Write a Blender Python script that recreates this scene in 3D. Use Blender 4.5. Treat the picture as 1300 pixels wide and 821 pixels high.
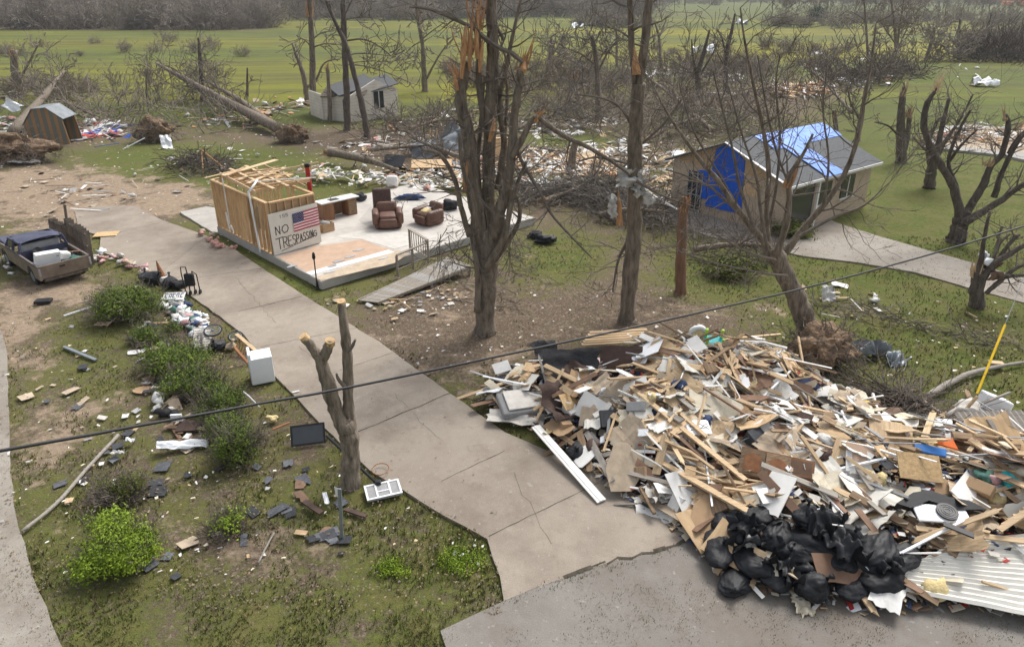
import bpy, bmesh, math, random
from math import radians, sin, cos, tan, pi, atan2, hypot, exp
from mathutils import Vector, Matrix, noise
for _o in list(bpy.data.objects): bpy.data.objects.remove(_o)
S = bpy.context.scene; COL = S.collection
# ---------------------------------------------------------------- camera
H = 10.5; PT = radians(23); F = 880.0
cd = bpy.data.cameras.new('camera'); cam = bpy.data.objects.new('camera', cd); COL.objects.link(cam)
cam.location = (0, 0, H); cam.rotation_euler = (radians(90) - PT, 0, 0)
cd.sensor_width = 36; cd.lens = F / 1300 * 36; cd.shift_y = -45 / 1300; cd.clip_start = .1; cd.clip_end = 4000
S.camera = cam
# ---------------------------------------------------------------- world, sun, exposure
W = bpy.data.worlds.new('World'); S.world = W; W.use_nodes = True
wn = W.node_tree.nodes; wl = W.node_tree.links; bg = wn['Background']
sk = wn.new('ShaderNodeTexSky'); sk.sky_type = 'NISHITA'; sk.sun_disc = False
SUN_EL, SUN_AZ = 52, 35
sk.sun_elevation = radians(SUN_EL); sk.sun_rotation = radians(SUN_AZ); sk.dust_density = 4; sk.air_density = 1.0; sk.ozone_density = 1.0
hs = wn.new('ShaderNodeHueSaturation'); hs.inputs['Saturation'].default_value = .28      # overcast: a grey sky
wl.new(sk.outputs[0], hs.inputs['Color']); wl.new(hs.outputs[0], bg.inputs[0]); bg.inputs[1].default_value = .15
ld = bpy.data.lights.new('sun', 'SUN'); ld.energy = 1.7; ld.angle = radians(22); ld.color = (1, .96, .9)
sun = bpy.data.objects.new('sun', ld); COL.objects.link(sun)
az = radians(SUN_AZ); el = radians(SUN_EL)
sd = Vector((sin(az) * cos(el), cos(az) * cos(el), sin(el)))
sun.rotation_euler = sd.to_track_quat('Z', 'Y').to_euler(); sun.location = (0, 0, 60)
S.view_settings.view_transform = 'Standard'; S.view_settings.look = 'None'; S.view_settings.gamma = 1
S.view_settings.exposure = 0.6
S.cycles.use_denoising = True; S.cycles.max_bounces = 5; S.cycles.diffuse_bounces = 3; S.cycles.transparent_max_bounces = 6
S.cycles.volume_bounces = 0
# ---------------------------------------------------------------- pixel (1300 wide) -> world
def ray(px, py):
    u = (px - 650) / F; v = (365.5 - py) / F
    return Vector((u, cos(PT) + v * sin(PT), -sin(PT) + v * cos(PT)))
def G(px, py, z=0.0):
    d = ray(px, py); t = (z - H) / d.z; return Vector((d.x * t, d.y * t, z))
def A(px, py, Y):
    d = ray(px, py); t = Y / d.y; return Vector((d.x * t, Y, H + d.z * t))
def PX(x, y, z=0.0):
    f = y * cos(PT) - (z - H) * sin(PT); up = y * sin(PT) + (z - H) * cos(PT)
    if f < .1: f = .1
    return 650 + F * x / f, 365.5 - F * up / f
def MP(Y, z=0):      # metres per photo pixel at a distance
    return (Y * cos(PT) + (H - z) * sin(PT)) / F
# ---------------------------------------------------------------- materials
def mat(name, col, rough=.85, var=.18, scale=6.0, bump=.25, col2=None, stretch=(1, 1, 1), metal=0.0, tint=.12, spec=.3, coat=0, detail=6, contrast=.5, bscale=None, dist=.02):
    m = bpy.data.materials.new(name); m.use_nodes = True; n = m.node_tree.nodes; l = m.node_tree.links
    b = n['Principled BSDF']; b.inputs['Roughness'].default_value = rough; b.inputs['Metallic'].default_value = metal
    b.inputs['Specular IOR Level'].default_value = spec
    if coat: b.inputs['Coat Weight'].default_value = coat
    tc = n.new('ShaderNodeTexCoord'); mp = n.new('ShaderNodeMapping'); mp.inputs['Scale'].default_value = stretch
    l.new(tc.outputs['Object'], mp.inputs[0])
    nz = n.new('ShaderNodeTexNoise'); nz.inputs['Scale'].default_value = scale; nz.inputs['Detail'].default_value = detail; nz.inputs['Roughness'].default_value = .65
    l.new(mp.outputs[0], nz.inputs[0])
    r = n.new('ShaderNodeValToRGB'); r.color_ramp.elements[0].position = .5 - contrast * .4; r.color_ramp.elements[1].position = .5 + contrast * .4
    c1 = [max(0, c * (1 - var)) for c in col]; c2 = list(col2) if col2 else [min(1, c * (1 + var)) for c in col]
    r.color_ramp.elements[0].color = (*c1, 1); r.color_ramp.elements[1].color = (*c2, 1)
    l.new(nz.outputs[0], r.inputs[0])
    oi = n.new('ShaderNodeObjectInfo'); h = n.new('ShaderNodeHueSaturation')
    mr = n.new('ShaderNodeMapRange'); mr.inputs['To Min'].default_value = 1 - tint; mr.inputs['To Max'].default_value = 1 + tint
    l.new(oi.outputs['Random'], mr.inputs[0]); l.new(mr.outputs[0], h.inputs['Value']); l.new(r.outputs[0], h.inputs['Color'])
    l.new(h.outputs[0], b.inputs['Base Color'])
    if bump:
        bp = n.new('ShaderNodeBump'); bp.inputs['Strength'].default_value = bump; bp.inputs['Distance'].default_value = dist
        n2 = n.new('ShaderNodeTexNoise'); n2.inputs['Scale'].default_value = bscale or scale * 2.5; n2.inputs['Detail'].default_value = 5
        l.new(mp.outputs[0], n2.inputs[0]); l.new(n2.outputs[0], bp.inputs['Height']); l.new(bp.outputs[0], b.inputs['Normal'])
    return m
M = {}
def dm(key, *a, **k): M[key] = mat(key, *a, **k)
dm('bark', (.12, .095, .07), .95, .35, 9, 1, col2=(.30, .25, .195), stretch=(1, 1, .22), dist=.04)
dm('bark_dark', (.085, .068, .055), .95, .35, 9, 1, col2=(.18, .15, .125), stretch=(1, 1, .25), dist=.04)
dm('twig', (.14, .112, .09), .95, .3, 4, 0, col2=(.22, .19, .16))
dm('twig_grey', (.17, .15, .13), .95, .25, 4, 0)
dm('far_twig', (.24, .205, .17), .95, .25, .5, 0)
dm('split_wood', (.42, .20, .085), .8, .35, 8, .6, col2=(.62, .36, .18), stretch=(3, 3, .4))
dm('cut_wood', (.62, .42, .22), .8, .15, 12, .2)
dm('lumber', (.50, .35, .20), .8, .2, 3, .15, col2=(.66, .50, .32), stretch=(.6, 8, 8), tint=.22)
dm('lumber_old', (.25, .165, .10), .85, .3, 3, .3, col2=(.38, .27, .17), stretch=(.6, 8, 8), tint=.3)
dm('lumber_grey', (.26, .235, .205), .9, .25, 3, .4, col2=(.36, .33, .29), stretch=(.6, 8, 8), tint=.2)
dm('stud', (.50, .33, .17), .8, .2, 3, .2, col2=(.62, .44, .25), stretch=(6, 6, .6), tint=.06)
dm('plywood', (.50, .34, .19), .8, .15, 2.5, .1, col2=(.62, .45, .27), stretch=(1, 4, 4), tint=.2)
dm('osb', (.50, .345, .18), .85, .3, 14, .2, tint=.15)
dm('white', (.70, .69, .66), .55, .1, 3, .1, tint=.1)
dm('white_clean', (.78, .80, .82), .35, .03, 3, 0, spec=.5, tint=.02)
dm('drywall', (.58, .55, .50), .9, .12, 4, .15, tint=.14)
dm('cream', (.60, .54, .42), .85, .15, 4, .15, tint=.12)
dm('tan', (.42, .34, .25), .9, .2, 4, .2, tint=.2)
dm('brownboard', (.19, .115, .075), .7, .25, 4, .15, tint=.3)
dm('cardboard', (.40, .27, .16), .9, .12, 4, .1, tint=.15)
dm('greypanel', (.33, .33, .33), .8, .15, 5, .15, tint=.3)
dm('charcoal', (.045, .047, .052), .85, .3, 8, .3, tint=.3)
dm('shingle', (.12, .127, .14), .95, .3, 14, .5, tint=.25)
dm('black_bag', (.013, .014, .017), .58, .3, 7, .8, spec=.35, tint=.1, dist=.03, bscale=5)
dm('black_cloth', (.022, .022, .025), .75, .3, 5, .5, tint=.1, dist=.04)
dm('black_plastic', (.018, .018, .02), .4, .2, 5, .1)
dm('rubber', (.025, .025, .026), .8, .2, 9, .2)
dm('brown_cloth', (.085, .055, .045), .85, .25, 5, .5, tint=.15, dist=.04)
dm('leather', (.125, .062, .042), .5, .3, 5, .5, spec=.4, dist=.03)
dm('insul_pink', (.55, .28, .25), 1, .25, 12, .9, col2=(.62, .38, .32))
dm('insul_yellow', (.62, .50, .26), 1, .2, 12, .9)
dm('fluff', (.62, .61, .58), 1, .12, 12, .9)
dm('blue', (.05, .20, .55), .5, .15, 4, .1)
dm('dkblue', (.03, .05, .12), .7, .2, 4, .2)
dm('teal', (.03, .42, .46), .5, .15, 4, .1)
dm('lime', (.42, .68, .08), .45, .1, 4, 0)
dm('yellow', (.80, .52, .02), .5, .1, 4, .1)
dm('orange', (.75, .16, .03), .5, .1, 4, .1)
dm('red', (.42, .04, .03), .6, .2, 4, .1)
dm('pinkcloth', (.55, .33, .33), .9, .2, 6, .5)
dm('greencloth', (.07, .16, .13), .9, .2, 6, .5)
dm('tarp_blue', (.012, .10, .55), .5, .25, 1.2, .5, dist=.05)
dm('tarp_light', (.06, .19, .66), .5, .18, .9, .6, col2=(.12, .28, .76), dist=.06)
dm('concrete', (.34, .325, .30), .9, .12, 1.6, .2)
dm('slabwhite', (.36, .335, .30), .85, .14, 1.4, .05, col2=(.50, .47, .43), contrast=.7)
dm('floor_tan', (.50, .35, .25), .8, .12, 2.5, .05)
dm('metal', (.42, .44, .46), .45, .2, 3, .3, metal=.6)
dm('metal_blue', (.20, .22, .235), .6, .3, 2, .4, metal=.2)
dm('bark_red', (.17, .095, .06), .95, .3, 6, .6, col2=(.27, .16, .10), stretch=(1, 1, .2))
dm('board_white', (.66, .64, .58), .85, .05, 3, .05, tint=0)
dm('galv', (.24, .27, .29), .5, .15, 5, .1, metal=.5)
dm('deck', (.29, .255, .21), .9, .25, 3, .3, stretch=(6, 6, .5), tint=.06)
dm('siding', (.66, .61, .53), .8, .12, 1.5, .1)
dm('brick_tan', (.50, .40, .30), .9, .15, 7, .2)
dm('roof_grey', (.115, .12, .125), .95, .25, 9, .4, tint=0)
dm('glass', (.03, .035, .04), .15, .2, 3, 0, spec=.8)
dm('wire', (.03, .03, .033), .5, .1, 5, 0)
dm('soil', (.19, .125, .08), 1, .35, 5, 1, col2=(.33, .235, .155), dist=.1)
dm('rootsoil', (.16, .105, .07), 1, .4, 3, 1, col2=(.32, .22, .14), dist=.15)
dm('truck_paint', (.15, .115, .085), .55, .25, 2.2, .15, col2=(.24, .19, .15), spec=.4)
dm('truck_roof', (.052, .056, .10), .55, .35, 3, .35, col2=(.085, .09, .15))
dm('rust', (.30, .14, .07), .9, .3, 6, .4)
dm('cabinet', (.26, .13, .065), .55, .25, 3, .1, stretch=(1, 1, .3))
dm('fence_wood', (.17, .14, .115), .9, .3, 3, .4, stretch=(6, 6, .4))
dm('leaf_bright', (.14, .23, .015), .6, .4, 2.2, 0, col2=(.30, .42, .03), spec=.25)
dm('leaf_mid', (.08, .13, .02), .7, .4, 2.2, 0, col2=(.18, .245, .04), spec=.2)
dm('leaf_olive', (.07, .085, .022), .75, .45, 1.8, 0, col2=(.175, .20, .045), spec=.15)
dm('leaf_dark', (.055, .085, .03), .65, .35, 3, 0, col2=(.09, .125, .045), spec=.2)
dm('grassblade', (.10, .115, .032), .8, .4, .5, 0, col2=(.15, .17, .05), spec=.1)
dm('grassdry', (.24, .19, .11), .9, .3, .7, 0, spec=.1)
def wav(key, base, axis, scale, col_b, thick=.5):
    """stripes (siding laps, corrugation, boards) as a bump and a colour wave on an existing material"""
    m = M[base].copy(); m.name = key; n = m.node_tree.nodes; l = m.node_tree.links; b = n['Principled BSDF']
    tc = n.new('ShaderNodeTexCoord'); w = n.new('ShaderNodeTexWave'); w.bands_direction = axis; w.wave_profile = 'SAW'
    w.inputs['Scale'].default_value = scale; w.inputs['Distortion'].default_value = 0
    l.new(tc.outputs['Object'], w.inputs[0])
    r = n.new('ShaderNodeValToRGB'); r.color_ramp.elements[0].position = .0; r.color_ramp.elements[0].color = (*[.35] * 3, 1)
    r.color_ramp.elements[1].position = thick * .35; r.color_ramp.elements[1].color = (1, 1, 1, 1)
    l.new(w.outputs[0], r.inputs[0]); mx = n.new('ShaderNodeMix'); mx.data_type = 'RGBA'; mx.blend_type = 'MULTIPLY'; mx.inputs[0].default_value = col_b
    src = b.inputs['Base Color'].links[0].from_socket
    l.new(src, mx.inputs[6]); l.new(r.outputs[0], mx.inputs[7]); l.new(mx.outputs[2], b.inputs['Base Color'])
    M[key] = m
# ---------------------------------------------------------------- mesh helpers
class MB:
    def __init__(s): s.v = []; s.f = []; s.m = []
    def add(s, vs, fs, m=0):
        k = len(s.v); s.v += [tuple(v) for v in vs]; s.f += [tuple(i + k for i in f) for f in fs]; s.m += [m] * len(fs)
    def box(s, c, size, rot=None, m=0, taper=1.0):
        hx, hy, hz = [a / 2 for a in size]; c = Vector(c)
        vs = []
        for z, t in ((-hz, 1), (hz, taper)):
            for x, y in ((-hx, -hy), (hx, -hy), (hx, hy), (-hx, hy)):
                p = Vector((x * t, y * t, z)); vs.append(c + (rot @ p if rot else p))
        s.add(vs, [(3, 2, 1, 0), (4, 5, 6, 7), (0, 1, 5, 4), (1, 2, 6, 5), (2, 3, 7, 6), (3, 0, 4, 7)], m)
    def bar(s, p, q, w, h, m=0, up=Vector((0, 0, 1))):
        p = Vector(p); q = Vector(q); d = (q - p)
        if d.length < 1e-6: return
        d.normalize(); sd = d.cross(up)
        if sd.length < 1e-3: sd = d.cross(Vector((0, 1, 0)))
        sd.normalize(); u = sd.cross(d)
        vs = [e + sd * a * w / 2 + u * b * h / 2 for e in (p, q) for a, b in ((-1, -1), (1, -1), (1, 1), (-1, 1))]
        s.add(vs, [(3, 2, 1, 0), (4, 5, 6, 7), (0, 1, 5, 4), (1, 2, 6, 5), (2, 3, 7, 6), (3, 0, 4, 7)], m)
    def tube(s, pts, rad, n=6, m=0, cap=True):
        pts = [Vector(p) for p in pts]
        if not hasattr(rad, '__len__'): rad = [rad] * len(pts)
        k = len(s.v); N = len(pts); a = None
        for i, p in enumerate(pts):
            d = (pts[min(i + 1, N - 1)] - pts[max(i - 1, 0)])
            if d.length < 1e-9: d = Vector((0, 0, 1))
            d.normalize()
            if a is None: a = d.orthogonal().normalized()
            else:
                a = a - d * a.dot(d)
                a = a.normalized() if a.length > 1e-6 else d.orthogonal().normalized()
            b = d.cross(a)
            for j in range(n):
                t = 2 * pi * j / n; s.v.append(tuple(p + (a * cos(t) + b * sin(t)) * rad[i]))
        for i in range(N - 1):
            for j in range(n):
                j2 = (j + 1) % n; s.f.append((k + i * n + j, k + i * n + j2, k + (i + 1) * n + j2, k + (i + 1) * n + j)); s.m.append(m)
        if cap:
            s.f.append(tuple(k + j for j in reversed(range(n)))); s.m.append(m)
            s.f.append(tuple(k + (N - 1) * n + j for j in range(n))); s.m.append(m)
    def prism(s, poly, t, mtx=None, m=0):
        """2D outline extruded by t along local z"""
        mtx = mtx or Matrix.Identity(4); n = len(poly)
        vs = [mtx @ Vector((x, y, 0)) for x, y in poly] + [mtx @ Vector((x, y, t)) for x, y in poly]
        fs = [tuple(reversed(range(n))), tuple(range(n, 2 * n))] + [(i, (i + 1) % n, n + (i + 1) % n, n + i) for i in range(n)]
        s.add(vs, fs, m)
    def slab(s, pts, t, m=0):
        """world outline (flat) extruded downwards by t"""
        n = len(pts); pts = [Vector(p) for p in pts]
        area = sum(pts[i].x * pts[(i + 1) % n].y - pts[(i + 1) % n].x * pts[i].y for i in range(n))
        if area < 0: pts.reverse()
        vs = [p - Vector((0, 0, t)) for p in pts] + pts
        fs = [tuple(reversed(range(n))), tuple(range(n, 2 * n))] + [(i, (i + 1) % n, n + (i + 1) % n, n + i) for i in range(n)]
        s.add(vs, fs, m)
    def bm(s, b, m=0):
        b.verts.index_update(); s.add([v.co.copy() for v in b.verts], [[v.index for v in f.verts] for f in b.faces], m); b.free()
    def rbox(s, c, size, r=.05, rot=None, m=0, seg=2):
        b = bmesh.new(); bmesh.ops.create_cube(b, size=1)
        for v in b.verts: v.co = Vector((v.co.x * size[0], v.co.y * size[1], v.co.z * size[2]))
        bmesh.ops.bevel(b, geom=list(b.edges), offset=min(r, min(size) * .49), segments=seg, affect='EDGES', profile=.5)
        for v in b.verts: v.co = Vector(c) + (rot @ v.co if rot else v.co)
        s.bm(b, m)
    def blob(s, c, r, seed=0, amp=.25, freq=1.5, sub=3, rot=None, m=0, flat=None, crease=0):
        b = bmesh.new(); bmesh.ops.create_icosphere(b, subdivisions=sub, radius=1); c = Vector(c); off = Vector((seed * 3.17, seed * 1.31, seed * .77))
        for v in b.verts:
            d = v.co.copy(); k = 1 + amp * noise.noise(d * freq + off) * 2
            if crease: k -= crease * abs(noise.noise(d * freq * 2.3 + off)) + crease * .35 * abs(noise.noise(d * freq * 6 + off))
            p = Vector((d.x * r[0], d.y * r[1], d.z * r[2])) * k
            if rot: p = rot @ p
            if flat is not None and p.z < -flat: p.z = -flat
            v.co = c + p
        s.bm(b, m)
    def build(s, name, mats, parent=None, smooth=False, origin=None):
        if not isinstance(mats, (list, tuple)): mats = [mats]
        me = bpy.data.meshes.new(name)
        if parent is not None: origin = WO.get(parent.name, Vector())
        elif origin is None:
            if s.v:
                xs = [v[0] for v in s.v]; ys = [v[1] for v in s.v]; zs = [v[2] for v in s.v]
                origin = Vector(((min(xs) + max(xs)) / 2, (min(ys) + max(ys)) / 2, min(zs)))
            else: origin = Vector()
        o3 = Vector(origin); ox, oy, oz = o3
        me.from_pydata([(x - ox, y - oy, z - oz) for x, y, z in s.v], [], s.f)
        for mt in mats: me.materials.append(M[mt] if isinstance(mt, str) else mt)
        if len(mats) > 1: me.polygons.foreach_set('material_index', s.m)
        if smooth: me.polygons.foreach_set('use_smooth', [True] * len(me.polygons))
        me.update(); o = bpy.data.objects.new(name, me); COL.objects.link(o)
        if parent is not None: o.parent = parent
        else: o.location = o3
        WO[o.name] = o3.copy()
        return o
WO = {}
def tag(o, label=None, cat=None, group=None, kind=None):
    if label: o['label'] = label
    if cat: o['category'] = cat
    if group: o['group'] = group
    if kind: o['kind'] = kind
    return o
def thing(name, label, cat, loc=(0, 0, 0), group=None):
    o = bpy.data.objects.new(name, None); COL.objects.link(o); o.location = loc; o.empty_display_size = .2
    WO[o.name] = Vector(loc); return tag(o, label, cat, group)
def dup(root, loc, rz=0, sc=1, label=None, rot=None):
    r = root.copy(); COL.objects.link(r); r.location = loc; r.rotation_euler = rot or (0, 0, rz)
    r.scale = sc if hasattr(sc, '__len__') else (sc, sc, sc)
    if label: r['label'] = label
    for ch in list(root.children):
        c = ch.copy(); COL.objects.link(c); c.parent = r
        for g in ch.children:
            e = g.copy(); COL.objects.link(e); e.parent = c
    return r
def RZ(a): return Matrix.Rotation(a, 3, 'Z')
def frame(o, x, z=Vector((0, 0, 1))):
    """4x4 with local x along x, local z about z"""
    x = Vector(x).normalized(); z = Vector(z); y = z.cross(x).normalized(); z = x.cross(y)
    return Matrix(((x.x, y.x, z.x, o[0]), (x.y, y.y, z.y, o[1]), (x.z, y.z, z.z, o[2]), (0, 0, 0, 1)))
def inpoly(x, y, P):
    c = False; n = len(P); j = n - 1
    for i in range(n):
        xi, yi = P[i]; xj, yj = P[j]
        if (yi > y) != (yj > y) and x < (xj - xi) * (y - yi) / (yj - yi) + xi: c = not c
        j = i
    return c
def edist(x, y, P):
    d = 1e9; n = len(P)
    for i in range(n):
        ax, ay = P[i]; bx, by = P[(i + 1) % n]; dx, dy = bx - ax, by - ay
        t = max(0, min(1, ((x - ax) * dx + (y - ay) * dy) / (dx * dx + dy * dy + 1e-9)))
        d = min(d, hypot(x - ax - t * dx, y - ay - t * dy))
    return d
def GP(pts, z=0.0): return [(p.x, p.y) for p in (G(a, b, z) for a, b in pts)]
# ---------------------------------------------------------------- the ground: one sheet
def lines(a, b, fine_a, fine_b, st, grow=1.09):
    L = []; x = fine_a
    while x <= fine_b: L.append(x); x += st
    s = st
    while L[-1] < b: s *= grow; L.append(L[-1] + s)
    s = st
    while L[0] > a: s *= grow; L.insert(0, L[0] - s)
    return L
BL = [  # px, py, rx, ry, grass, clay, litter
 (715, 395, 260, 62, -.55, .1, .9), (540, 430, 110, 45, -.5, .2, .8), (790, 335, 60, 60, -.3, .0, .5), (720, 330, 60, 40, .55, 0, -.5), (860, 350, 60, 30, .35, 0, -.4),
 (870, 405, 120, 22, -.2, .25, .3), (940, 360, 70, 30, .5, 0, -.6), (640, 470, 80, 30, -.2, .6, .2), (1000, 345, 90, 22, .3, 0, .0),
 (60, 235, 150, 34, -.7, .95, .1), (20, 300, 90, 30, -.2, .45, .2), (90, 372, 70, 22, -.5, .85, 0), (25, 415, 45, 60, -.4, .75, 0), (60, 550, 60, 60, -.3, .55, 0), (130, 520, 70, 30, -.1, .3, 0),
 (150, 262, 110, 22, -.7, .9, .1), (230, 245, 60, 16, -.3, .6, .0), (310, 205, 130, 40, .6, -.2, -.4), (160, 205, 110, 26, .5, -.1, -.3), (400, 215, 60, 20, .3, 0, .1),
 (100, 170, 200, 24, -.7, .1, .95), (330, 175, 140, 16, -.5, .2, .7), (470, 180, 160, 34, -.5, .1, .8), (640, 200, 260, 26, -.4, .2, .7), (800, 150, 260, 42, -.6, 0, .95), (700, 270, 110, 34, -.4, 0, .8),
 (720, 178, 60, 10, .8, 0, -.7), (960, 130, 120, 26, -.5, .1, .7), (900, 150, 60, 12, .5, 0, -.4), (1060, 115, 90, 14, -.3, .1, .5), (1220, 178, 90, 18, -.4, .6, .3),
 (1190, 260, 170, 70, .7, -.3, -.5), (1240, 130, 160, 40, .7, -.2, -.4), (1130, 460, 150, 50, .55, 0, -.4), (1230, 480, 90, 30, .4, 0, -.2),
 (1060, 392, 90, 16, -.4, .15, .7), (1160, 408, 90, 14, -.45, .15, .7), (1260, 430, 80, 14, -.4, .2, .6), (1010, 250, 60, 20, -.2, .2, .4), (1020, 400, 60, 20, .4, 0, -.2), (1180, 395, 60, 14, .4, 0, -.2),
 (560, 690, 60, 40, -.15, .45, 0), (590, 690, 40, 22, .75, -.5, 0), (520, 720, 60, 18, .5, -.3, 0), (300, 560, 120, 70, -.25, .05, .55), (390, 540, 40, 40, -.2, .1, .5), (330, 700, 150, 50, -.2, .35, .2), (190, 610, 80, 60, -.1, .1, .35), (280, 700, 60, 30, -.1, .3, .1), (370, 660, 50, 30, .2, 0, .1), (250, 430, 60, 60, -.3, .1, .6),
 (230, 490, 60, 50, -.1, 0, .4), (330, 335, 60, 18, .45, -.2, -.2), (290, 318, 30, 8, .5, 0, 0), (510, 380, 60, 12, .2, 0, .2), (560, 385, 60, 20, -.3, .1, .5), (390, 365, 60, 16, .3, 0, .1)]
STRIP = [(120, 285, 30, 12)]
def cover(x, y):
    px, py = PX(x, y)
    if y > 62: g, c, l = 1.0, .0, .0
    elif y > 45: k = (y - 45) / 17; g, c, l = .55 + .45 * k, .1, .3 * (1 - k)
    else: g, c, l = .66, .17, .22
    if px > 1000 and y > 20: g, c, l = .85, .02, .08
    if -100 < px < 1400:
        for bx, by, rx, ry, dg, dc, dl in BL:
            q = ((px - bx) / rx) ** 2 + ((py - by) / ry) ** 2
            if q < 3.0:
                w = exp(-q * 1.1); g += dg * w; c += dc * w; l += dl * w
    # brown belts under the hedgerows far off
    if y > 70:
        n = noise.noise(Vector((x * .006, y * .02, 3)))
        if n > .18: l += (n - .18) * 2.2; g -= (n - .18) * 1.0
        if px < 340 and 225 < y < 340: l += .75; g -= .6
    yl = max(0, min(1, .5 + 1.3 * noise.noise(Vector((x * .008 + 5, y * .028, 0))))) if y > 75 and y < 330 else 0
    if y > 75 and px < 560: yl *= .55
    return max(0, min(1, g)), max(0, min(1, c)), max(0, min(1, l)), yl
xs = lines(-900, 900, -26, 26, .22, 1.10); ys = lines(-12, 1500, 6, 46, .22, 1.055)
vs = []; cols = []
for y in ys:
    for x in xs:
        nf = max(0, min(1, (70 - y) / 30))
        z = -.035 + .03 * noise.noise(Vector((x * .8, y * .8, 0))) * nf + .03 * noise.noise(Vector((x * .25, y * .25, 9))) * nf
        if y > 60: z += .5 * noise.noise(Vector((x * .012, y * .012, 4))) * min(1, (y - 60) / 60)
        if y > 330: z += (y - 330) * .0035
        vs.append((x, y, z)); cols.append(cover(x, y))
nx = len(xs); fs = [(j * nx + i, j * nx + i + 1, (j + 1) * nx + i + 1, (j + 1) * nx + i) for j in range(len(ys) - 1) for i in range(nx - 1)]
me = bpy.data.meshes.new('ground'); me.from_pydata(vs, [], fs); me.polygons.foreach_set('use_smooth', [True] * len(fs))
ca = me.color_attributes.new('cover', 'FLOAT_COLOR', 'POINT'); ca.data.foreach_set('color', [c for q in cols for c in q])
gm = bpy.data.materials.new('ground_cover'); gm.use_nodes = True; n = gm.node_tree.nodes; l = gm.node_tree.links; b = n['Principled BSDF']
b.inputs['Roughness'].default_value = .95; b.inputs['Specular IOR Level'].default_value = .1
def nz(sc, det=6, ro=.6, vec=None):
    t = n.new('ShaderNodeTexNoise'); t.inputs['Scale'].default_value = sc; t.inputs['Detail'].default_value = det; t.inputs['Roughness'].default_value = ro
    l.new(vec or tco, t.inputs[0]); return t.outputs[0]
def ramp(src, stops):
    r = n.new('ShaderNodeValToRGB'); e = r.color_ramp.elements
    while len(e) < len(stops): e.new(.5)
    for k, (p, c) in enumerate(stops): e[k].position = p; e[k].color = (*c, 1) if hasattr(c, '__len__') else (c, c, c, 1)
    l.new(src, r.inputs[0]); return r.outputs[0]
def mth(op, a, b_=None):
    t = n.new('ShaderNodeMath'); t.operation = op
    for k, v in enumerate((a, b_)):
        if v is None: continue
        if isinstance(v, (int, float)): t.inputs[k].default_value = v
        else: l.new(v, t.inputs[k])
    return t.outputs[0]
def mix(f, a, b_, bt='MIX'):
    t = n.new('ShaderNodeMix'); t.data_type = 'RGBA'; t.blend_type = bt
    if isinstance(f, (int, float)): t.inputs[0].default_value = f
    else: l.new(f, t.inputs[0])
    for k, v in ((6, a), (7, b_)):
        if hasattr(v, '__len__'): t.inputs[k].default_value = (*v, 1)
        else: l.new(v, t.inputs[k])
    return t.outputs[2]
tco = n.new('ShaderNodeTexCoord').outputs['Object']
at_ = n.new('ShaderNodeAttribute'); at_.attribute_name = 'cover'
sp = n.new('ShaderNodeSeparateColor'); l.new(at_.outputs['Color'], sp.inputs[0])
n1 = nz(.9, 8, .7); n2 = nz(5, 8, .75); n3 = nz(22, 4, .7); nb = nz(.12, 6, .6)
grass = mix(ramp(n2, [(.35, 0), (.68, 1)]), (.056, .076, .016), (.135, .155, .04))
grass = mix(ramp(n1, [(.42, 0), (.66, .75)]), grass, (.150, .125, .055))
far = mix(ramp(nb, [(.35, 0), (.65, 1)]), (.058, .095, .017), (.118, .152, .028))
far = mix(ramp(nz(.5, 7, .75), [(.4, 0), (.75, .6)]), far, (.165, .165, .05))
yel = mix(at_.outputs['Alpha'], far, (.23, .215, .022))
sepv = n.new('ShaderNodeSeparateXYZ'); l.new(tco, sepv.inputs[0])
fy = n.new('ShaderNodeMapRange'); fy.inputs['From Min'].default_value = 40; fy.inputs['From Max'].default_value = 75; l.new(sepv.outputs[1], fy.inputs[0])
grass = mix(fy.outputs[0], grass, yel)
vor = n.new('ShaderNodeTexVoronoi'); vor.inputs['Scale'].default_value = 14; l.new(tco, vor.inputs[0])
st_ = n.new('ShaderNodeMapping'); st_.inputs['Scale'].default_value = (.12, 1, 1); l.new(tco, st_.inputs[0])
grass = mix(mth('MULTIPLY', fy.outputs[0], ramp(nz(.22, 8, .75, st_.outputs[0]), [(.42, 0), (.60, .9)])), grass, (.085, .082, .035))
grass = mix(mth('MULTIPLY', fy.outputs[0], ramp(nz(1.3, 7, .8), [(.5, 0), (.62, .6)])), grass, (.13, .12, .06))
litter = mix(ramp(n3, [(.3, 0), (.7, 1)]), (.070, .052, .038), (.19, .145, .105))
litter = mix(ramp(vor.outputs['Color'], [(.72, 0), (.85, .5)]), litter, (.30, .24, .18))
clay = mix(ramp(n2, [(.3, 0), (.7, 1)]), (.20, .145, .10), (.38, .30, .22))
brk = mth('MULTIPLY', mth('SUBTRACT', mth('ADD', mth('MULTIPLY', n1, .65), mth('MULTIPLY', n2, .45)), .55), 3.4)
gmask = ramp(mth('ADD', sp.outputs[0], brk), [(.25, 0), (.70, 1)])
cmask = ramp(mth('ADD', mth('ADD', sp.outputs[1], -.1), mth('MULTIPLY', mth('SUBTRACT', nz(.55, 8, .75), .5), 3.6)), [(.45, 0), (.75, 1)])
base = mix(gmask, litter, grass); base = mix(cmask, base, clay)
l.new(base, b.inputs['Base Color'])
bp = n.new('ShaderNodeBump'); bp.inputs['Strength'].default_value = .9; bp.inputs['Distance'].default_value = .06
l.new(mth('ADD', mth('MULTIPLY', n2, 1.0), mth('MULTIPLY', n3, .5)), bp.inputs['Height']); l.new(bp.outputs[0], b.inputs['Normal'])
me.materials.append(gm); go = bpy.data.objects.new('ground', me); COL.objects.link(go); tag(go, kind='structure')
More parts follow.
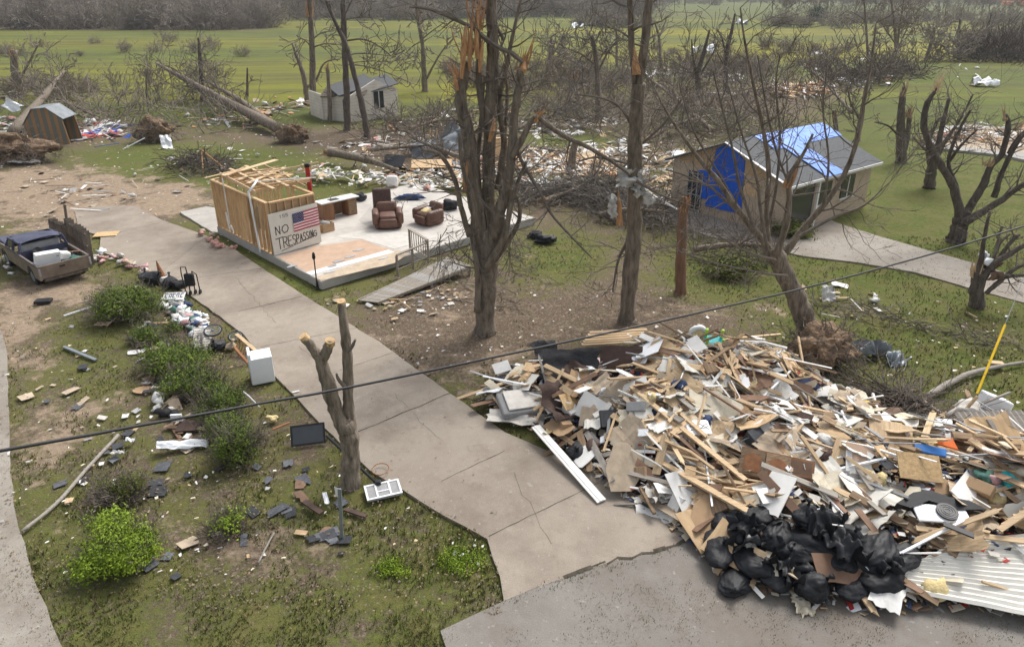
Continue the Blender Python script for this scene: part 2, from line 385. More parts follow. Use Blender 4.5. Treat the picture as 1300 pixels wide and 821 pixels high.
# ---------------------------------------------------------------- concrete drives and street
def conc(name, c1, c2, stain, crack=True, jointscale=0):
    m = bpy.data.materials.new(name); m.use_nodes = True
    global n, l, tco; n = m.node_tree.nodes; l = m.node_tree.links; b = n['Principled BSDF']; b.inputs['Roughness'].default_value = .9; b.inputs['Specular IOR Level'].default_value = .2
    tco = n.new('ShaderNodeTexCoord').outputs['Object']
    a = mix(ramp(nz(.45, 8, .65), [(.35, 0), (.65, 1)]), c1, c2)
    a = mix(ramp(nz(1.6, 8, .75), [(.5, 0), (.78, .65)]), a, stain)
    a = mix(ramp(nz(40, 3, .7), [(.35, .28), (.6, 0)]), a, (.10, .085, .07))
    a = mix(ramp(nz(.3, 7, .75), [(.38, .55), (.56, 0)]), a, (.15, .12, .095))
    a = mix(ramp(nz(2.6, 8, .8), [(.56, 0), (.66, .4)]), a, (.17, .13, .095))
    a = mix(ramp(nz(9, 3, .5), [(.66, 0), (.74, .35)]), a, (.45, .43, .40))
    l.new(a, b.inputs['Base Color']); bp = n.new('ShaderNodeBump'); bp.inputs['Strength'].default_value = .3; bp.inputs['Distance'].default_value = .01
    l.new(nz(30, 5), bp.inputs['Height']); l.new(bp.outputs[0], b.inputs['Normal']); M[name] = m
conc('drive', (.285, .243, .198), (.365, .318, .262), (.25, .19, .15))
conc('drive2', (.29, .26, .22), (.35, .32, .28), (.24, .2, .16))
conc('street', (.20, .185, .165), (.25, .235, .215), (.16, .15, .135))
DR = [(95, 268), (120, 262), (171, 261), (205, 279), (262, 299), (300, 318), (340, 345), (382, 372), (430, 402), (480, 433), (560, 490), (640, 548), (760, 600), (830, 640), (905, 676), (830, 700), (770, 715), (715, 733), (640, 762), (634, 731), (619, 684), (540, 640), (470, 596), (410, 541), (349, 476), (310, 425), (250, 380), (190, 343), (125, 318), (128, 300), (100, 290)]
def edge(pts, k=6, amp=.05, seed=0):
    out = []; rr = random.Random(seed)
    for i in range(len(pts)):
        a, b_ = Vector(pts[i]), Vector(pts[(i + 1) % len(pts)]); L = (b_ - a).length; q = max(1, int(L / .5))
        for j in range(q):
            p = a.lerp(b_, j / q); p += Vector((rr.uniform(-1, 1), rr.uniform(-1, 1), 0)) * amp; out.append(p)
    return out
def flat(name, pix, z, mt, amp=.04, **k):
    mb = MB(); pts = edge([G(a, b_, z) for a, b_ in pix], amp=amp * .5, seed=len(pix)); mb.slab(pts, z + .25)
    o = mb.build(name, mt); tag(o, **k); return o
flat('driveway', DR, .026, 'drive', kind='structure')
flat('pavement', [(-60, 400), (0, 416), (8, 440), (11, 520), (13, 600), (20, 650), (42, 731), (95, 860), (-200, 860)], .024, 'drive2', kind='structure')
flat('road', [(590, 900), (560, 800), (640, 762), (715, 733), (770, 715), (830, 700), (905, 676), (1010, 650), (1400, 560), (1800, 700), (1500, 950)], .022, 'street', kind='structure')
flat('garage_pad', [(228, 269), (262, 262), (300, 268), (330, 300), (268, 294), (262, 290)], .06, 'slabwhite', kind='structure')
flat('neighbour_driveway', [(800, 262), (860, 244), (900, 240), (1000, 268), (1030, 262), (1060, 282), (1110, 298), (1180, 318), (1240, 335), (1330, 362), (1330, 392), (1240, 368), (1160, 345), (1090, 333), (1020, 325), (960, 312), (900, 300), (830, 275)], .026, 'drive2', kind='structure')
flat('garden_path', [(395, 378), (452, 385), (500, 372), (470, 366), (440, 384)], .03, 'drive2', kind='structure') if False else None
# saw-cut joints and cracks in the driveway (thin dark sealed lines 4 mm proud)
mb = MB()
def crack(p, q, w=.02, amp=.03, seed=1, z=.030):
    rr = random.Random(seed); a, b_ = G(*p, z), G(*q, z); L = (b_ - a).length; k = max(2, int(L / .25)); d = (b_ - a).normalized(); s_ = Vector((-d.y, d.x, 0)); P = []
    for i in range(k + 1):
        P.append(a.lerp(b_, i / k) + s_ * rr.uniform(-amp, amp))
    for i in range(k):
        ww = w * rr.uniform(.5, 1.3) / 2
        mb.add([P[i] - s_ * ww, P[i + 1] - s_ * ww, P[i + 1] + s_ * ww, P[i] + s_ * ww], [(0, 1, 2, 3)])
for p, q, w in [((303, 395), (384, 376), .05), ((331, 440), (452, 416), .02), ((455, 548), (583, 494), .035), ((560, 610), (640, 572), .02), ((620, 680), (760, 612), .02), ((250, 352), (335, 340), .02), ((205, 345), (262, 300), .012), ((400, 480), (500, 447), .015), ((130, 300), (205, 282), .02)]:
    crack(p, q, w, .012 if w < .03 else .03, int(w * 1e4))
for i_, (p, q, w) in enumerate([ ((500, 500), (560, 560), .007), ((380, 440), (420, 470), .012), ((650, 600), (700, 690), .007), ((300, 352), (350, 410), .010)]): crack(p, q, w, .06, 900 + i_)
crack((716, 733), (770, 714), .08, .05, 5); crack((770, 714), (830, 699), .06, .06, 8); crack((830, 699), (900, 676), .09, .05, 9)
M['crackm'] = mat('crackm', (.07, .06, .045), .95, .3, 6, 0)
tag(mb.build('driveway_joints', 'crackm'), kind='structure')
# pebbles, chips and dead leaves: too many to count
def litterfield(name, regions, N, mats, smin, smax, seed, label, cat='litter'):
    rr = random.Random(seed); mb = MB(); tot = sum(r[4] for r in regions)
    for k in range(N):
        t = rr.uniform(0, tot)
        for r in regions:
            t -= r[4]
            if t <= 0: break
        px = rr.uniform(r[0], r[2]); py = rr.uniform(r[1], r[3]); p = G(px, py, .0)
        if inpoly(px, py, DR) and rr.random() < .9: continue
        s_ = rr.uniform(smin, smax) * (1 + p.y / 60); a = rr.uniform(0, pi); z = .035 + rr.uniform(0, .03)
        d = Vector((cos(a), sin(a), rr.uniform(-.3, .3))) * s_; e = Vector((-sin(a), cos(a), rr.uniform(-.3, .3))) * s_ * rr.uniform(.3, .9)
        q = Vector((p.x, p.y, z)); mb.add([q - d - e * .6, q + d - e, q + d * .7 + e, q - d * .8 + e * .7], [(0, 1, 2, 3)], rr.randrange(len(mats)))
    o = mb.build(name, mats); tag(o, label, cat, kind='stuff'); return o
litterfield('litter_flecks', [(0, 200, 480, 330, 3), (380, 180, 860, 240, 5), (0, 330, 300, 731, .9), (240, 520, 620, 731, .5), (480, 370, 860, 470, 1), (640, 150, 1000, 200, 3), (860, 380, 1300, 560, 1), (60, 150, 420, 200, 2)], 2300,
            ['white', 'drywall', 'tan', 'lumber', 'white', 'cream', 'greypanel', 'white'], .015, .05, 11, 'small pale flecks of torn building material strewn over the grass')
litterfield('leaf_litter', [(480, 370, 900, 480, 5), (0, 330, 340, 760, 3), (240, 500, 640, 780, 2), (860, 360, 1300, 500, 2), (600, 280, 900, 400, 3)], 12000,
            ['bark', 'twig', 'grassdry', 'twig', 'lumber_old'], .010, .026, 12, 'brown dead leaves and bark chips lying in the thin grass')
# grass tufts
rr = random.Random(5); mb = MB(); mb2 = MB(); DRG = GP(DR)
for k in range(46000):
    py = 300 + 520 * rr.random() ** 1.1; px = rr.uniform(-20, 1320); p = G(px, py, 0)
    if inpoly(px, py, DR): continue
    g, c, lt, _ = cover(p.x, p.y)
    ed = edist(p.x, p.y, DRG) if p.y < 40 else 9
    if ed < .25: g += .35
    v = g + 1.6 * noise.noise(Vector((p.x * .9, p.y * .9, 2))) * .6
    if v < rr.uniform(.35, .8): continue
    t = mb if rr.random() < .8 else mb2; h = rr.uniform(.03, .075) * (1.3 if g > .9 else 1)
    for q in range(3):
        a = rr.uniform(0, 2 * pi); w = .012; d = Vector((cos(a), sin(a), 0)); e = Vector((-d.y, d.x, 0)) * w; o_ = Vector((p.x, p.y, -.03)) + d * rr.uniform(0, .04)
        t.add([o_ - e, o_ + e, o_ + d * h * .6 + Vector((0, 0, h + .02))], [(0, 1, 2)])
tag(mb.build('grass', 'grassblade'), 'short green grass tufts growing across the yards', 'grass', kind='stuff')
tag(mb2.build('dry_grass', 'grassdry'), 'dry straw coloured grass tufts among the green', 'grass', kind='stuff')
# ---------------------------------------------------------------- trees
def smooth(pts, k=4):
    out = []; n_ = len(pts)
    for i in range(n_ - 1):
        p0 = pts[max(i - 1, 0)]; p1 = pts[i]; p2 = pts[i + 1]; p3 = pts[min(i + 2, n_ - 1)]
        for j in range(k):
            t = j / k
            out.append(.5 * ((2 * p1) + (p2 - p0) * t + (2 * p0 - 5 * p1 + 4 * p2 - p3) * t * t + (3 * p1 - p0 - 3 * p2 + p3) * t ** 3))
    out.append(pts[-1].copy()); return out
def limb(mb, pts, rad, n_=8, k=4, m=0, rr=random, knob=.08):
    P = smooth([Vector((p[0], p[1], p[2], r)) for p, r in zip(pts, rad)], k)
    Q = [Vector(p[:3]) + Vector((rr.uniform(-1, 1), rr.uniform(-1, 1), rr.uniform(-1, 1))) * p[3] * .10 for p in P]
    R_ = [max(.004, p[3] * (1 + rr.uniform(-knob, knob))) for p in P]
    mb.tube(Q, R_, n_, m); return Q, R_
def grow(mb, p, d, L, r, depth, rr, spread=.75, up=.12, wob=.22, kids=(2, 4), n_=4, m=0, rmin=.006):
    seg = max(3, int(L / .35)) if L < 3 else 7; P = [p.copy()]; d = d.normalized(); st = L / seg; R_ = [r]; D = [d.copy()]
    for i in range(seg):
        d = (d + Vector((rr.gauss(0, wob), rr.gauss(0, wob), rr.gauss(0, wob) + up * .5))).normalized(); P.append(P[-1] + d * st); R_.append(max(rmin, r * (1 - .8 * (i + 1) / seg))); D.append(d.copy())
    mb.tube(P, R_, n_ if depth > 0 else 3, m, cap=False)
    if depth <= 0: return
    for q in range(rr.randint(*kids)):
        i = rr.randint(1, seg); a = D[i].orthogonal(); a.rotate(Matrix.Rotation(rr.uniform(0, 2 * pi), 3, D[i]))
        nd = (D[i] + a * rr.uniform(spread * .5, spread * 1.3)).normalized()
        grow(mb, P[i], nd, L * rr.uniform(.35, .65), R_[i] * .6, depth - 1, rr, spread, up, wob, kids, max(3, n_ - 1), m, rmin)
def twigs_on(mb, Q, R_, rr, num, L, depth=2, frm=.3, up=.1, spread=.8, m=0, rmin=.006, rs=.5, bias=None):
    for q in range(num):
        i = rr.randint(int(len(Q) * frm), len(Q) - 1); d = (Q[min(i + 1, len(Q) - 1)] - Q[max(i - 1, 0)]).normalized()
        a = d.orthogonal(); a.rotate(Matrix.Rotation(rr.uniform(0, 2 * pi), 3, d)); nd = d * rr.uniform(.2, .8) + a * spread
        if bias is not None: nd += bias
        grow(mb, Q[i], nd, L * rr.uniform(.5, 1.2), min(R_[i] * rs, .02 + L * .012), depth, rr, spread, up, m=m, rmin=rmin)
def splinter(mb, p, d, r, rr, num=9, L=.6, m=0):
    d = Vector(d).normalized()
    for q in range(num):
        a = d.orthogonal(); a.rotate(Matrix.Rotation(rr.uniform(0, 2 * pi), 3, d)); o = Vector(p) + a * r * rr.uniform(.1, .85) - d * r * 1.2
        e = o + (d + a * rr.uniform(-.12, .16) + Vector((rr.gauss(0, .08), rr.gauss(0, .08), 0))).normalized() * L * rr.choice((.3, .5, .6, .9, 1.3)) * rr.uniform(.8, 1.2); w = r * rr.uniform(.12, .36)
        mb.tube([o, o.lerp(e, .45) + a * rr.uniform(-.03, .05), e], [w, w * rr.uniform(.6, .95), .004], 4, m, cap=False)
def pxtree(name, label, cat, base, limbs, group=None, lr=.78, bark='bark', seed=1, tw=(6, 1.4, 2), rmin=.007, splits=(), twigmat='twig', flare=True, extra=None, dy=None, tlimbs=(0,)):
    """limbs traced at the tree's own distance: list of point lists (px, py, radius px[, depth offset m]); limb 0.. in tlimbs = trunk"""
    rr = random.Random(seed); b0 = G(*base); Y = b0.y; t = thing(name, label, cat, b0, group); tr = MB(); cr = MB(); sp_ = MB(); S_ = []; SPL = []
    for li, L in enumerate(limbs):
        pts = []; rad = []; off = 0
        for pi_, q in enumerate(L):
            off = q[3] if len(q) > 3 else off
            if li == 0 and pi_ == 0: p = b0 - Vector((0, 0, .15))
            else: p = A(q[0], q[1], Y + off)
            pts.append(p); rad.append(q[2] * MP(p.y, p.z) * (1 if li == 0 else lr))
        if li == 0 and flare:
            pts.insert(1, pts[0].lerp(pts[1], .12) + Vector((0, 0, .1))); rad.insert(1, rad[0]); rad[0] *= 1.35
        Q, R_ = limb(tr if li in tlimbs or rad[0] > .07 else cr, pts, rad, 10 if rad[0] > .12 else 6, 5, rr=rr)
        S_.append((Q, R_))
        if tw and li not in (tlimbs if len(limbs) > 3 else ()): twigs_on(cr, Q, R_, rr, tw[0], tw[1], tw[2], rmin=rmin)
    for s_ in splits:   # (px, py, r px, dx, dz, len m, depth)
        p = A(s_[0], s_[1], Y + (s_[6] if len(s_) > 6 else 0)); q_ = MB(); SPL.append(q_); splinter(q_, p, (s_[3], 0, s_[4]), s_[2] * MP(p.y, p.z), rr, 18, s_[5])
    if extra: extra(tr, cr, sp_, S_, rr, Y)
    tr.build('trunk', bark, t, smooth=True)
    for q_ in SPL: q_.build('split_wood', 'lumber' if bark == 'bark_dark' else 'split_wood', t)
    if cr.v: cr.build('branches', twigmat, t)
    if sp_.v: sp_.build('split_wood', 'split_wood', t)
    return t
# the big shattered tree in the middle
PEEL = []
def big_extra(tr, cr, sp_, S_, rr, Y):
    for q in range(26):      # dead twigs hanging round the lower trunk
        p = A(rr.uniform(555, 655), rr.uniform(235, 330), Y + rr.uniform(-1, 1)); d = Vector((rr.uniform(-.7, .5), rr.uniform(-.4, .4), rr.uniform(-1.2, -.2)))
        grow(cr, p, d, rr.uniform(.8, 2.0), .02, 2, rr, .7, -.15, .2, (2, 4), rmin=.008)
    for li in (1, 2, 3, 8): twigs_on(cr, *S_[li], rr, 7, 1.6, 2, .35, rmin=.008)
    # peeled strips of orange wood
    for (ax, ay, bx, by, w) in [(586, 100, 592, 30, 5), (596, 90, 600, 25, 4), (606, 75, 607, 24, 4.5), (609, 92, 613, 50, 4), (621, 180, 628, 150, 4.5), (581, 115, 577, 95, 4), (590, 245, 594, 205, 4), (648, 205, 672, 160, 4.5), (660, 98, 666, 78, 5.5)]:
        a = A(ax, ay, Y - .28); b_ = A(bx, by, Y - .22); k = MP(Y, a.z)
        q_ = MB(); limb(q_, [a, a.lerp(b_, .5) + Vector((rr.uniform(-.03, .03), -.05, 0)), b_], [w * k * .5, w * k * .8, w * k * .25], 5, 3, rr=rr); PEEL.append(q_)
bigtree = pxtree('shattered_tree', 'big multi trunk tree with shattered tops and orange split wood beside the timber ramp', 'tree', (616, 421), [
 [(616, 421, 13), (617, 380, 12.5), (618, 345, 14), (619, 318, 13), (620, 290, 9)],
 [(615, 330, 12), (608, 283, 11.5), (598, 225, 11), (595, 173, 10.5), (585, 130, 9), (587, 105, 8.5), (592, 78, 7)],
 [(620, 320, 12, .2), (620, 250, 10, .3), (622, 160, 10, .3), (626, 90, 9.5), (625, 40, 9), (623, -20, 8), (622, -60, 7)],
 [(622, 318, 10), (634, 270, 9.5, -.3), (643, 240, 8.5), (650, 190, 7.5), (653, 150, 6.5), (659, 110, 6.5), (661, 88, 6)],
 [(650, 200, 4.5, -.5), (662, 178, 5), (675, 153, 4.5), (684, 150, 4), (697, 160, 4), (720, 175, 3.6), (745, 186, 3.3), (775, 204, 2.8), (800, 222, 2)],
 [(664, 80, 3.5, -.2), (650, 68, 4), (636, 62, 4), (618, 50, 3.6), (600, 36, 3.2), (571, 22, 3), (545, 12, 2.4), (520, 9, 1.6)],
 [(655, 190, 3, -.4), (668, 215, 3), (686, 245, 2.6), (700, 272, 2.2), (725, 300, 1.9), (752, 328, 1.2)],
 [(614, 160, 4, .3), (608, 110, 5), (608, 70, 5), (605, 35, 5)],
 [(630, 240, 5, .5), (640, 190, 5), (634, 130, 4.5), (642, 90, 4), (652, 40, 3), (664, -10, 2.2)],
 [(596, 300, 5, -.4), (585, 262, 4.5), (578, 230, 4), (560, 198, 3.5), (535, 190, 2.5)],
 [(640, 52, 3, .3), (628, 30, 2.5), (612, 10, 2), (595, -10, 1.6)],
 [(618, 340, 6, -.5), (640, 300, 5), (648, 262, 4), (656, 235, 3), (668, 205, 2)],
 [(605, 290, 4, -.6), (600, 250, 4), (588, 215, 3.6), (583, 170, 3)],
 [(612, 330, 6, .5), (610, 270, 4), (607, 200, 3.6), (612, 140, 3), (615, 95, 2)], [(626, 330, 6, .7), (638, 280, 4), (634, 220, 3.4), (641, 170, 3), (644, 120, 2.4), (640, 80, 1.8)],
 [(606, 395, 6, -.3), (607, 350, 5), (601, 310, 3.5), (596, 285, 2)], [(628, 330, 5, -.2), (655, 290, 3.5), (660, 262, 3), (650, 240, 2.2)]], seed=3, lr=.84, tw=(6, 1.3, 2), rmin=.008, splits=[(592, 62, 7, -.1, 1, 1.1), (605, 30, 7, .1, 1, 1.2), (662, 84, 6, .3, 1, .8), (583, 102, 6, -.5, .8, .6), (682, 151, 4, .5, .6, .6, -.5)], extra=big_extra, tlimbs=(0,))
for q_ in PEEL: q_.build('peeled_wood', 'split_wood', bigtree)
def tall_extra(tr, cr, sp_, S_, rr, Y):
    for a, b_, w in (((808, 95), (805, 60), 3.5), ((787, 285), (785, 240), 3)):
        p, q = A(*a, Y - .2), A(*b_, Y - .2); limb(sp_, [p, p.lerp(q, .5), q], [w * .04, w * .03, .01], 5, 3, rr=rr)
    for q in range(10):
        p = A(806 + rr.uniform(-4, 4), rr.uniform(120, 380), Y); grow(cr, p, Vector((rr.uniform(-1, 1), rr.uniform(-.5, .5), rr.uniform(-.3, .5))), rr.uniform(1, 2.4), .025, 2, rr, .7, 0, rmin=.008)
pxtree('tall_tree', 'tall bare forked tree with rags of white plastic caught on it', 'tree', (796, 406), [
 [(796, 406, 10), (800, 350, 10), (805, 280, 9.5), (806, 200, 9), (808, 140, 9), (812, 105, 9)],
 [(811, 112, 7), (818, 60, 7.5), (822, 20, 7), (828, -40, 6)],
 [(807, 115, 5), (802, 60, 5.5), (800, 10, 4.5), (797, -40, 4)],
 [(812, 180, 2.5), (790, 140, 2.4), (765, 125, 2), (730, 120, 1.4)], [(800, 300, 3), (785, 330, 2.2), (778, 370, 1.5)],
 [(808, 230, 3, -.4), (845, 250, 2.2), (880, 262, 1.5)], [(808, 210, 3, .4), (760, 200, 2), (735, 205, 1.5)], [(805, 190, 2.5, .3), (840, 160, 2.2), (870, 120, 1.5)]],
 seed=8, tw=(7, 1.8, 2), rmin=.008, extra=tall_extra)
pxtree('snapped_tree', 'straight snapped reddish trunk standing alone right of the tall tree', 'tree stump', (864, 371), [[(864, 371, 7), (864, 330, 6.8), (866, 290, 6.5), (868, 262, 5.5), (869, 250, 3)]], bark='bark_red', seed=4, tw=None, splits=[(868, 262, 5, 0, 1, .5)])
# leaning tree above its root ball
def lean_extra(tr, cr, sp_, S_, rr, Y):
    for Q, R_ in S_[1:]: twigs_on(cr, Q, R_, rr, 5, 1.9, 2, .2, up=.25, rmin=.007, spread=.6)
pxtree('leaning_tree', 'bare leaning tree with fanned branches growing out of the torn root ball', 'tree', (1032, 440), [
 [(1032, 440, 14), (1022, 405, 13), (1008, 372, 12), (990, 335, 12), (978, 315, 11.5)],
 [(978, 318, 9), (952, 285, 7), (930, 258, 6.5), (912, 230, 5.5), (890, 205, 4.5), (868, 175, 3.5), (845, 140, 2.5), (830, 110, 1.6)],
 [(976, 316, 7, .4), (973, 270, 5.5), (976, 215, 5), (968, 160, 4.5), (955, 100, 3.5), (945, 50, 2.5), (940, 10, 1.6)],
 [(985, 325, 8, -.4), (998, 285, 7), (1002, 250, 6), (1002, 225, 5.5), (1020, 195, 4), (1032, 170, 2.5)],
 [(990, 330, 9, .8), (1020, 290, 7), (1050, 255, 6), (1075, 215, 5.2), (1090, 170, 4.5), (1098, 125, 3.5), (1106, 80, 2.8), (1112, 30, 1.8)],
 [(960, 295, 4, -.6), (940, 240, 3.5), (930, 190, 3), (915, 130, 2.4), (905, 90, 1.5)],
 [(945, 278, 3.5, .5), (905, 240, 3), (875, 225, 2.4), (845, 215, 1.6)],
 [(972, 300, 4, .9), (985, 240, 3), (990, 170, 2.5), (985, 110, 2), (990, 70, 1.4)],
 [(1000, 350, 3.5, -.8), (960, 345, 2.5), (900, 332, 2), (860, 318, 1.4)],
 [(985, 330, 3, -1), (950, 320, 2.5), (905, 296, 2)], [(975, 318, 4, -.5), (966, 270, 3.5), (960, 225, 3), (942, 170, 2.4), (925, 110, 1.6)],
 [(950, 284, 3, .4), (915, 225, 2.6), (880, 165, 2), (862, 105, 1.4)], [(1002, 235, 3, .2), (985, 190, 2.6), (972, 130, 2), (962, 70, 1.4)], [(1045, 262, 3, .4), (1052, 205, 2.4), (1045, 140, 1.8), (1050, 90, 1.2)],
 [(1015, 300, 3.5, .2), (1060, 275, 3), (1095, 262, 2.2), (1120, 240, 1.4)]], seed=21, lr=.58, tw=(4, 1.6, 2), splits=[(1001, 232, 5, .2, 1, .7, -.4)], extra=lean_extra)
def rootball(name, label, c, r, seed, mt='rootsoil', stub=True, num=60):
    num = int(num * 2.2)
    rr = random.Random(seed); t = thing(name, label, 'root ball', c); mb = MB(); mb.blob(c + Vector((0, 0, r[2] * .8)), r, seed, .28, 1.6, 4, crease=.25); mb.build('soil_clump', mt, t)
    rt = MB()
    for q in range(num):
        d = Vector((rr.gauss(0, 1), rr.gauss(0, 1) - .4, rr.gauss(0, .8))).normalized(); p = c + Vector((d.x * r[0], d.y * r[1], r[2] * .8 + d.z * r[2])) * .98
        p = c + Vector((d.x * r[0] * .9, d.y * r[1] * .9, r[2] * .8 + d.z * r[2] * .9)); grow(rt, p, d + Vector((0, 0, -.3)), rr.uniform(.2, .75) * r[0] * .8, .022, 2, rr, .9, -.1, .3)
    rt.build('roots', 'twig', t); return t
rootball('root_ball', 'torn clay root ball of the leaning tree behind the debris heap', G(1040, 462), (.98, .8, .68), 5)
# the sawn tree at the front
t = pxtree('sawn_tree', 'thick tree sawn off at three pale cut ends beside the driveway', 'tree', (445, 614), [
 [(445, 614, 12.5), (445, 590, 12), (444, 565, 11.5), (441, 545, 11.5), (437, 534, 9)],
 [(440, 546, 11), (429, 528, 9.5), (421, 503, 10), (413, 475, 9), (407, 456, 8), (406, 448, 7)],
 [(408, 458, 6.5), (398, 443, 6.3), (386, 428, 5.8)],
 [(408, 458, 7.3), (415, 444, 7.2), (419, 434, 6.6)],
 [(444, 550, 9.5, .12), (443, 526, 8), (442, 500, 7.3), (441, 460, 7), (438, 420, 6.3), (433.5, 384, 5.6)],
 [(441, 446, 3, -.1), (447, 440, 2.6), (451, 431, 1.6)], [(437, 490, 3, -.1), (430, 482, 2.4), (427, 474, 1.5)]], seed=31, tw=None, lr=.95)
Yc = G(445, 614).y
for cx, cy, r, dx in ((386, 428, 5.9, -.6), (419, 434, 6.6, .2), (433.5, 384, 5.7, -.05)):
    p = A(cx, cy, Yc + (.15 if cy < 400 else 0)); d = Vector((dx, -.25, 1)).normalized(); k = MP(p.y, p.z); cu = MB()
    cu.tube([p - d * .08, p + d * .05], [r * k * .95, r * k * .97], 14); o = cu.build('cut_end', 'cut_wood', t)
    cu = MB(); a = d.orthogonal().normalized(); b_ = d.cross(a)
    cu.tube([p + d * .051, p + d * .054], [r * k * .35, r * k * .33], 12); cu.build('heartwood', 'lumber', t)
bt = 'bark_dark'
pxtree('broken_maple', 'broken dark maple with spreading snapped limbs on the lawn right of the tarped house', 'tree', (1213, 306), [
 [(1213, 306, 11), (1217, 290, 10), (1222, 278, 10)],
 [(1220, 282, 9), (1214, 250, 6.5), (1204, 225, 6), (1185, 195, 5.5), (1175, 170, 5), (1173, 150, 5), (1178, 130, 4.5), (1190, 112, 2.5)],
 [(1221, 280, 8), (1232, 262, 6), (1248, 235, 6), (1257, 212, 5), (1272, 195, 4.5), (1280, 160, 4), (1277, 145, 2)],
 [(1223, 283, 8, -.3), (1245, 270, 6), (1270, 255, 5.5), (1290, 240, 4.5), (1330, 215, 3.5)],
 [(1218, 262, 4, .4), (1214, 235, 3.5), (1204, 205, 3), (1218, 165, 2.5), (1232, 140, 2)], [(1204, 206, 3, .4), (1220, 185, 2.2), (1240, 165, 1.6)],
 [(1262, 250, 5, -.2), (1272, 220, 4), (1286, 190, 3.6), (1300, 170, 3)], [(1280, 195, 3, 0), (1292, 175, 2.4), (1310, 160, 2)], [(1196, 205, 2.5, .1), (1180, 195, 2), (1160, 175, 1.5)]],
 bark=bt, seed=41, tw=(9, 1.5, 2), splits=[(1189, 114, 3, .3, 1, .7), (1254, 205, 4.5, 0, 1, .5), (1276, 150, 3, -.3, 1, .6), (1290, 163, 2.5, 1, 1, .6)])
pxtree('split_stump', 'split dark stump with cut limbs reaching right and scrap metal wrapped in it', 'tree stump', (1240, 388), [
 [(1240, 388, 9), (1240, 365, 8.5), (1244, 345, 7.5)], [(1243, 350, 6), (1247, 320, 3.6), (1252, 290, 2.8), (1257, 268, 2)],
 [(1246, 355, 6, -.1), (1262, 335, 5), (1282, 322, 4.5), (1310, 305, 3.5)], [(1262, 338, 4, .2), (1275, 318, 3.4), (1288, 302, 3), (1294, 298, 2.6)], [(1260, 330, 3, .3), (1270, 308, 2.4), (1282, 297, 2)],
 [(1266, 350, 4, -.3), (1290, 350, 3), (1320, 346, 2)], [(1264, 320, 2.4, .1), (1268, 300, 2), (1273, 287, 1.8)], [(1252, 372, 4, -.2), (1268, 358, 4), (1290, 340, 3.4), (1320, 328, 2.4)]], bark=bt, seed=42, tw=(4, .8, 2), splits=[(1241, 345, 6, -.1, 1, .5)])
pxtree('forked_snag', 'leafy tinged snag with torn twin tops behind the right lawn', 'tree', (1145, 206), [
 [(1145, 206, 6), (1144, 180, 6), (1143, 160, 5), (1145, 130, 4), (1148, 110, 2.5)], [(1148, 190, 5), (1153, 165, 4), (1155, 138, 2.5)], [(1143, 175, 2), (1128, 160, 1.6), (1110, 155, 1)]], bark=bt, seed=43, tw=(5, 1.6, 1), splits=[(1147, 118, 3.5, .1, 1, 1.0), (1154, 146, 3, .1, 1, .8)])
pxtree('bushy_snag', 'low broken trunk with a ragged twiggy top behind the broken maple', 'tree', (1180, 238), [[(1180, 238, 7), (1183, 215, 6), (1190, 190, 4), (1196, 160, 3), (1205, 125, 2)], [(1184, 210, 4), (1200, 180, 3), (1220, 150, 2), (1235, 120, 1.3)], [(1182, 215, 4), (1178, 185, 3), (1192, 150, 2)]], bark=bt, seed=44, tw=(16, 2.0, 2))
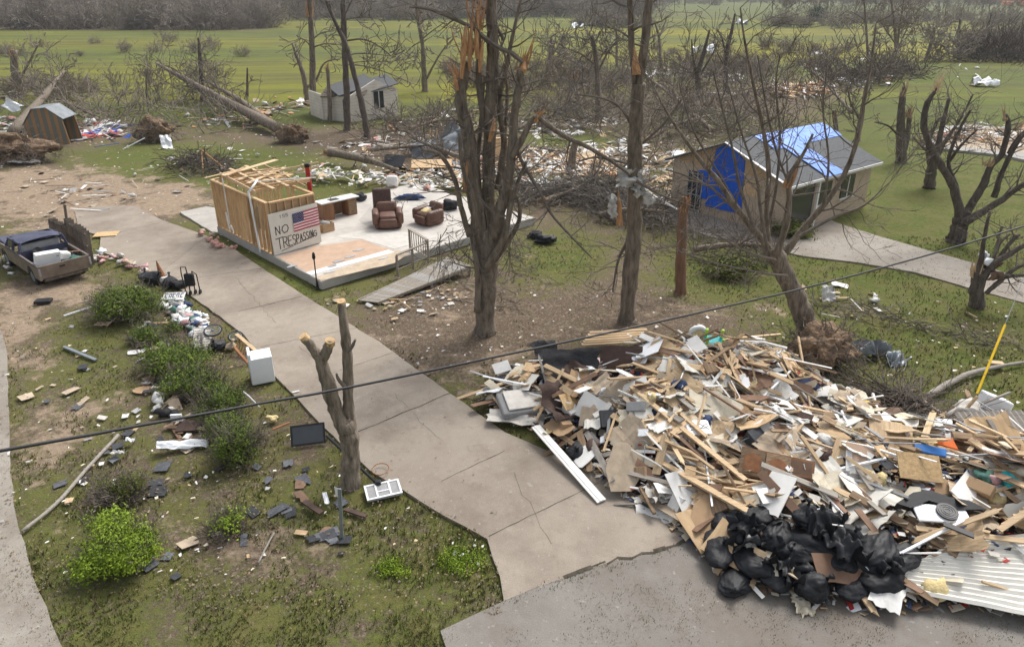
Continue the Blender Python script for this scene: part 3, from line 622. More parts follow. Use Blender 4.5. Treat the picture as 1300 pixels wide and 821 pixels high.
# middle distance trees, traced one by one
MD = [
 ('straight_snag', 'tall straight conifer trunk peeled orange near its top left of the ruined cottage', (398, 143), [[(398, 143, 4.5), (397, 100, 4), (396, 55, 3.5), (394, 20, 3.2), (392, -30, 3)], [(397, 62, 1.5), (388, 52, 1), (376, 45, .7)], [(398, 60, 1.4), (412, 56, 1), (432, 57, .7)], [(397, 50, 1.2), (408, 42, .8), (420, 40, .6)]], (8, 2.5, 1), [(393, 18, 3, 0, 1, 1.5)]),
 ('forked_tree', 'short forked broken trunk leaning left beside the straight conifer trunk', (391, 130), [[(391, 130, 4), (388, 110, 3.4), (383, 88, 2.8), (376, 70, 2), (371, 55, 1)], [(389, 112, 2.4), (402, 100, 2), (412, 80, 1.4), (432, 75, .8)]], (4, 1.5, 1), []),
 ('conifer', 'dark broken conifer with dead side limbs in front of the ruined cottage', (441, 165), [[(441, 165, 4.5), (440, 120, 4.2), (438, 70, 4), (436, 20, 3.5), (435, -20, 3)], [(440, 52, 1.6), (460, 50, 1.3), (480, 58, 1), (495, 70, .7)], [(440, 70, 1.2), (460, 68, 1), (485, 70, .7), (500, 72, .5)], [(439, 25, 1.2), (460, 22, .9), (480, 24, .6)], [(440, 82, 1.2), (462, 84, 1), (490, 92, .8), (520, 105, .6)]], (10, 2.0, 1), []),
 ('leaning_conifer', 'bare reddish trunk leaning left across the ruined cottage', (467, 176), [[(467, 176, 4), (460, 135, 3.8), (450, 95, 3.4), (438, 55, 3), (424, 25, 2.2), (410, -8, 1.6)], [(434, 50, 1.6), (422, 20, 1.3), (416, -10, 1)], [(432, 40, 1.6), (440, 15, 1.2), (450, -5, .8)], [(445, 80, 1), (480, 78, .8), (500, 90, .5)]], (7, 2.0, 1), []),
 ('snapped_stub', 'short snapped trunk by the left corner of the ruined cottage', (419, 154), [[(419, 154, 3), (418, 120, 2.6), (416, 86, 2)]], None, [(416, 88, 2, 0, 1, .8)]),
 ('twin_tree', 'bare twin limbed tree behind the right end of the ruined cottage', (540, 116), [[(540, 116, 4), (538, 85, 3.4), (536, 55, 2.6), (530, 20, 2), (528, -10, 1.5)], [(542, 100, 2), (552, 80, 1.6), (565, 60, 1.2), (577, 48, .8)], [(536, 50, 1.2), (548, 40, 1), (565, 28, .7)], [(537, 52, 1.2), (525, 58, 1), (515, 68, .6)], [(539, 70, 1.2), (530, 30, 1), (524, 15, .6)]], (8, 2.5, 2), []),
 ('dark_snag', 'dark charred looking snag standing behind the uprooted trees at left', (258, 128), [[(258, 128, 3.4), (256, 100, 3.2), (254, 70, 2.5), (252, 48, 1.2)]], (3, 1, 1), []),
 ('thin_snag', 'thin bare pole of a tree right of the dark snag', (314, 122), [[(314, 122, 1.8), (314, 105, 1.5), (314, 86, 1)]], None, []),
 ('brown_snag', 'thick broken brown trunk at the far left above the striped shed', (20, 122), [[(20, 122, 5), (19, 95, 4.5), (17, 64, 4)], [(22, 110, 2), (34, 85, 1.6), (52, 50, 1)]], (5, 1.5, 1), [(17, 66, 4, 0, 1, .8)]),
 ('grey_sapling', 'pale slender sapling in the grey brush left of the root balls', (188, 142), [[(188, 142, 1.4), (186, 115, 1.2), (188, 85, .8)]], (5, 1.5, 1), []),
 ('slim_snag', 'slim grey snag in the brush behind the tall forked tree', (760, 152), [[(760, 152, 5), (760, 120, 4), (757, 80, 3), (752, 45, 2)], [(758, 85, 2), (740, 70, 1.5), (715, 60, 1)], [(760, 90, 2), (772, 66, 1.5), (785, 50, 1)]], (12, 2.5, 2), []),
 ('ivy_snag', 'thick grey snag left of the slim snag in the brushwood', (696, 112), [[(696, 112, 4.5), (697, 90, 4), (699, 65, 3), (700, 48, 2)], [(698, 75, 1.6), (708, 60, 1.2), (715, 46, .8)]], (8, 1.5, 1), []),
 ('bent_snag', 'pale splintered stub bent over in the brushwood', (734, 130), [[(734, 130, 3.5), (731, 112, 3.2), (728, 92, 2.5)], [(733, 116, 1.5), (742, 108, 1.2), (756, 116, .8)]], (3, 1, 1), [(729, 98, 3, -.1, 1, 1.0)]),
 ('twisted_snag', 'dark twisted snag with a hooked top in the brushwood centre right', (922, 120), [[(922, 120, 4), (921, 90, 3.4), (924, 60, 2.6), (930, 35, 2), (933, 17, 1)], [(922, 75, 1.8), (917, 50, 1.4), (910, 38, .8)], [(922, 88, 1.4), (912, 70, 1), (905, 52, .8)]], (7, 1.5, 1), []),
 ('snapped_snag', 'dark snag leaning right beside the twisted snag', (888, 125), [[(888, 125, 4.5), (886, 95, 3.6), (894, 65, 2.4), (901, 38, 1.4)], [(886, 100, 3), (880, 75, 2), (878, 50, 1.2)], [(889, 95, 2), (904, 70, 1.4), (912, 52, .8)]], (7, 1.5, 1), []),
 ('slender_tree', 'slender bare tree at the near edge of the yellow meadow', (838, 92), [[(838, 92, 2.6), (838, 65, 2), (836, 45, 1.6), (831, 28, .8)], [(837, 48, 1.2), (842, 35, 1), (846, 24, .6)]], (6, 1.5, 1), []),
 ('dead_poplar', 'dead slender poplar left of the forked tree in the brush', (783, 84), [[(783, 84, 2), (783, 60, 1.6), (782, 35, 1)]], (6, 1.3, 1), []),
 ('meadow_tree', 'bare upright tree with many stems in the right meadow', (1138, 68), [[(1138, 68, 2.5), (1137, 45, 2), (1134, 20, 1.6), (1130, -10, 1.2)], [(1139, 60, 2), (1142, 35, 1.6), (1146, 10, 1.2), (1148, -10, 1)], [(1140, 62, 1.4), (1150, 40, 1.2), (1158, 22, .8)], [(1136, 55, 1.2), (1126, 40, 1), (1115, 24, .6)]], (16, 4, 2), []),
 ('leaning_poplar', 'tall thin bare poplar left of the upright tree in the right meadow', (1103, 88), [[(1103, 88, 1.8), (1101, 55, 1.6), (1099, 25, 1.3), (1096, -10, 1)]], (14, 3.5, 2), []),
 ('ragged_tree', 'ragged broken tree draped with torn branches in the right meadow', (1175, 78), [[(1175, 78, 2.5), (1182, 55, 2.2), (1187, 34, 2)], [(1182, 55, 1.4), (1200, 60, 1), (1207, 78, .8)]], (26, 3.5, 2), []),
 ('thin_tree', 'thin bare tree by the dark brush mound at right', (1217, 76), [[(1217, 76, 2), (1216, 50, 1.6), (1219, 25, 1)], [(1217, 70, 1.6), (1225, 55, 1.2), (1232, 46, .8)]], (12, 3, 2), []),
 ('pale_sapling', 'pale many branched sapling above the tarped roof', (1116, 108), [[(1116, 108, 1.8), (1118, 92, 1.4), (1112, 78, 1)], [(1118, 94, 1.2), (1128, 84, 1), (1138, 72, .6)]], (12, 2, 2), []),
 ('leafless_tree', 'leafless tree leaning over the brush above the tarped roof', (1088, 178), [[(1088, 178, 3.5), (1092, 155, 3), (1096, 130, 2.2), (1100, 105, 1.4)], [(1091, 150, 2.2), (1080, 130, 1.6), (1075, 105, 1)]], (9, 1.8, 2), []),
 ('snapped_stub', 'pale splintered stub behind the tarped house', (1062, 165), [[(1062, 165, 3.2), (1060, 150, 3), (1058, 140, 2)]], (4, 1, 1), [(1059, 146, 2.6, 0, 1, .8)]),
]
for nm, lb, base, limbs, tw, spl in MD:
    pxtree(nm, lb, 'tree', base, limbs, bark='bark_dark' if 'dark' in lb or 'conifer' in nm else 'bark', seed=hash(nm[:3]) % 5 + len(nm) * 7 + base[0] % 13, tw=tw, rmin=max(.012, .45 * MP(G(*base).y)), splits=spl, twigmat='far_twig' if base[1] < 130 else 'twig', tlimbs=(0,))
# fallen trees: trunk + branches, lying on the ground
def fallen(name, label, a, b_, r, seed, root=None, crown=26, L=2.6, za=.4, zb=1.2, bark='bark', split=False, bend=.3, group=None):
    rr = random.Random(seed); p = G(*a) + Vector((0, 0, za)); q = G(*b_) + Vector((0, 0, zb)); t = thing(name, label, 'fallen tree', G(*a), group)
    mid = p.lerp(q, .5) + Vector((rr.uniform(-.3, .3), rr.uniform(-.3, .3), rr.uniform(-.05, bend))); tr = MB(); cr = MB()
    Q, R_ = limb(tr, [p, mid, q], [r, r * .75, r * .35], 9, 8, rr=rr); tr.build('trunk', bark, t, smooth=True)
    rm = max(.01, .4 * MP(p.y))
    twigs_on(cr, Q, [max(.03, x) for x in R_], rr, crown, L, 2, .3, .12, .9, rmin=rm); cr.build('branches', 'twig', t)
    if split: s_ = MB(); splinter(s_, p, p - q, r, rr, 9, .5); s_.build('split_wood', 'split_wood', t)
    return t
fallen('fallen_tree', 'large uprooted tree with its crown fanned left of its round root ball', (352, 172), (205, 92 + 22), .42, 51, crown=42, L=3.6, za=.6, zb=3.0)
fallen('fallen_tree', 'second uprooted trunk crossing under the fanned crown', (348, 168), (262, 128), .3, 52, crown=18, L=2.6, za=.6, zb=2.2)
rootball('root_ball', 'round clay root ball of the large uprooted tree left of the cottage', G(371, 180), (1.15, .8, .75), 15, num=40)
rootball('root_ball', 'brown root ball with a sheet of grey metal leaning on it', G(199, 179), (1.5, .9, .95), 16, num=60)
fallen('fallen_tree', 'uprooted trunk leaning behind the striped shed', (22, 190), (88, 118), .4, 53, crown=34, L=3, za=1.2, zb=2.4)
rootball('root_ball', 'wide muddy root mass in front of the striped shed', G(24, 204), (2.4, 1.3, 1.0), 17, num=90)
fallen('fallen_tree', 'long fallen trunk with a sawn pale end lying behind the stud walls', (416, 206), (505, 222), .3, 54, crown=10, L=1.2, za=.7, zb=.3, split=True)
fallen('fallen_tree', 'fallen trunk with upturned limbs beside the overturned metal roof', (600, 215), (530, 196), .2, 55, crown=20, L=1.6, za=.5, zb=1.0)
fallen('fallen_tree', 'slim fallen tree reaching over the brushwood from the right', (905, 175), (790, 120), .2, 56, crown=40, L=3, za=.5, zb=3.5)
fallen('fallen_tree', 'bowed fallen tree arching in the brushwood behind the shattered tree', (755, 110), (690, 92), .22, 57, crown=34, L=3, za=1.5, zb=4, bend=2.5)
fallen('fallen_tree', 'long fallen sapling above the tarped roof with a broken crown', (1080, 150), (1010, 108), .18, 58, crown=34, L=3, za=.5, zb=3.0)
fallen('fallen_log', 'weathered grey pole lying across the grass at the right edge', (1175, 508), (1310, 462), .10, 59, crown=0, za=.12, zb=.12, bark='lumber_grey', bend=.02)
for i_, (a_, b_, r_, cr_) in enumerate((((690, 262), (760, 244), .16, 14), ((760, 280), (846, 292), .18, 12), ((720, 246), (800, 252), .12, 16), ((655, 168), (740, 150), .2, 22), ((820, 182), (900, 160), .2, 24), ((120, 150), (60, 132), .2, 22), ((470, 196), (560, 200), .14, 12), ((880, 325), (975, 338), .14, 14), ((300, 140), (240, 120), .2, 26), ((520, 168), (590, 158), .16, 16), ((910, 130), (985, 118), .2, 20), ((660, 240), (600, 232), .12, 12))):
    fallen('fallen_tree', ['broken trunk lying in the left of the big brushwood heap', 'broken trunk at the near right foot of the big brushwood heap', 'thin trunk lying on top of the big brushwood heap', 'fallen trunk in the thicket just right of the shattered tree', 'fallen tree behind the tarped house gable', 'fallen trunk in the left thicket above the shed', 'fallen trunk between the cottage and the overturned roof', 'fallen limb on the grass left of the leaning tree', 'fallen trunk under the fanned crown at left', 'fallen tree right of the cottage ruin', 'fallen trunk left of the tan wreckage pile', 'fallen limb on the far corner of the slab'][i_], a_, b_, r_, 300 + i_, crown=cr_, L=1.6 + (3 if a_[1] < 190 else 0) * .5, za=.3, zb=.9, split=i_ % 2 == 0)
# brush piles: tangles of cut and broken branches, one mass each
def tangle(name, poly, N, hgt, L, r, seed, label, mt='twig', kind='stuff', cat='brushwood', z0=0.0, lie=.25, cmul=1.0):
    rr = random.Random(seed); P = GP(poly); xs_ = [p[0] for p in P]; ys_ = [p[1] for p in P]; mb = MB(); rm = .45 * MP(sum(ys_) / len(ys_)) * cmul; k = 0; tries = 0
    cx, cy = sum(xs_) / len(P), sum(ys_) / len(P)
    while k < N and tries < N * 30:
        tries += 1; x = rr.uniform(min(xs_), max(xs_)); y = rr.uniform(min(ys_), max(ys_))
        if not inpoly(x, y, P): continue
        k += 1; e = min(1, edist(x, y, P) / (hgt * 1.2)); h = hgt * e * (.6 + .8 * abs(noise.noise(Vector((x * .35, y * .35, seed))))) ; z = z0 + rr.uniform(0, max(.06, h))
        a = rr.uniform(0, 2 * pi); d = Vector((cos(a), sin(a), rr.gauss(0, lie)))
        grow(mb, Vector((x, y, z)), d, L * rr.uniform(.4, 1.2), max(rm, r * rr.uniform(.4, 1.3)), 1, rr, .8, -.05 if lie < .4 else .15, .16, (1, 3), 3, rmin=rm * .8)
    o = mb.build(name, mt); tag(o, label, cat, kind=kind); return o
tangle('brushwood', [(650, 235), (720, 238), (790, 240), (850, 262), (852, 295), (800, 290), (740, 268), (700, 262), (655, 262)], 700, 1.1, 2.2, .035, 61, 'grey brown tangle of broken branches heaped between the slab and the tarped house', mt='twig_grey')
tangle('brushwood', [(225, 206), (250, 200), (290, 205), (300, 222), (265, 226), (220, 220)], 260, .9, 1.6, .03, 62, 'small heap of brushwood on the grass behind the stud walls', mt='bark_dark')
tangle('brushwood', [(850, 315), (900, 290), (960, 300), (1000, 312), (985, 345), (930, 350), (880, 335)], 150, .4, 1.6, .025, 63, 'scattered twigs and branches on the ground round the leaning tree')
tangle('brushwood', [(1080, 512), (1130, 505), (1195, 535), (1190, 580), (1110, 560)], 330, .9, 1.6, .03, 64, 'dark tangle of branches mixed into the right of the debris heap', mt='bark_dark', z0=.3)
tangle('brushwood', [(1000, 375), (1060, 380), (1150, 402), (1300, 440), (1300, 452), (1150, 420), (1050, 400)], 130, .12, 1.2, .018, 65, 'line of twigs and dead grass crossing the right lawn')
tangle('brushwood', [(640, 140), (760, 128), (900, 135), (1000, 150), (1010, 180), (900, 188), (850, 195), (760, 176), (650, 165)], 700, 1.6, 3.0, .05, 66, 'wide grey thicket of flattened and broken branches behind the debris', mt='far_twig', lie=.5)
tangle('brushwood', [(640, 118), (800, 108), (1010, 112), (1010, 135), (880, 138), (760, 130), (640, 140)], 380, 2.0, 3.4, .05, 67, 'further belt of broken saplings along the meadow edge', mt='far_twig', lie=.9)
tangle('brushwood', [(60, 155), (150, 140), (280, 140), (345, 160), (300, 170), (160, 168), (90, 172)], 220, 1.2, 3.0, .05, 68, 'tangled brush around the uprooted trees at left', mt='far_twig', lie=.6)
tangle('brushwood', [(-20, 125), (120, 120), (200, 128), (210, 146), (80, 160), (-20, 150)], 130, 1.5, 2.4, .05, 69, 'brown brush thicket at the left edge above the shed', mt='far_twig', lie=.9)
tangle('brushwood', [(470, 150), (580, 140), (590, 180), (520, 192), (450, 186)], 260, 1.1, 2.0, .035, 70, 'branches tangled right of the ruined cottage', mt='twig', lie=.6)
tangle('brushwood', [(1050, 100), (1110, 92), (1160, 88), (1170, 100), (1100, 112), (1045, 112)], 420, 2.6, 3.5, .05, 71, 'dark low mound of brush in the right meadow above the tarped house', mt='bark_dark', lie=.4)
tangle('brushwood', [(1225, 72), (1310, 66), (1310, 80), (1230, 80)], 500, 6.0, 5.0, .06, 72, 'dark brush mound at the right edge of the meadow', mt='bark_dark', lie=.6)
tangle('brushwood', [(700, 190), (700, 200), (640, 202), (560, 190), (560, 182), (640, 180)], 120, .5, 1.4, .025, 73, 'broken branches strewn through the wreckage behind the slab')
tangle('brushwood', [(560, 330), (600, 300), (660, 300), (680, 330), (660, 400), (580, 400)], 120, .12, .9, .012, 74, 'fallen twigs under the shattered tree')
# far hedgerows: bushes and bare trees copied from a few models
def farbush(seed, h, w, mt):
    rr = random.Random(seed); t = thing('bare_bush', 'leafless', 'bush', (0, 0, 0)); mb = MB()
    for q in range(34):
        a = rr.uniform(0, 2 * pi); s_ = rr.uniform(0, w * .5); p = Vector((cos(a) * s_, sin(a) * s_ * .5, -.2)); d = Vector((cos(a) * .6, sin(a) * .4, rr.uniform(.6, 1.6)))
        grow(mb, p, d, h * rr.uniform(.5, 1), .06, 2, rr, .8, .05, .2, (3, 4), 3, rmin=.035)
    o = mb.build('stems', mt, t, origin=Vector()); return t
def fartree(seed, h, mt):
    rr = random.Random(seed); t = thing('bare_tree', 'leafless', 'tree', (0, 0, 0)); mb = MB(); tr = MB(); P = []; R_ = []; x = y = 0
    for i in range(8): P.append(Vector((x, y, h * .62 * i / 7 - .2))); R_.append(.24 * (1 - i / 9)); x += rr.gauss(0, .18); y += rr.gauss(0, .15)
    tr.tube(P, R_, 5); twigs_on(mb, P, R_, rr, 15, h * .32, 3, .3, .35, .65, rmin=.035, rs=.7); grow(mb, P[-1], Vector((0, 0, 1)), h * .4, .09, 3, rr, .6, .3, rmin=.035)
    tr.build('trunk', mt, t, origin=Vector()); mb.build('crown', mt, t, origin=Vector()); return t

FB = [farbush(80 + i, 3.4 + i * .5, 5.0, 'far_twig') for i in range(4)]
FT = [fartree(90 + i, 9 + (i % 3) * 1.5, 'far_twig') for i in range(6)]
rr = random.Random(17)
def row(kind, n_, x0, x1, y0, y1, smin, smax, label, group, jit=0):
    src = FB if kind == 'b' else FT
    for i in range(n_):
        px = x0 + (x1 - x0) * (i + rr.uniform(.1, .9)) / n_; py = rr.uniform(y0, y1); p = G(px, py)
        s0 = src[rr.randrange(len(src))]; s_ = rr.uniform(smin, smax)
        o = dup(s0, (p.x, p.y, -.1 + max(0, (p.y - 330) * .0035)), rr.uniform(0, 6.3), s_); o['group'] = group; o['label'] = label
row('b', 70, -60, 345, 29, 38, 1.3, 2.4, 'leafless grey brown bush in the dense hedge across the left field', 'bushes of the left hedge')
row('t', 40, -60, 345, 27, 38, .9, 1.5, 'bare grey tree standing in the hedge across the left field', 'trees of the left hedge')
row('b', 56, -60, 620, 20, 27, 1.3, 2.6, 'leafless bush in the far belt left of the shattered tree', 'bushes of the far left belt')
row('t', 44, -60, 620, 19, 27, 1.1, 1.9, 'bare tree in the far belt left of the shattered tree', 'trees of the far left belt')
row('b', 40, 300, 830, 18, 23, 1.8, 3.4, 'distant leafless bush on the field edge behind the middle trees', 'bushes of the far middle belt')
row('t', 34, 300, 830, 17, 23, 1.4, 2.2, 'distant bare tree on the field edge behind the middle trees', 'trees of the far middle belt')
row('b', 24, 970, 1320, 25, 36, .8, 1.7, 'leafless bush in the tree belt at the far right', 'bushes of the far right belt')
row('t', 30, 970, 1320, 22, 33, 1.0, 1.7, 'bare tree in the tree belt at the far right', 'trees of the far right belt')
row('b', 90, -100, 1400, 4, 9, 2.2, 3.6, 'hazy bush on the horizon beyond the green fields', 'bushes on the horizon')
row('t', 60, -100, 1400, 4, 9, 1.6, 2.6, 'hazy bare tree on the horizon beyond the green fields', 'trees on the horizon')
row('b', 11, -20, 330, 50, 76, .25, .7, 'low shrub at the near edge of the left field', 'low shrubs on the left field')
row('b', 8, 730, 830, 32, 36, .9, 1.5, 'dark shrub clump at the far edge of the yellow meadow', 'shrubs by the yellow meadow')
row('b', 26, 820, 1080, 60, 108, .35, .8, 'small leafless shrub in the meadow right of the tall tree', 'shrubs in the right meadow')
row('b', 22, 560, 800, 88, 118, .35, .75, 'leafless sapling clump before the yellow meadow', 'sapling clumps')
row('t', 16, 590, 1010, 92, 128, .28, .6, 'storm thinned sapling in the belt before the meadow', 'saplings before the meadow')
row('b', 6, -10, 110, 108, 125, .35, .6, 'leafless bush at the left edge above the shed', 'bushes above the shed')
row('t', 5, 130, 300, 110, 135, .3, .45, 'bare sapling in the brush behind the root balls', 'saplings behind the root balls')
row('b', 14, 1230, 1310, 60, 72, .7, 1.3, 'dark bush of the mound at the right edge of the meadow', 'bushes of the right mound')
for s0 in FB + FT:
    for ch in list(s0.children): bpy.data.objects.remove(ch)
    bpy.data.objects.remove(s0)
# leafy bushes
def leafbush(name, label, c, r, leafmat, n_, ls, seed, stems=40, cover_=1.0, low=-.5, stemmat='twig', clump=9, group=None):
    rr = random.Random(seed); t = thing(name, label, 'bush', c, group); lf = MB(); st = MB(); C = []
    for q in range(stems):
        d = Vector((rr.gauss(0, .8), rr.gauss(0, .8), rr.uniform(.2, 1.2))).normalized(); e = Vector((d.x * r[0], d.y * r[1], d.z * r[2] * 1.6))
        grow(st, Vector((c.x + d.x * .15, c.y + d.y * .15, c.z - .1)), e, e.length * rr.uniform(.7, 1.0), .016, 2, rr, .5, .1, .1, (2, 4), 3, rmin=.005)
    cc = c + Vector((0, 0, r[2] * .85)); LB = [(0, 0, 0, .8)] + [(rr.uniform(-.6, .6), rr.uniform(-.6, .6), rr.uniform(-.35, .3), rr.uniform(.35, .62)) for _ in range(7)]
    while len(C) < n_ // clump:
        d = Vector((rr.gauss(0, 1), rr.gauss(0, 1), rr.gauss(0, 1))).normalized()
        if d.z < low + rr.uniform(-.2, .2): continue
        k = rr.uniform(.62, 1.0) * (1 + .75 * noise.noise(d * 2.2 + Vector((seed, 0, 0)))) ; hole = noise.noise(d * 3.1 + Vector((0, seed, 4)))
        if hole > .35 * cover_ + .0 and rr.random() < .85: C.append(None); continue
        lb_ = LB[rr.randrange(8)]; C.append((cc + Vector(((lb_[0] + d.x * k * lb_[3]) * r[0] * 1.1, (lb_[1] + d.y * k * lb_[3]) * r[1] * 1.1, max(-.8, lb_[2] + d.z * k * lb_[3]) * r[2] * 1.15)), d))
    for q in C:
        if q is None: continue
        o, d = q
        for j in range(clump):
            p = o + Vector((rr.gauss(0, 1), rr.gauss(0, 1), rr.gauss(0, 1))) * ls * 1.5; a = (d + Vector((rr.gauss(0, .7), rr.gauss(0, .7), rr.gauss(.3, .6)))).normalized(); u = a.orthogonal(); u.rotate(Matrix.Rotation(rr.uniform(0, 6.3), 3, a)); v = a.cross(u)
            s_ = ls * rr.uniform(.6, 1.2); lf.add([p - u * s_ * .5, p + v * s_ * .28, p + u * s_ * .6 + a * s_ * .15, p - v * s_ * .28], [(0, 1, 2, 3)])
    lf.build('leaves', leafmat, t); st.build('stems', stemmat, t); return t
leafbush('bush', 'bright lime green rounded bush at the bottom left', G(157, 712), (.68, .6, .52), 'leaf_bright', 15000, .045, 1, low=-.35)
leafbush('bush', 'half dead brown bush with a few bright leaves right of the lime green bush', G(288, 676), (.36, .34, .36), 'leaf_bright', 900, .05, 2, stems=90, cover_=-.2, low=.25)
leafbush('bush', 'dull olive bush behind the lime green bush', G(152, 632), (.52, .42, .34), 'leaf_olive', 3000, .035, 3, stems=150, low=-.1, cover_=.3)
leafbush('bush', 'wide green bush beside the pickup truck tailgate', G(163, 402), (1.35, 1.05, .6), 'leaf_mid', 14000, .06, 4, stems=120, cover_=.7)
leafbush('bush', 'yellowish green bush left of the clothes heap', G(222, 466), (1.0, .9, .5), 'leaf_mid', 11000, .05, 5, stems=120, cover_=.6)
leafbush('bush', 'low olive bush left of the white dryer', G(250, 498), (.85, .65, .42), 'leaf_mid', 7000, .045, 6, stems=140, cover_=.4)
leafbush('bush', 'small leafy bush in the row just left of the white dryer', G(279, 526), (.65, .55, .42), 'leaf_mid', 6000, .042, 7, stems=110, cover_=.5)
leafbush('bush', 'low green bush between the clothes heap and the litter line', G(196, 432), (.7, .6, .35), 'leaf_mid', 5000, .05, 15, stems=90, cover_=.4)
leafbush('bush', 'low green bush at the foot of the dryer bushes', G(290, 552), (.5, .5, .38), 'leaf_mid', 4500, .042, 16, stems=90, cover_=.4)
leafbush('bush', 'fresh green bush under the power cable', G(304, 582), (.55, .6, .6), 'leaf_mid', 8000, .04, 8, stems=120, cover_=.5)
leafbush('bush', 'weedy green bush behind the debris on the tarped house side', G(930, 352), (.9, .6, .35), 'leaf_olive', 3000, .09, 9)
leafbush('bush', 'low green shrub under the tarped house window', G(1020, 268), (1.6, .6, .5), 'leaf_dark', 4000, .12, 10)
leafbush('bush', 'leafy green shrub by the neighbour driveway', G(1000, 300), (1.0, .7, .45), 'leaf_olive', 2400, .1, 11)
leafbush('bush', 'dark evergreen standing in the far right tree belt', G(1037, 27), (2.8, 2.5, 2.8), 'leaf_dark', 3000, .6, 12, stems=10)
leafbush('bush', 'small clump of fresh weeds at the driveway corner', G(590, 715), (.45, .35, .06), 'leaf_bright', 2500, .03, 13, stems=4)
leafbush('bush', 'patch of leafy weeds at the bottom beside the sign post', G(500, 722), (.35, .25, .05), 'leaf_bright', 1800, .03, 14, stems=4)
# ---------------------------------------------------------------- the wrecked house slab
SZ = .36
Fc = G(407.6, 357, SZ); Lc = G(266, 289, SZ); Rc = G(679, 276, SZ)
ex = (Rc - Fc); LX = ex.length; ex.normalize(); ey = Vector((-ex.y, ex.x, 0)); LY = (Lc - Fc).dot(ey)
def sl(x, y, z=0.0): return Fc + ex * x + ey * y + Vector((0, 0, z))
def slp(px, py, z=0.0):     # pixel on the slab -> slab coordinates
    p = G(px, py, SZ + z) - Fc; return p.dot(ex), p.dot(ey)
RS = Matrix((ex, ey, Vector((0, 0, 1)))).transposed()
t = thing('house_foundation', 'raised concrete house slab left bare after the storm with floor coverings in patches', 'foundation', sl(0, 0) - Vector((0, 0, SZ)))
mb = MB(); mb.slab([sl(0, 0, -.02), sl(LX, 0, -.02), sl(LX, LY, -.02), sl(0, LY, -.02)], SZ - .02); mb.build('concrete_base', 'concrete', t)
mb = MB(); mb.slab([sl(.03, .03), sl(LX - .03, .03), sl(LX - .03, LY - .03), sl(.03, LY - .03)], .019); mb.build('floor', 'slabwhite', t)
def patch(name, pix, mt, z, t=t, jag=.03):
    pts = edge([G(a, b_, SZ + z) for a, b_ in pix], amp=jag, seed=len(name)); m_ = MB(); m_.slab(pts, z - .001 if z > .004 else .003); return m_.build(name, mt, t)
patch('tile_floor', [(352, 326), (392, 346), (500, 318), (458, 304), (400, 313)], 'floor_tan', .008, jag=.02)
patch('floor_strip', [(388, 346), (394, 349), (500, 320), (493, 317)], 'white', .012, jag=.02)
patch('vinyl_floor', [(404, 312), (450, 303), (480, 288), (455, 275), (425, 283), (411, 290)], 'slabwhite', .005, jag=.01)
patch('bare_floor', [(400, 352), (408, 356), (500, 334), (522, 320), (505, 318), (440, 338)], 'tan', .0045, jag=.02)
patch('grey_floor', [(425, 300), (470, 290), (560, 300), (500, 316), (460, 304)], 'drywall', .009, jag=.02)
patch('white_floor', [(470, 262), (500, 258), (510, 290), (480, 296), (455, 280)], 'slabwhite', .007, jag=.02)
for px, py, w in ((430, 332, .35), (445, 326, .3), (422, 338, .25), (455, 318, .3), (372, 338, .3), (487, 328, .25), (420, 345, .3)):
    x, y = slp(px, py); m_ = MB(); rr = random.Random(px); m_.prism([(cos(a) * w * rr.uniform(.5, 1.1), sin(a) * w * .5 * rr.uniform(.5, 1)) for a in [i * pi / 4 for i in range(8)]], .012, frame(sl(x, y, .014), ex)); m_.build('debris_scrap', 'greypanel', t)
# stud walls
WH = 2.25
x1, y1 = slp(346, 324); x2, y2 = slp(408, 310); yL = LY - .08; XW = x2
t = thing('stud_wall', 'long bare stud wall of the wrecked house facing the driveway', 'wall frame', sl(.08, y1))
def studwall(t, a, b_, n_, skip=(), hgt=WH, th=.14):
    d = (b_ - a).normalized(); r = frame(a, d)
    for nm, z in (('bottom_plate', .02), ('top_plate', hgt - .04), ('top_plate', hgt)):
        m_ = MB(); m_.bar(a + Vector((0, 0, z)), b_ + Vector((0, 0, z)), th, .036); m_.build(nm, 'stud', t)
    for i in range(n_ + 1):
        if i in skip: continue
        m_ = MB(); p = a.lerp(b_, i / n_); p = p + d * (.025 if i == 0 else -.025 if i == n_ else 0)
        m_.box(p + Vector((0, 0, hgt / 2 - .01)), (.042, th - .01, hgt - .1), Matrix((d, d.cross(Vector((0, 0, -1))), Vector((0, 0, 1)))).transposed()); m_.build('stud', 'stud', t)
studwall(t, sl(.08, y1), sl(.08, yL), 15)
for yy, z, hh in ((y1 + .9, WH * .62, 1.0),):
    m_ = MB(); m_.box(sl(.16, yy, z), (.05, .38, hh), RS); m_.build('breaker_panel', 'greypanel', t)
m_ = MB(); m_.box(sl(.17, y1 + 1.6, WH * .5), (.03, .55, WH - .2), RS); m_.build('sheathing', 'cardboard', t)
m_ = MB(); limb(m_, [sl(-.03, y1 + 3.9, WH + .35), sl(-.03, y1 + 3.9, WH * .5), sl(-.03, y1 + 3.95, .5)], [.028] * 3, 6, 3); m_.build('vent_pipe', 'white', t)
m_ = MB(); limb(m_, [sl(-.03, y1 + 3.6, .15), sl(-.05, y1 + 3.75, .45), sl(-.03, y1 + 4.0, .2), sl(-.05, y1 + 4.1, 1.0)], [.035] * 4, 6, 4); m_.build('duct_hose', 'white', t)
t2 = thing('drain_pipe', 'white plastic pipe with an elbow standing at the corner of the stud walls', 'pipe', sl(-.07, y1 + .95))
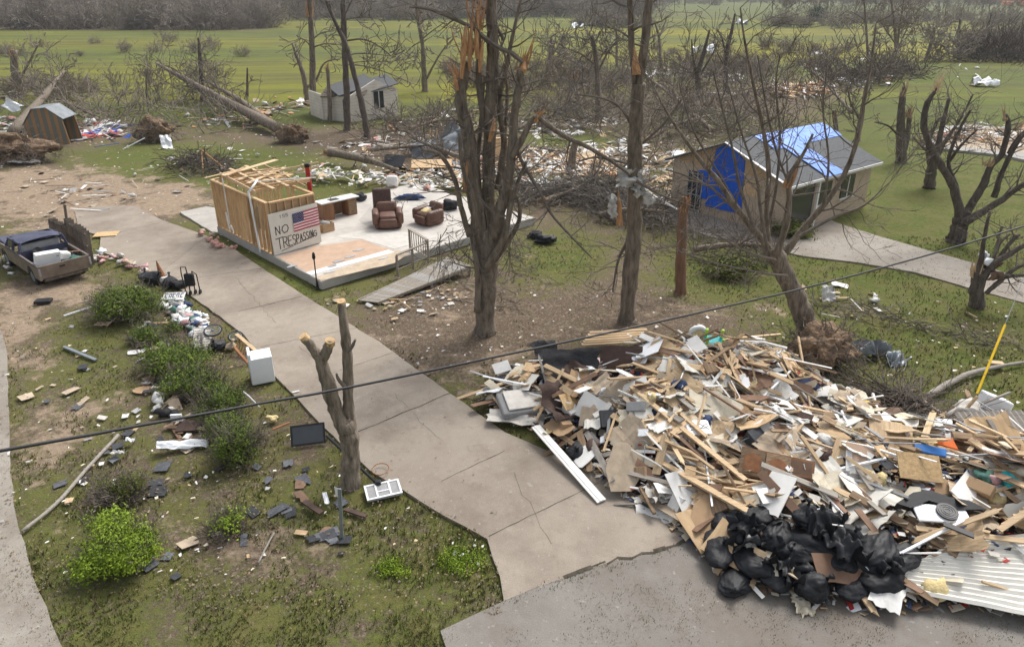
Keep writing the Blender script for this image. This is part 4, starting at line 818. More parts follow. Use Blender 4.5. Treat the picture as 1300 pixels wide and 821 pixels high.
m_ = MB(); limb(m_, [sl(-.07, y1 + .95, -.1), sl(-.07, y1 + 1.1, WH * .6), sl(-.07, y1 + 1.25, WH + .28)], [.045] * 3, 8, 5); m_.tube([sl(-.07, y1 + 1.22, WH + .26), sl(.5, y1 + 1.5, WH + .62)], .045, 8); m_.build('pipe', 'white_clean', t2, smooth=True)
t = thing('stud_wall', 'short cross stud wall behind the painted board with exposed insulation pockets', 'wall frame', sl(.16, y1))
studwall(t, sl(.16, y1), sl(XW, y1), 6)
for i in range(6):
    a, b_ = sl(.16, y1).lerp(sl(XW, y1), (i + .12) / 6), sl(.16, y1).lerp(sl(XW, y1), (i + .88) / 6); m_ = MB(); m_.bar(a + ey * .03 + Vector((0, 0, WH * .5)), b_ + ey * .03 + Vector((0, 0, WH * .5)), .05, WH - .14); m_.build('insulation_pocket', 'cardboard', t)
t = thing('stud_wall', 'far bare stud wall of the roofless room', 'wall frame', sl(.16, yL))
studwall(t, sl(.16, yL), sl(XW, yL), 6)
t = thing('stud_wall', 'inner bare stud wall on the cabinet side of the roofless room', 'wall frame', sl(XW, y1 + .1))
studwall(t, sl(XW, y1 + .1), sl(XW, yL - .1), 12, skip=(2, 3, 6))
# ceiling joists
t = thing('ceiling_frame', 'broken ceiling joists and loose boards lying over the roofless room', 'roof frame', sl(0, y1, WH))
rr = random.Random(77)
for i in range(10):
    y = y1 + 1.7 + i * (yL - y1 - 2.0) / 9; m_ = MB(); ov = rr.uniform(-.1, .9)
    m_.bar(sl(.35 if i else .1, y, WH + .09 + rr.uniform(0, .05)), sl(XW + ov, y + rr.uniform(-.25, .1), WH + .1 + rr.uniform(0, .1)), .04, .14); m_.build('joist', 'stud', t)
for a, b_, w, h_ in (((.2, y1 + 1.2, .2), (.45, yL - .2, .24), .04, .14), ((.9, y1 + .9, .28), (1.1, yL + .2, .3), .14, .04), ((1.6, y1 + 1.0, .25), (1.9, yL + .3, .3), .14, .04), ((.5, y1 + 2.5, .3), (3.0, y1 + 4.0, .34), .2, .03), ((.3, y1 + 4.6, .3), (3.4, y1 + 5.6, .38), .3, .03), ((2.2, y1 + .6, .2), (2.6, yL, .32), .04, .1), ((.8, y1 + 1.6, .35), (2.6, y1 + 1.0, .4), .06, .04)):
    m_ = MB(); m_.bar(sl(a[0], a[1], WH + a[2]), sl(b_[0], b_[1], WH + b_[2]), w, h_); m_.build('board', 'lumber', t)
rr = random.Random(12)
for i in range(12):
    x, y = rr.uniform(.5, 2.6), rr.uniform(y1 + 2.4, yL - .3); a = rr.gauss(.2, .45); L = rr.uniform(.8, 2.2); dv = (ex * cos(a) + ey * sin(a)) * L / 2; m_ = MB(); m_.bar(sl(x, y, WH + rr.uniform(.2, .42)) - dv, sl(x, y, WH + rr.uniform(.2, .5)) + dv, rr.choice((.09, .14, .3)), .025); m_.build('board', rr.choice(('lumber', 'plywood', 'lumber', 'stud')), t)
m_ = MB(); m_.prism([(0, 0), (1.5, .1), (1.4, .9), (.1, .8)], .02, frame(sl(1.5, y1 + 2.2, WH + .22), ex + ey * .4)); m_.build('plywood_sheet', 'osb', t)
m_ = MB(); m_.tube([sl(.6, y1 + 2.4, WH + .38), sl(2.9, y1 + .9, WH + .42)], .03, 6); m_.build('white_trim', 'white', t)
t = thing('roof_truss', 'light timber roof truss lying back from the stud walls over the grass', 'roof truss', G(368, 236))
a, b_ = A(352, 224, G(360, 250).y), A(405, 212, G(360, 250).y + 1.6); up_ = Vector((0, 0, .28))
m_ = MB(); m_.bar(a, b_, .04, .09); m_.build('chord', 'lumber', t); m_ = MB(); m_.bar(a + up_, b_ + up_, .04, .09); m_.build('chord', 'lumber', t)
for i in range(12):
    m_ = MB(); m_.bar(a.lerp(b_, i / 12), a.lerp(b_, (i + 1) / 12) + up_, .035, .035) if i % 2 else m_.bar(a.lerp(b_, i / 12) + up_, a.lerp(b_, (i + 1) / 12), .035, .035); m_.build('web', 'lumber', t)
# painted board
t = thing('painted_board', 'white board with NO TRESPASSING painted in black letters under a flag', 'sign', sl(.0, y1 - .1))
BW = XW + .02; BH = 1.78; bo = sl(.0, y1 - .16, .03)
m_ = MB(); m_.bar(bo + Vector((0, 0, BH / 2)), bo + ex * BW + Vector((0, 0, BH / 2 + .06)), .02, BH); m_.build('board', 'board_white', t)
def bp_(u, v, o=.014): return bo + ex * (u * BW) + Vector((0, 0, v * BH + .06 * u)) - ey * o
FONT = {'N': [[(0, 0), (0, 1), (1, 0), (1, 1)]], 'O': [[(.5, 1), (.1, .8), (0, .4), (.3, 0), (.8, .1), (1, .5), (.85, .9), (.5, 1)]], 'T': [[(-.1, 1), (1.1, 1)], [(.5, 1), (.5, 0)]], 'R': [[(0, 0), (0, 1), (.8, .95), (.9, .7), (.7, .5), (0, .48)], [(.35, .48), (1, 0)]],
 'E': [[(1, 1), (0, 1), (0, 0), (1, 0)], [(0, .52), (.8, .52)]], 'S': [[(1, .85), (.6, 1), (.1, .9), (.1, .6), (.8, .45), (1, .2), (.6, 0), (0, .1)]], 'P': [[(0, 0), (0, 1), (.8, .95), (.9, .7), (.7, .48), (0, .46)]], 'A': [[(0, 0), (.5, 1), (1, 0)], [(.2, .4), (.8, .4)]],
 'I': [[(.5, 0), (.5, 1)]], 'G': [[(1, .85), (.5, 1), (.05, .7), (.05, .25), (.5, 0), (.95, .15), (.95, .5), (.5, .5)]], 'U': [[(0, 1), (.05, .2), (.5, 0), (.95, .2), (1, 1)]], '1': [[(.3, .8), (.55, 1), (.55, 0)]], '5': [[(1, 1), (.1, 1), (.1, .55), (.7, .6), (1, .3), (.7, 0), (0, .05)]]}
def write(word, u0, v0, du, dv, gap, slope, wd, name='lettering'):
    m_ = MB(); rr = random.Random(len(word))
    for i, ch in enumerate(word):
        w = du[i] if hasattr(du, '__len__') else du; h_ = dv[i] if hasattr(dv, '__len__') else dv
        for st in FONT[ch]:
            P = [bp_(u0 + x * w, v0 + slope * (u0 + x * w) + y * h_, .015) for x, y in st]
            for k in range(len(P) - 1): m_.bar(P[k] - (P[k + 1] - P[k]).normalized() * wd * .3, P[k + 1] + (P[k + 1] - P[k]).normalized() * wd * .3, .006, wd, up=Vector((0, 0, 1)) if abs((P[k + 1] - P[k]).normalized().z) < .9 else ex)
        u0 += w + gap
    return m_.build(name, 'black_cloth', t)
def fixbar(): pass
write('NO', .10, .47, [.08, .13], [.20, .19], .045, .03, .034)
write('TRESPASSING', .09, .10, [.115, .085, .07, .06, .058, .05, .045, .045, .02, .04, .065], [.27, .26, .24, .23, .21, .19, .2, .19, .18, .18, .15], .018, .10, .032)
write('155', .20, .855, .05, .07, .015, .0, .014, 'small_writing')
m_ = MB(); P = [bp_(.16, .06, .015), bp_(.5, .13, .015), bp_(.88, .21, .015)]; [m_.bar(P[k], P[k + 1], .006, .022) for k in range(2)]; m_.build('underline', 'black_cloth', t)
# flag on the board
fl = thing('flag', 'flag with red and white stripes and a starred blue corner fixed to the board', 'flag', bp_(.44, .45, .03))
M['flag_red'] = mat('flag_red', (.36, .025, .05), .8, .1, 4, 0); M['flag_white'] = mat('flag_white', (.72, .62, .64), .8, .05, 4, 0); M['flag_blue'] = mat('flag_blue', (.02, .028, .10), .8, .1, 4, 0)
f0, f1, g0, g1 = .46, 1.0, .46, .90
def fq(u, v, o): wv = .012 * sin(u * 9 + v * 3); return bp_(f0 + (f1 - f0) * u, g0 + (g1 - g0) * v - .02 + .02 * u, o + wv)
def fpiece(u0, u1, v0, v1, o, nm, mt):
    m_ = MB(); k = 8
    for i in range(k):
        a, b_ = u0 + (u1 - u0) * i / k, u0 + (u1 - u0) * (i + 1) / k; m_.add([fq(a, v0, o), fq(b_, v0, o), fq(b_, v1, o), fq(a, v1, o), fq(a, v0, o - .004), fq(b_, v0, o - .004), fq(b_, v1, o - .004), fq(a, v1, o - .004)], [(0, 1, 2, 3), (7, 6, 5, 4), (0, 4, 5, 1), (3, 2, 6, 7)])
    return m_.build(nm, mt, fl)
for i in range(13): fpiece(0 if i < 6 else .42, 1, i / 13, (i + 1) / 13, .034, 'stripe', 'flag_red' if i % 2 == 0 else 'flag_white')
fpiece(0, .42, 6 / 13, 1, .036, 'canton', 'flag_blue')
m_ = MB()
for r in range(9):
    for c in range(6 if r % 2 == 0 else 5):
        u = .42 * ((c + (.5 if r % 2 == 0 else 1)) / 6); v = 6 / 13 + (7 / 13) * (r + .6) / 9.4
        pts = []
        for k in range(10):
            a = pi / 2 + k * pi / 5; q = (.018 if k % 2 == 0 else .008); pts.append(fq(u, v, .041) + ex * cos(a) * q + Vector((0, 0, sin(a) * q)))
        m_.add(pts, [tuple(range(10))])
m_.build('stars', 'flag_white', fl)
# furniture on the slab
def obx(t, nm, c, size, mt, rot=RS, r=0, seg=2):
    m_ = MB(); (m_.rbox(c, size, r, rot, seg=seg) if r else m_.box(c, size, rot)); return m_.build(nm, mt, t, smooth=False)
x, y = slp(423, 276); t = thing('kitchen_cabinet', 'brown kitchen base cabinet with a white counter and sink hole beside the stud walls', 'cabinet', sl(x, y))
obx(t, 'carcass', sl(x - .35, y, .42), (.55, .62, .84), 'cabinet'); obx(t, 'carcass', sl(x + .95, y, .42), (.5, .62, .84), 'cabinet'); obx(t, 'back_panel', sl(x + .3, y + .29, .42), (.8, .03, .8), 'brownboard'); obx(t, 'worktop', sl(x + .3, y, .87), (2.1, .72, .05), 'white')
obx(t, 'sink', sl(x + .1, y - .02, .897), (.5, .4, .012), 'black_plastic'); obx(t, 'door', sl(x + .95, y - .32, .4), (.42, .025, .66), 'lumber_old'); obx(t, 'faucet', sl(x + .1, y + .24, .95), (.04, .04, .14), 'metal')
x, y = slp(414, 293); t = thing('open_box', 'torn brown cardboard box with grey bags inside on the slab by the flag board', 'box', sl(x, y)); 
for c, s_ in (((-.3, 0), (.03, .5)), ((.3, 0), (.03, .5)), ((0, .25), (.6, .03)), ((0, -.25), (.6, .03))): obx(t, 'side', sl(x + c[0], y + c[1], .2), (s_[0], s_[1], .4), 'cardboard')
m_ = MB(); m_.blob(sl(x, y, .34), (.25, .2, .14), 3, .2, 2, 2); m_.build('contents', 'greypanel', t, smooth=True)
def recliner(name, label, px, py, ang, back=True, sc=1.0, lean=.35, extra=None):
    x, y = slp(px, py); c = sl(x, y); t = thing(name, label, 'armchair', c); R_ = RZ(ang)
    def P(a, b_, z): return c + R_ @ Vector((a, b_, z)) * sc
    def rb(nm, ce, s_, r, tilt=0, mt='leather'):
        m_ = MB(); rt = R_ @ Matrix.Rotation(tilt, 3, 'X'); m_.rbox(P(*ce), [q * sc for q in s_], r * sc, rt, seg=3); return m_.build(nm, mt, t, smooth=True)
    rb('base', (0, 0, .2), (1.02, .9, .34), .08); rb('seat', (0, -.12, .44), (.66, .74, .22), .1); rb('armrest', (-.46, -.05, .42), (.26, .9, .52), .12); rb('armrest', (.46, -.05, .42), (.26, .9, .52), .12)
    rb('footrest', (0, -.52, .26), (.66, .14, .36), .06, .1)
    if back: rb('backrest', (0, .42, .62), (.78, .26, .5), .12, -lean)
    for q in extra or (): rb(*q)
    return t
recliner('recliner', 'brown leather recliner facing the viewer with its back cushion raised behind', 493, 287, radians(12), sc=1.22, extra=[('loose_cushion', (-.15, .95, .75), (.72, .2, 1.0), .08, -.15, 'brown_cloth')])
recliner('recliner', 'brown leather recliner turned away with papers and cushions on its seat', 545, 283, radians(-42), sc=1.1, extra=[('cushion', (.05, -.2, .6), (.4, .35, .12), .05, .2, 'insul_yellow'), ('paper', (-.2, .1, .6), (.25, .3, .04), .015, .1, 'drywall')])
# lamp post at the slab's front corner
p = G(403, 366); t = thing('lamp_post', 'thin black lamp post standing in front of the slab corner', 'lamp post', p)
m_ = MB(); m_.tube([p, p + Vector((0, 0, .06)), p + Vector((0, 0, .3)), p + Vector((0, 0, 1.25))], [.09, .05, .028, .024], 8); m_.build('pole', 'black_plastic', t)
m_ = MB(); m_.tube([p + Vector((0, 0, 1.2)), p + Vector((0, 0, 1.28)), p + Vector((0, 0, 1.42)), p + Vector((0, 0, 1.5))], [.04, .075, .06, .01], 6); m_.build('lantern', 'black_plastic', t)
# small red pump beyond the frame
p = G(394, 262); p = G(394, 245); t = thing('gas_pump', 'slim red post standing behind the stud walls', 'post', p); m_ = MB(); m_.rbox(p + Vector((0, 0, .75)), (.24, .2, 1.5), .04); m_.build('body', 'red', t); m_ = MB(); m_.rbox(p + Vector((0, -.01, 1.6)), (.28, .24, .22), .05); m_.build('cap', 'black_plastic', t)
# ramp
a = G(455, 382, .03); b_ = G(481, 385, .03); c = G(598, 338, SZ); d = G(568, 327, SZ)
t = thing('timber_ramp', 'weathered grey timber ramp with a rail leading up to the slab', 'ramp', a); rr = random.Random(3); NB = 46
du = (c - b_); w0 = (a - b_).length
m_ = MB()
for i in range(NB):
    k0, k1 = i / NB, (i + .86) / NB; P = [b_.lerp(c, k0), a.lerp(d, k0), a.lerp(d, k1), b_.lerp(c, k1)]; m_.slab([q + Vector((0, 0, .04)) for q in P], .035, rr.choice((0, 0, 1, 2)))
m_.build('decking', ['deck', 'lumber_grey', 'concrete'], t)
for e0, e1 in ((a, d), (b_, c)): m_ = MB(); m_.bar(e0 + Vector((0, 0, .02)), e1 - Vector((0, 0, .06)), .05, .1); m_.build('stringer', 'deck', t)
for e in (.55, .98):
    for e0, e1 in ((a, d), (b_, c)): q = e0.lerp(e1, e); m_ = MB(); m_.bar(Vector((q.x, q.y, -.1)), q, .09, .09, up=Vector((0, 1, 0))); m_.build('post', 'deck', t)
rl = thing('ramp_railing', 'weathered timber handrail with balusters beside the ramp landing', 'railing', G(505, 350))
r0, r1, r2, r3 = G(505, 350, .1), G(544, 333, SZ), G(521, 318, SZ), G(500, 345)
for q, h_ in ((r0, .85), (r0.lerp(r1, .5), .85), (r1, .95), (r2, .95)): m_ = MB(); m_.box(q + Vector((0, 0, h_ / 2)), (.09, .09, h_)); m_.build('post', 'deck', rl)
for p0, p1, z in ((r0, r1, .88), (r1, r2, .97), (r1, r2, .2), (r0, r1, .25)): m_ = MB(); m_.bar(p0 + Vector((0, 0, z)), p1 + Vector((0, 0, z)), .12 if z > .5 else .05, .04); m_.build('rail', 'deck', rl)
for i in range(1, 8): q = r1.lerp(r2, i / 8); m_ = MB(); m_.box(q + Vector((0, 0, .58)), (.035, .035, .74)); m_.build('baluster', 'deck', rl)
# ---------------------------------------------------------------- tarped house
wav('siding_lap', 'siding', 'Z', 1.15, .5); wav('brick_lap', 'brick_tan', 'Z', 2.2, .35); wav('roof_rows', 'roof_grey', 'Y', 1.0, .3)
EH = 2.5
e0 = G(846, 201, EH); e1 = G(1001, 236, EH); e2 = G(1106, 202, EH)
ux = (e1 - e0); GW = ux.length; ux.normalize(); uy = Vector((-ux.y, ux.x, 0)); HL = (e2 - e1).dot(uy)
hb = Vector((e0.x, e0.y, 0)); RH = 1.45
print('house', GW, HL)
def hp(x, y, z=0): return hb + ux * x + uy * y + Vector((0, 0, z))
HR = Matrix((ux, uy, Vector((0, 0, 1)))).transposed()
ov = .45; W_ = GW - 2 * ov * .6; X0 = ov * .6; X1 = X0 + W_; L0 = .3; L1 = HL - .25
t = thing('tarped_house', 'small tan house with blue tarps over its roof and broken gable', 'house', hb)
m_ = MB(); m_.box(hp((X0 + X1) / 2, (L0 + L1) / 2, EH / 2 - .1), (W_, L1 - L0, EH + .2), HR); m_.build('wall', 'brick_lap', t)
def gable(y, nm, mt): 
    m_ = MB(); m_.prism([(X0, EH), (X1, EH), (GW / 2, EH + RH - .12)], .06, Matrix((( ux.x, 0, -uy.x, hp(0, y).x), (ux.y, 0, -uy.y, hp(0, y).y), (0, 1, 0, 0), (0, 0, 0, 1)))); m_.build(nm, mt, t)
gable(L0 + .03, 'gable', 'plywood'); gable(L1 + .03, 'gable', 'siding_lap')
def roofside(xa, xb, ya, yb, mt, nm, lift=0, th=.12):
    def rz(x): return EH + RH * (1 - abs(x - GW / 2) / (GW / 2)) + lift
    m_ = MB(); P = []
    nx_, ny_ = (1, 6) if lift == 0 else (8, 10); rr = random.Random(int(xa * 10 + ya * 7)); V = []
    for i in range(nx_ + 1):
        for j in range(ny_ + 1):
            x = xa + (xb - xa) * i / nx_; y = ya + (yb - ya) * j / ny_; V.append(hp(x, y, rz(x) + (rr.uniform(0, .035) if lift and 0 < i < nx_ else 0)))
    n_ = len(V); V2 = [v - Vector((0, 0, th if lift == 0 else .02)) for v in V]; fs = []
    for i in range(nx_):
        for j in range(ny_): a = i * (ny_ + 1) + j; fs += [(a, a + 1, a + ny_ + 2, a + ny_ + 1), (n_ + a, n_ + a + ny_ + 1, n_ + a + ny_ + 2, n_ + a + 1)]
    rim = [i * (ny_ + 1) for i in range(nx_ + 1)] + [nx_ * (ny_ + 1) + j for j in range(1, ny_ + 1)] + [i * (ny_ + 1) + ny_ for i in range(nx_ - 1, -1, -1)] + [j for j in range(ny_ - 1, 0, -1)]
    for q in range(len(rim)): a, b_ = rim[q], rim[(q + 1) % len(rim)]; fs.append((a, b_, n_ + b_, n_ + a))
    m_.add(V + V2, fs); return m_.build(nm, mt, t)
roofside(-.1, GW / 2, 0, HL, 'roof_rows', 'roof'); roofside(GW + .1, GW / 2, 0, HL, 'roof_rows', 'roof')
roofside(GW / 2 + .02, GW / 2 + 1.25, 2.2, HL + .05, 'tarp_light', 'ridge_tarp', .03); roofside(GW / 2 - .02, .6, 2.4, HL + .05, 'tarp_light', 'ridge_tarp', .03)
roofside(GW / 2 + .6, GW + .16, 3.0, 4.55, 'tarp_light', 'slope_tarp', .055)
for (xa, xb) in ((-.1, GW / 2), (GW + .1, GW / 2)):
    za = EH; m_ = MB(); m_.bar(hp(xa, -.04, EH - .02 * 0 - .04), hp(xb, -.04, EH + RH - .04), .04, .16, up=uy); m_.build('bargeboard', 'white', t)
m_ = MB(); m_.bar(hp(GW + .12, 0, EH - .1), hp(GW + .12, HL, EH - .1), .05, .12); m_.build('gutter', 'white', t)
# gable tarp, door, window
m_ = MB(); k = 10; V = []
TP = [(GW * .36, .45), (GW * .66, .55), (GW * .64, EH + .65), (GW * .5, EH + RH - .15), (GW * .40, EH + .95)]
m_.prism([(a, b_) for a, b_ in TP], .05, Matrix(((ux.x, 0, -uy.x, hp(0, L0 - .02).x), (ux.y, 0, -uy.y, hp(0, L0 - .02).y), (0, 1, 0, 0), (0, 0, 0, 1)))); m_.build('gable_tarp', 'tarp_blue', t)
m_ = MB(); m_.prism([(GW * .27, .8), (GW * .36, .8), (GW * .36, 2.3), (GW * .27, 2.2)], .04, Matrix(((ux.x, 0, -uy.x, hp(0, L0 - .02).x), (ux.y, 0, -uy.y, hp(0, L0 - .02).y), (0, 1, 0, 0), (0, 0, 0, 1)))); m_.build('gable_tarp', 'tarp_blue', t)
dr = None
m_ = MB(); m_.box(hp(X0 + 1.55, L0 - .03, 1.05), (.95, .06, 2.1), HR); dr = m_.build('door', 'glass', t)
for q in (-.45, -.15, .15, .45): m_ = MB(); m_.box(hp(X0 + 1.55 + q, L0 - .08, 1.05), (.04, .03, 2.1), HR); m_.build('door_bar', 'greypanel', dr)
for q in (.1, .9, 2.0): m_ = MB(); m_.box(hp(X0 + 1.55, L0 - .085, q), (.95, .03, .05), HR); m_.build('door_bar', 'greypanel', dr)
m_ = MB(); m_.prism([(X0 + .3, EH - .05), (X0 + 2.2, EH - .05), (X0 + 2.2, EH + .65)], .03, Matrix(((ux.x, 0, -uy.x, hp(0, L0 - .035).x), (ux.y, 0, -uy.y, hp(0, L0 - .035).y), (0, 1, 0, 0), (0, 0, 0, 1)))); m_.build('plywood_patch', 'plywood', t)
m_ = MB(); m_.box(hp(X1 - .02, L0 + 1.5, 1.25), (.12, 1.9, 1.9), HR); m_.build('porch_opening', 'glass', t)
m_ = MB(); m_.box(hp(GW * .72, L0 - .03, 1.9), (.9, .05, .7), HR); m_.build('plywood_patch', 'plywood', t)
for y in (L0 + 3.4, L0 + 5.6): m_ = MB(); m_.box(hp(X1 + .0, y, 1.5), (.1, 1.2, 1.1), HR); w_ = m_.build('window', 'glass', t); m_ = MB(); m_.box(hp(X1 + .04, y, .92), (.14, 1.36, .07), HR); m_.build('sill', 'white', w_); m_ = MB(); m_.box(hp(X1 + .06, y, 1.5), (.03, .05, 1.1), HR); m_.build('frame', 'white', w_)
for y in (L0 + .2, L0 + 2.6): m_ = MB(); m_.box(hp(X1 + .15, y, EH / 2), (.11, .11, EH), HR); m_.build('porch_post', 'white', t)
# ---------------------------------------------------------------- ruined cottage
c0 = G(411, 153); c1 = G(446, 155); c2 = G(506, 147)
t = thing('ruined_cottage', 'small roofless white sided cottage in ruins among the broken conifers', 'house', c1)
WHc = 2.3
def wallp(a, b_, h0, h1, mt, nm, th=.15, z0=-.1):
    d = (b_ - a).normalized(); s_ = Vector((-d.y, d.x, 0)) * th; m_ = MB()
    V = [a + Vector((0, 0, z0)), b_ + Vector((0, 0, z0)), b_ + Vector((0, 0, h1)), a + Vector((0, 0, h0))]; m_.add(V + [v + s_ for v in V], [(0, 1, 2, 3), (7, 6, 5, 4), (0, 4, 5, 1), (1, 5, 6, 2), (2, 6, 7, 3), (3, 7, 4, 0)]); return m_.build(nm, mt, t)
wallp(c0 + Vector((0, .5, 0)), c1, 2.3, 2.0, 'siding_lap', 'wall')
pk = c1.lerp(c2, .55); wallp(c1, pk, 2.2, 3.4, 'siding_lap', 'wall'); wallp(pk, c2, 3.4, 2.5, 'siding_lap', 'wall')
bk = Vector((-2.2, 4.0, 0)); wallp(c2, c2 + bk, 2.5, 2.3, 'siding_lap', 'wall'); wallp(c0 + Vector((0, .5, 0)), c0 + bk * .9, 2.2, 2.2, 'siding_lap', 'wall')
dcc = (c2 - c1).normalized(); off = Vector((dcc.y, -dcc.x, 0)) * .04
def opening(base, w, z0, z1, nm): q = base + off; m_ = MB(); m_.bar(q + Vector((0, 0, (z0 + z1) / 2)), q + dcc * w + Vector((0, 0, (z0 + z1) / 2)), .06, z1 - z0); return m_.build(nm, 'glass', t)
w_ = opening(c1 + dcc * 2.5, 1.0, .9, 2.4, 'window'); m_ = MB(); q = c1 + dcc * 3.0 + off * 2; m_.box(q + Vector((0, 0, 1.65)), (.07, .05, 1.5)); m_.build('frame', 'white', w_)
opening(c0 + (c1 - c0) * .75 + Vector((0, -.0, 0)), 1.1, 0, 1.9, 'doorway')
for k_, (a, b_) in enumerate(((c1 + Vector((-1.6, .6, 2.3)), pk + Vector((-.6, .8, 3.2))), (c1 + Vector((-.2, 1.4, 2.2)), pk + Vector((1.2, 1.8, 3.1))), (c0 + Vector((0, .8, 2.2)), c1 + Vector((1.4, 1.2, 2.5))))):
    m_ = MB(); m_.bar(a + Vector((0, .3, .25)), b_ + Vector((0, .3, .15)), 2.4, .08, up=Vector((0, -.35, 1))); m_.build('roof_piece', ['roof_grey', 'roof_grey', 'bark_dark'][k_], t)
# ---------------------------------------------------------------- striped shed at left
wav('rust_stripes', 'metal_blue', 'X', .5, .3)
sm = M['metal_blue'].copy(); sm.name = 'striped_metal'; M['striped'] = sm; n = sm.node_tree.nodes; l = sm.node_tree.links; tcx = n.new('ShaderNodeTexCoord'); ww = n.new('ShaderNodeTexWave'); ww.bands_direction = 'X'; ww.inputs['Scale'].default_value = .62; ww.inputs['Distortion'].default_value = 1.2; ww.inputs['Detail Scale'].default_value = .4
l.new(tcx.outputs['Object'], ww.inputs[0]); rp = n.new('ShaderNodeValToRGB'); rp.color_ramp.elements[0].position = .45; rp.color_ramp.elements[0].color = (.17, .17, .15, 1); rp.color_ramp.elements[1].position = .7; rp.color_ramp.elements[1].color = (.34, .20, .10, 1); l.new(ww.outputs[0], rp.inputs[0]); l.new(rp.outputs[0], n['Principled BSDF'].inputs['Base Color'])
p = G(66, 186); t = thing('striped_shed', 'tilted small metal shed with rusty orange and grey stripes', 'shed', p); tl = Matrix.Rotation(-.12, 4, 'Y'); T4 = Matrix.Translation(p) @ Matrix.Rotation(.15, 4, 'Z') @ tl
def local(nm, polys, mt): 
    m_ = MB()
    for poly, th, mm in polys: m_.prism(poly, th, T4 @ mm)
    return m_.build(nm, mt, t)
XZ = Matrix(((1, 0, 0, 0), (0, 0, -1, 0), (0, 1, 0, 0), (0, 0, 0, 1)))
local('front_wall', [([(-1.35, 0), (1.35, 0), (1.4, 1.9), (.55, 2.75), (-.35, 2.8), (-1.3, 1.8)], .06, XZ)], 'striped')
local('side_wall', [([(-1.35, .0), (1.35, 0), (1.35, 1.9), (.55, 2.7), (-.35, 2.75), (-1.3, 1.8)], .06, Matrix.Translation((0, 2.2, 0)) @ XZ)], 'striped')
for xa, za, xb, zb in ((-1.4, 1.8, -.4, 2.85), (-.4, 2.85, .6, 2.8), (.6, 2.8, 1.5, 1.85)):
    m_ = MB(); P = [T4 @ Vector(q) for q in ((xa, -.12, za), (xb, -.12, zb), (xb, 2.25, zb), (xa, 2.25, za))]; m_.add(P + [q - Vector((0, 0, .05)) for q in P], [(0, 1, 2, 3), (7, 6, 5, 4), (0, 4, 5, 1), (1, 5, 6, 2), (2, 6, 7, 3), (3, 7, 4, 0)]); m_.build('roof_panel', 'metal_blue', t)
# ---------------------------------------------------------------- overturned metal roof behind the slab
def sheet(name, label, cat, c, w, d, mt, seed, amp=.25, fold=1.2, rot=0, z=.1, tilt=(0, 0), res=14, th=.012, group=None, parent=None, torn=.12):
    """crumpled sheet: a thin doubled grid, folded by noise"""
    rr = random.Random(seed); R_ = RZ(rot) @ Matrix.Rotation(tilt[0], 3, 'X') @ Matrix.Rotation(tilt[1], 3, 'Y'); V = []; off = Vector((seed * 1.7, seed * .3, 0))
    for i in range(res + 1):
        for j in range(res + 1):
            u, v = i / res - .5, j / res - .5; e = 1 + torn * noise.noise(Vector((u * 6, v * 6, seed)))
            zz = amp * (noise.noise(Vector((u * fold * 2, v * fold * 2, 0)) + off) + .4 * noise.noise(Vector((u * fold * 5, v * fold * 5, 3)) + off)); V.append(Vector(c) + R_ @ Vector((u * w * e, v * d * e, zz)) + Vector((0, 0, z)))
    n_ = len(V); V2 = [q - Vector((0, 0, th)) for q in V]; fs = []; q_ = res + 1
    for i in range(res):
        for j in range(res): a = i * q_ + j; fs += [(a, a + q_, a + q_ + 1, a + 1), (n_ + a, n_ + a + 1, n_ + a + q_ + 1, n_ + a + q_)]
    m_ = MB(); m_.add(V + V2, fs); o = m_.build(name, mt, parent, smooth=True)
    if parent is None: tag(o, label, cat, group)
    return o
p = G(560, 196); t = thing('roof_section', 'crumpled grey blue metal roof section lying on its side behind the slab', 'roof section', p)
sheet('metal_sheet', None, None, p + Vector((-.2, 0, .3)), 4.0, 2.0, 'metal_blue', 5, .8, .9, .35, .5, (.5, -.3), parent=t); sheet('metal_sheet', None, None, p + Vector((.9, .3, .9)), 1.8, 1.6, 'metal_blue', 8, .5, 1, .9, .3, (.3, -.9), parent=t)
m_ = MB(); [m_.bar(p + Vector((i * .5 - 1.5, 1.0, .1)), p + Vector((i * .5 - 1.3, .9, 1.4 + i * .12)), .05, .09) for i in range(7)]; m_.build('framing', 'lumber', t)
# far right slab with debris
t = thing('concrete_foundation', 'bare concrete slab littered with boards beyond the right lawn', 'foundation', G(1240, 192)); m_ = MB(); m_.slab([G(1172, 186, .15), G(1275, 197, .15), (G(1310, 205, .15)), G(1330, 170, .15), G(1235, 158, .15), G(1200, 160, .15)], .3); m_.build('concrete_base', 'concrete', t)
m_ = MB(); m_.slab([G(1190, 183, .155), G(1275, 192, .155), G(1320, 195, .155), G(1325, 172, .155), G(1235, 160, .155)], .006); m_.build('floor', 'tan', t)
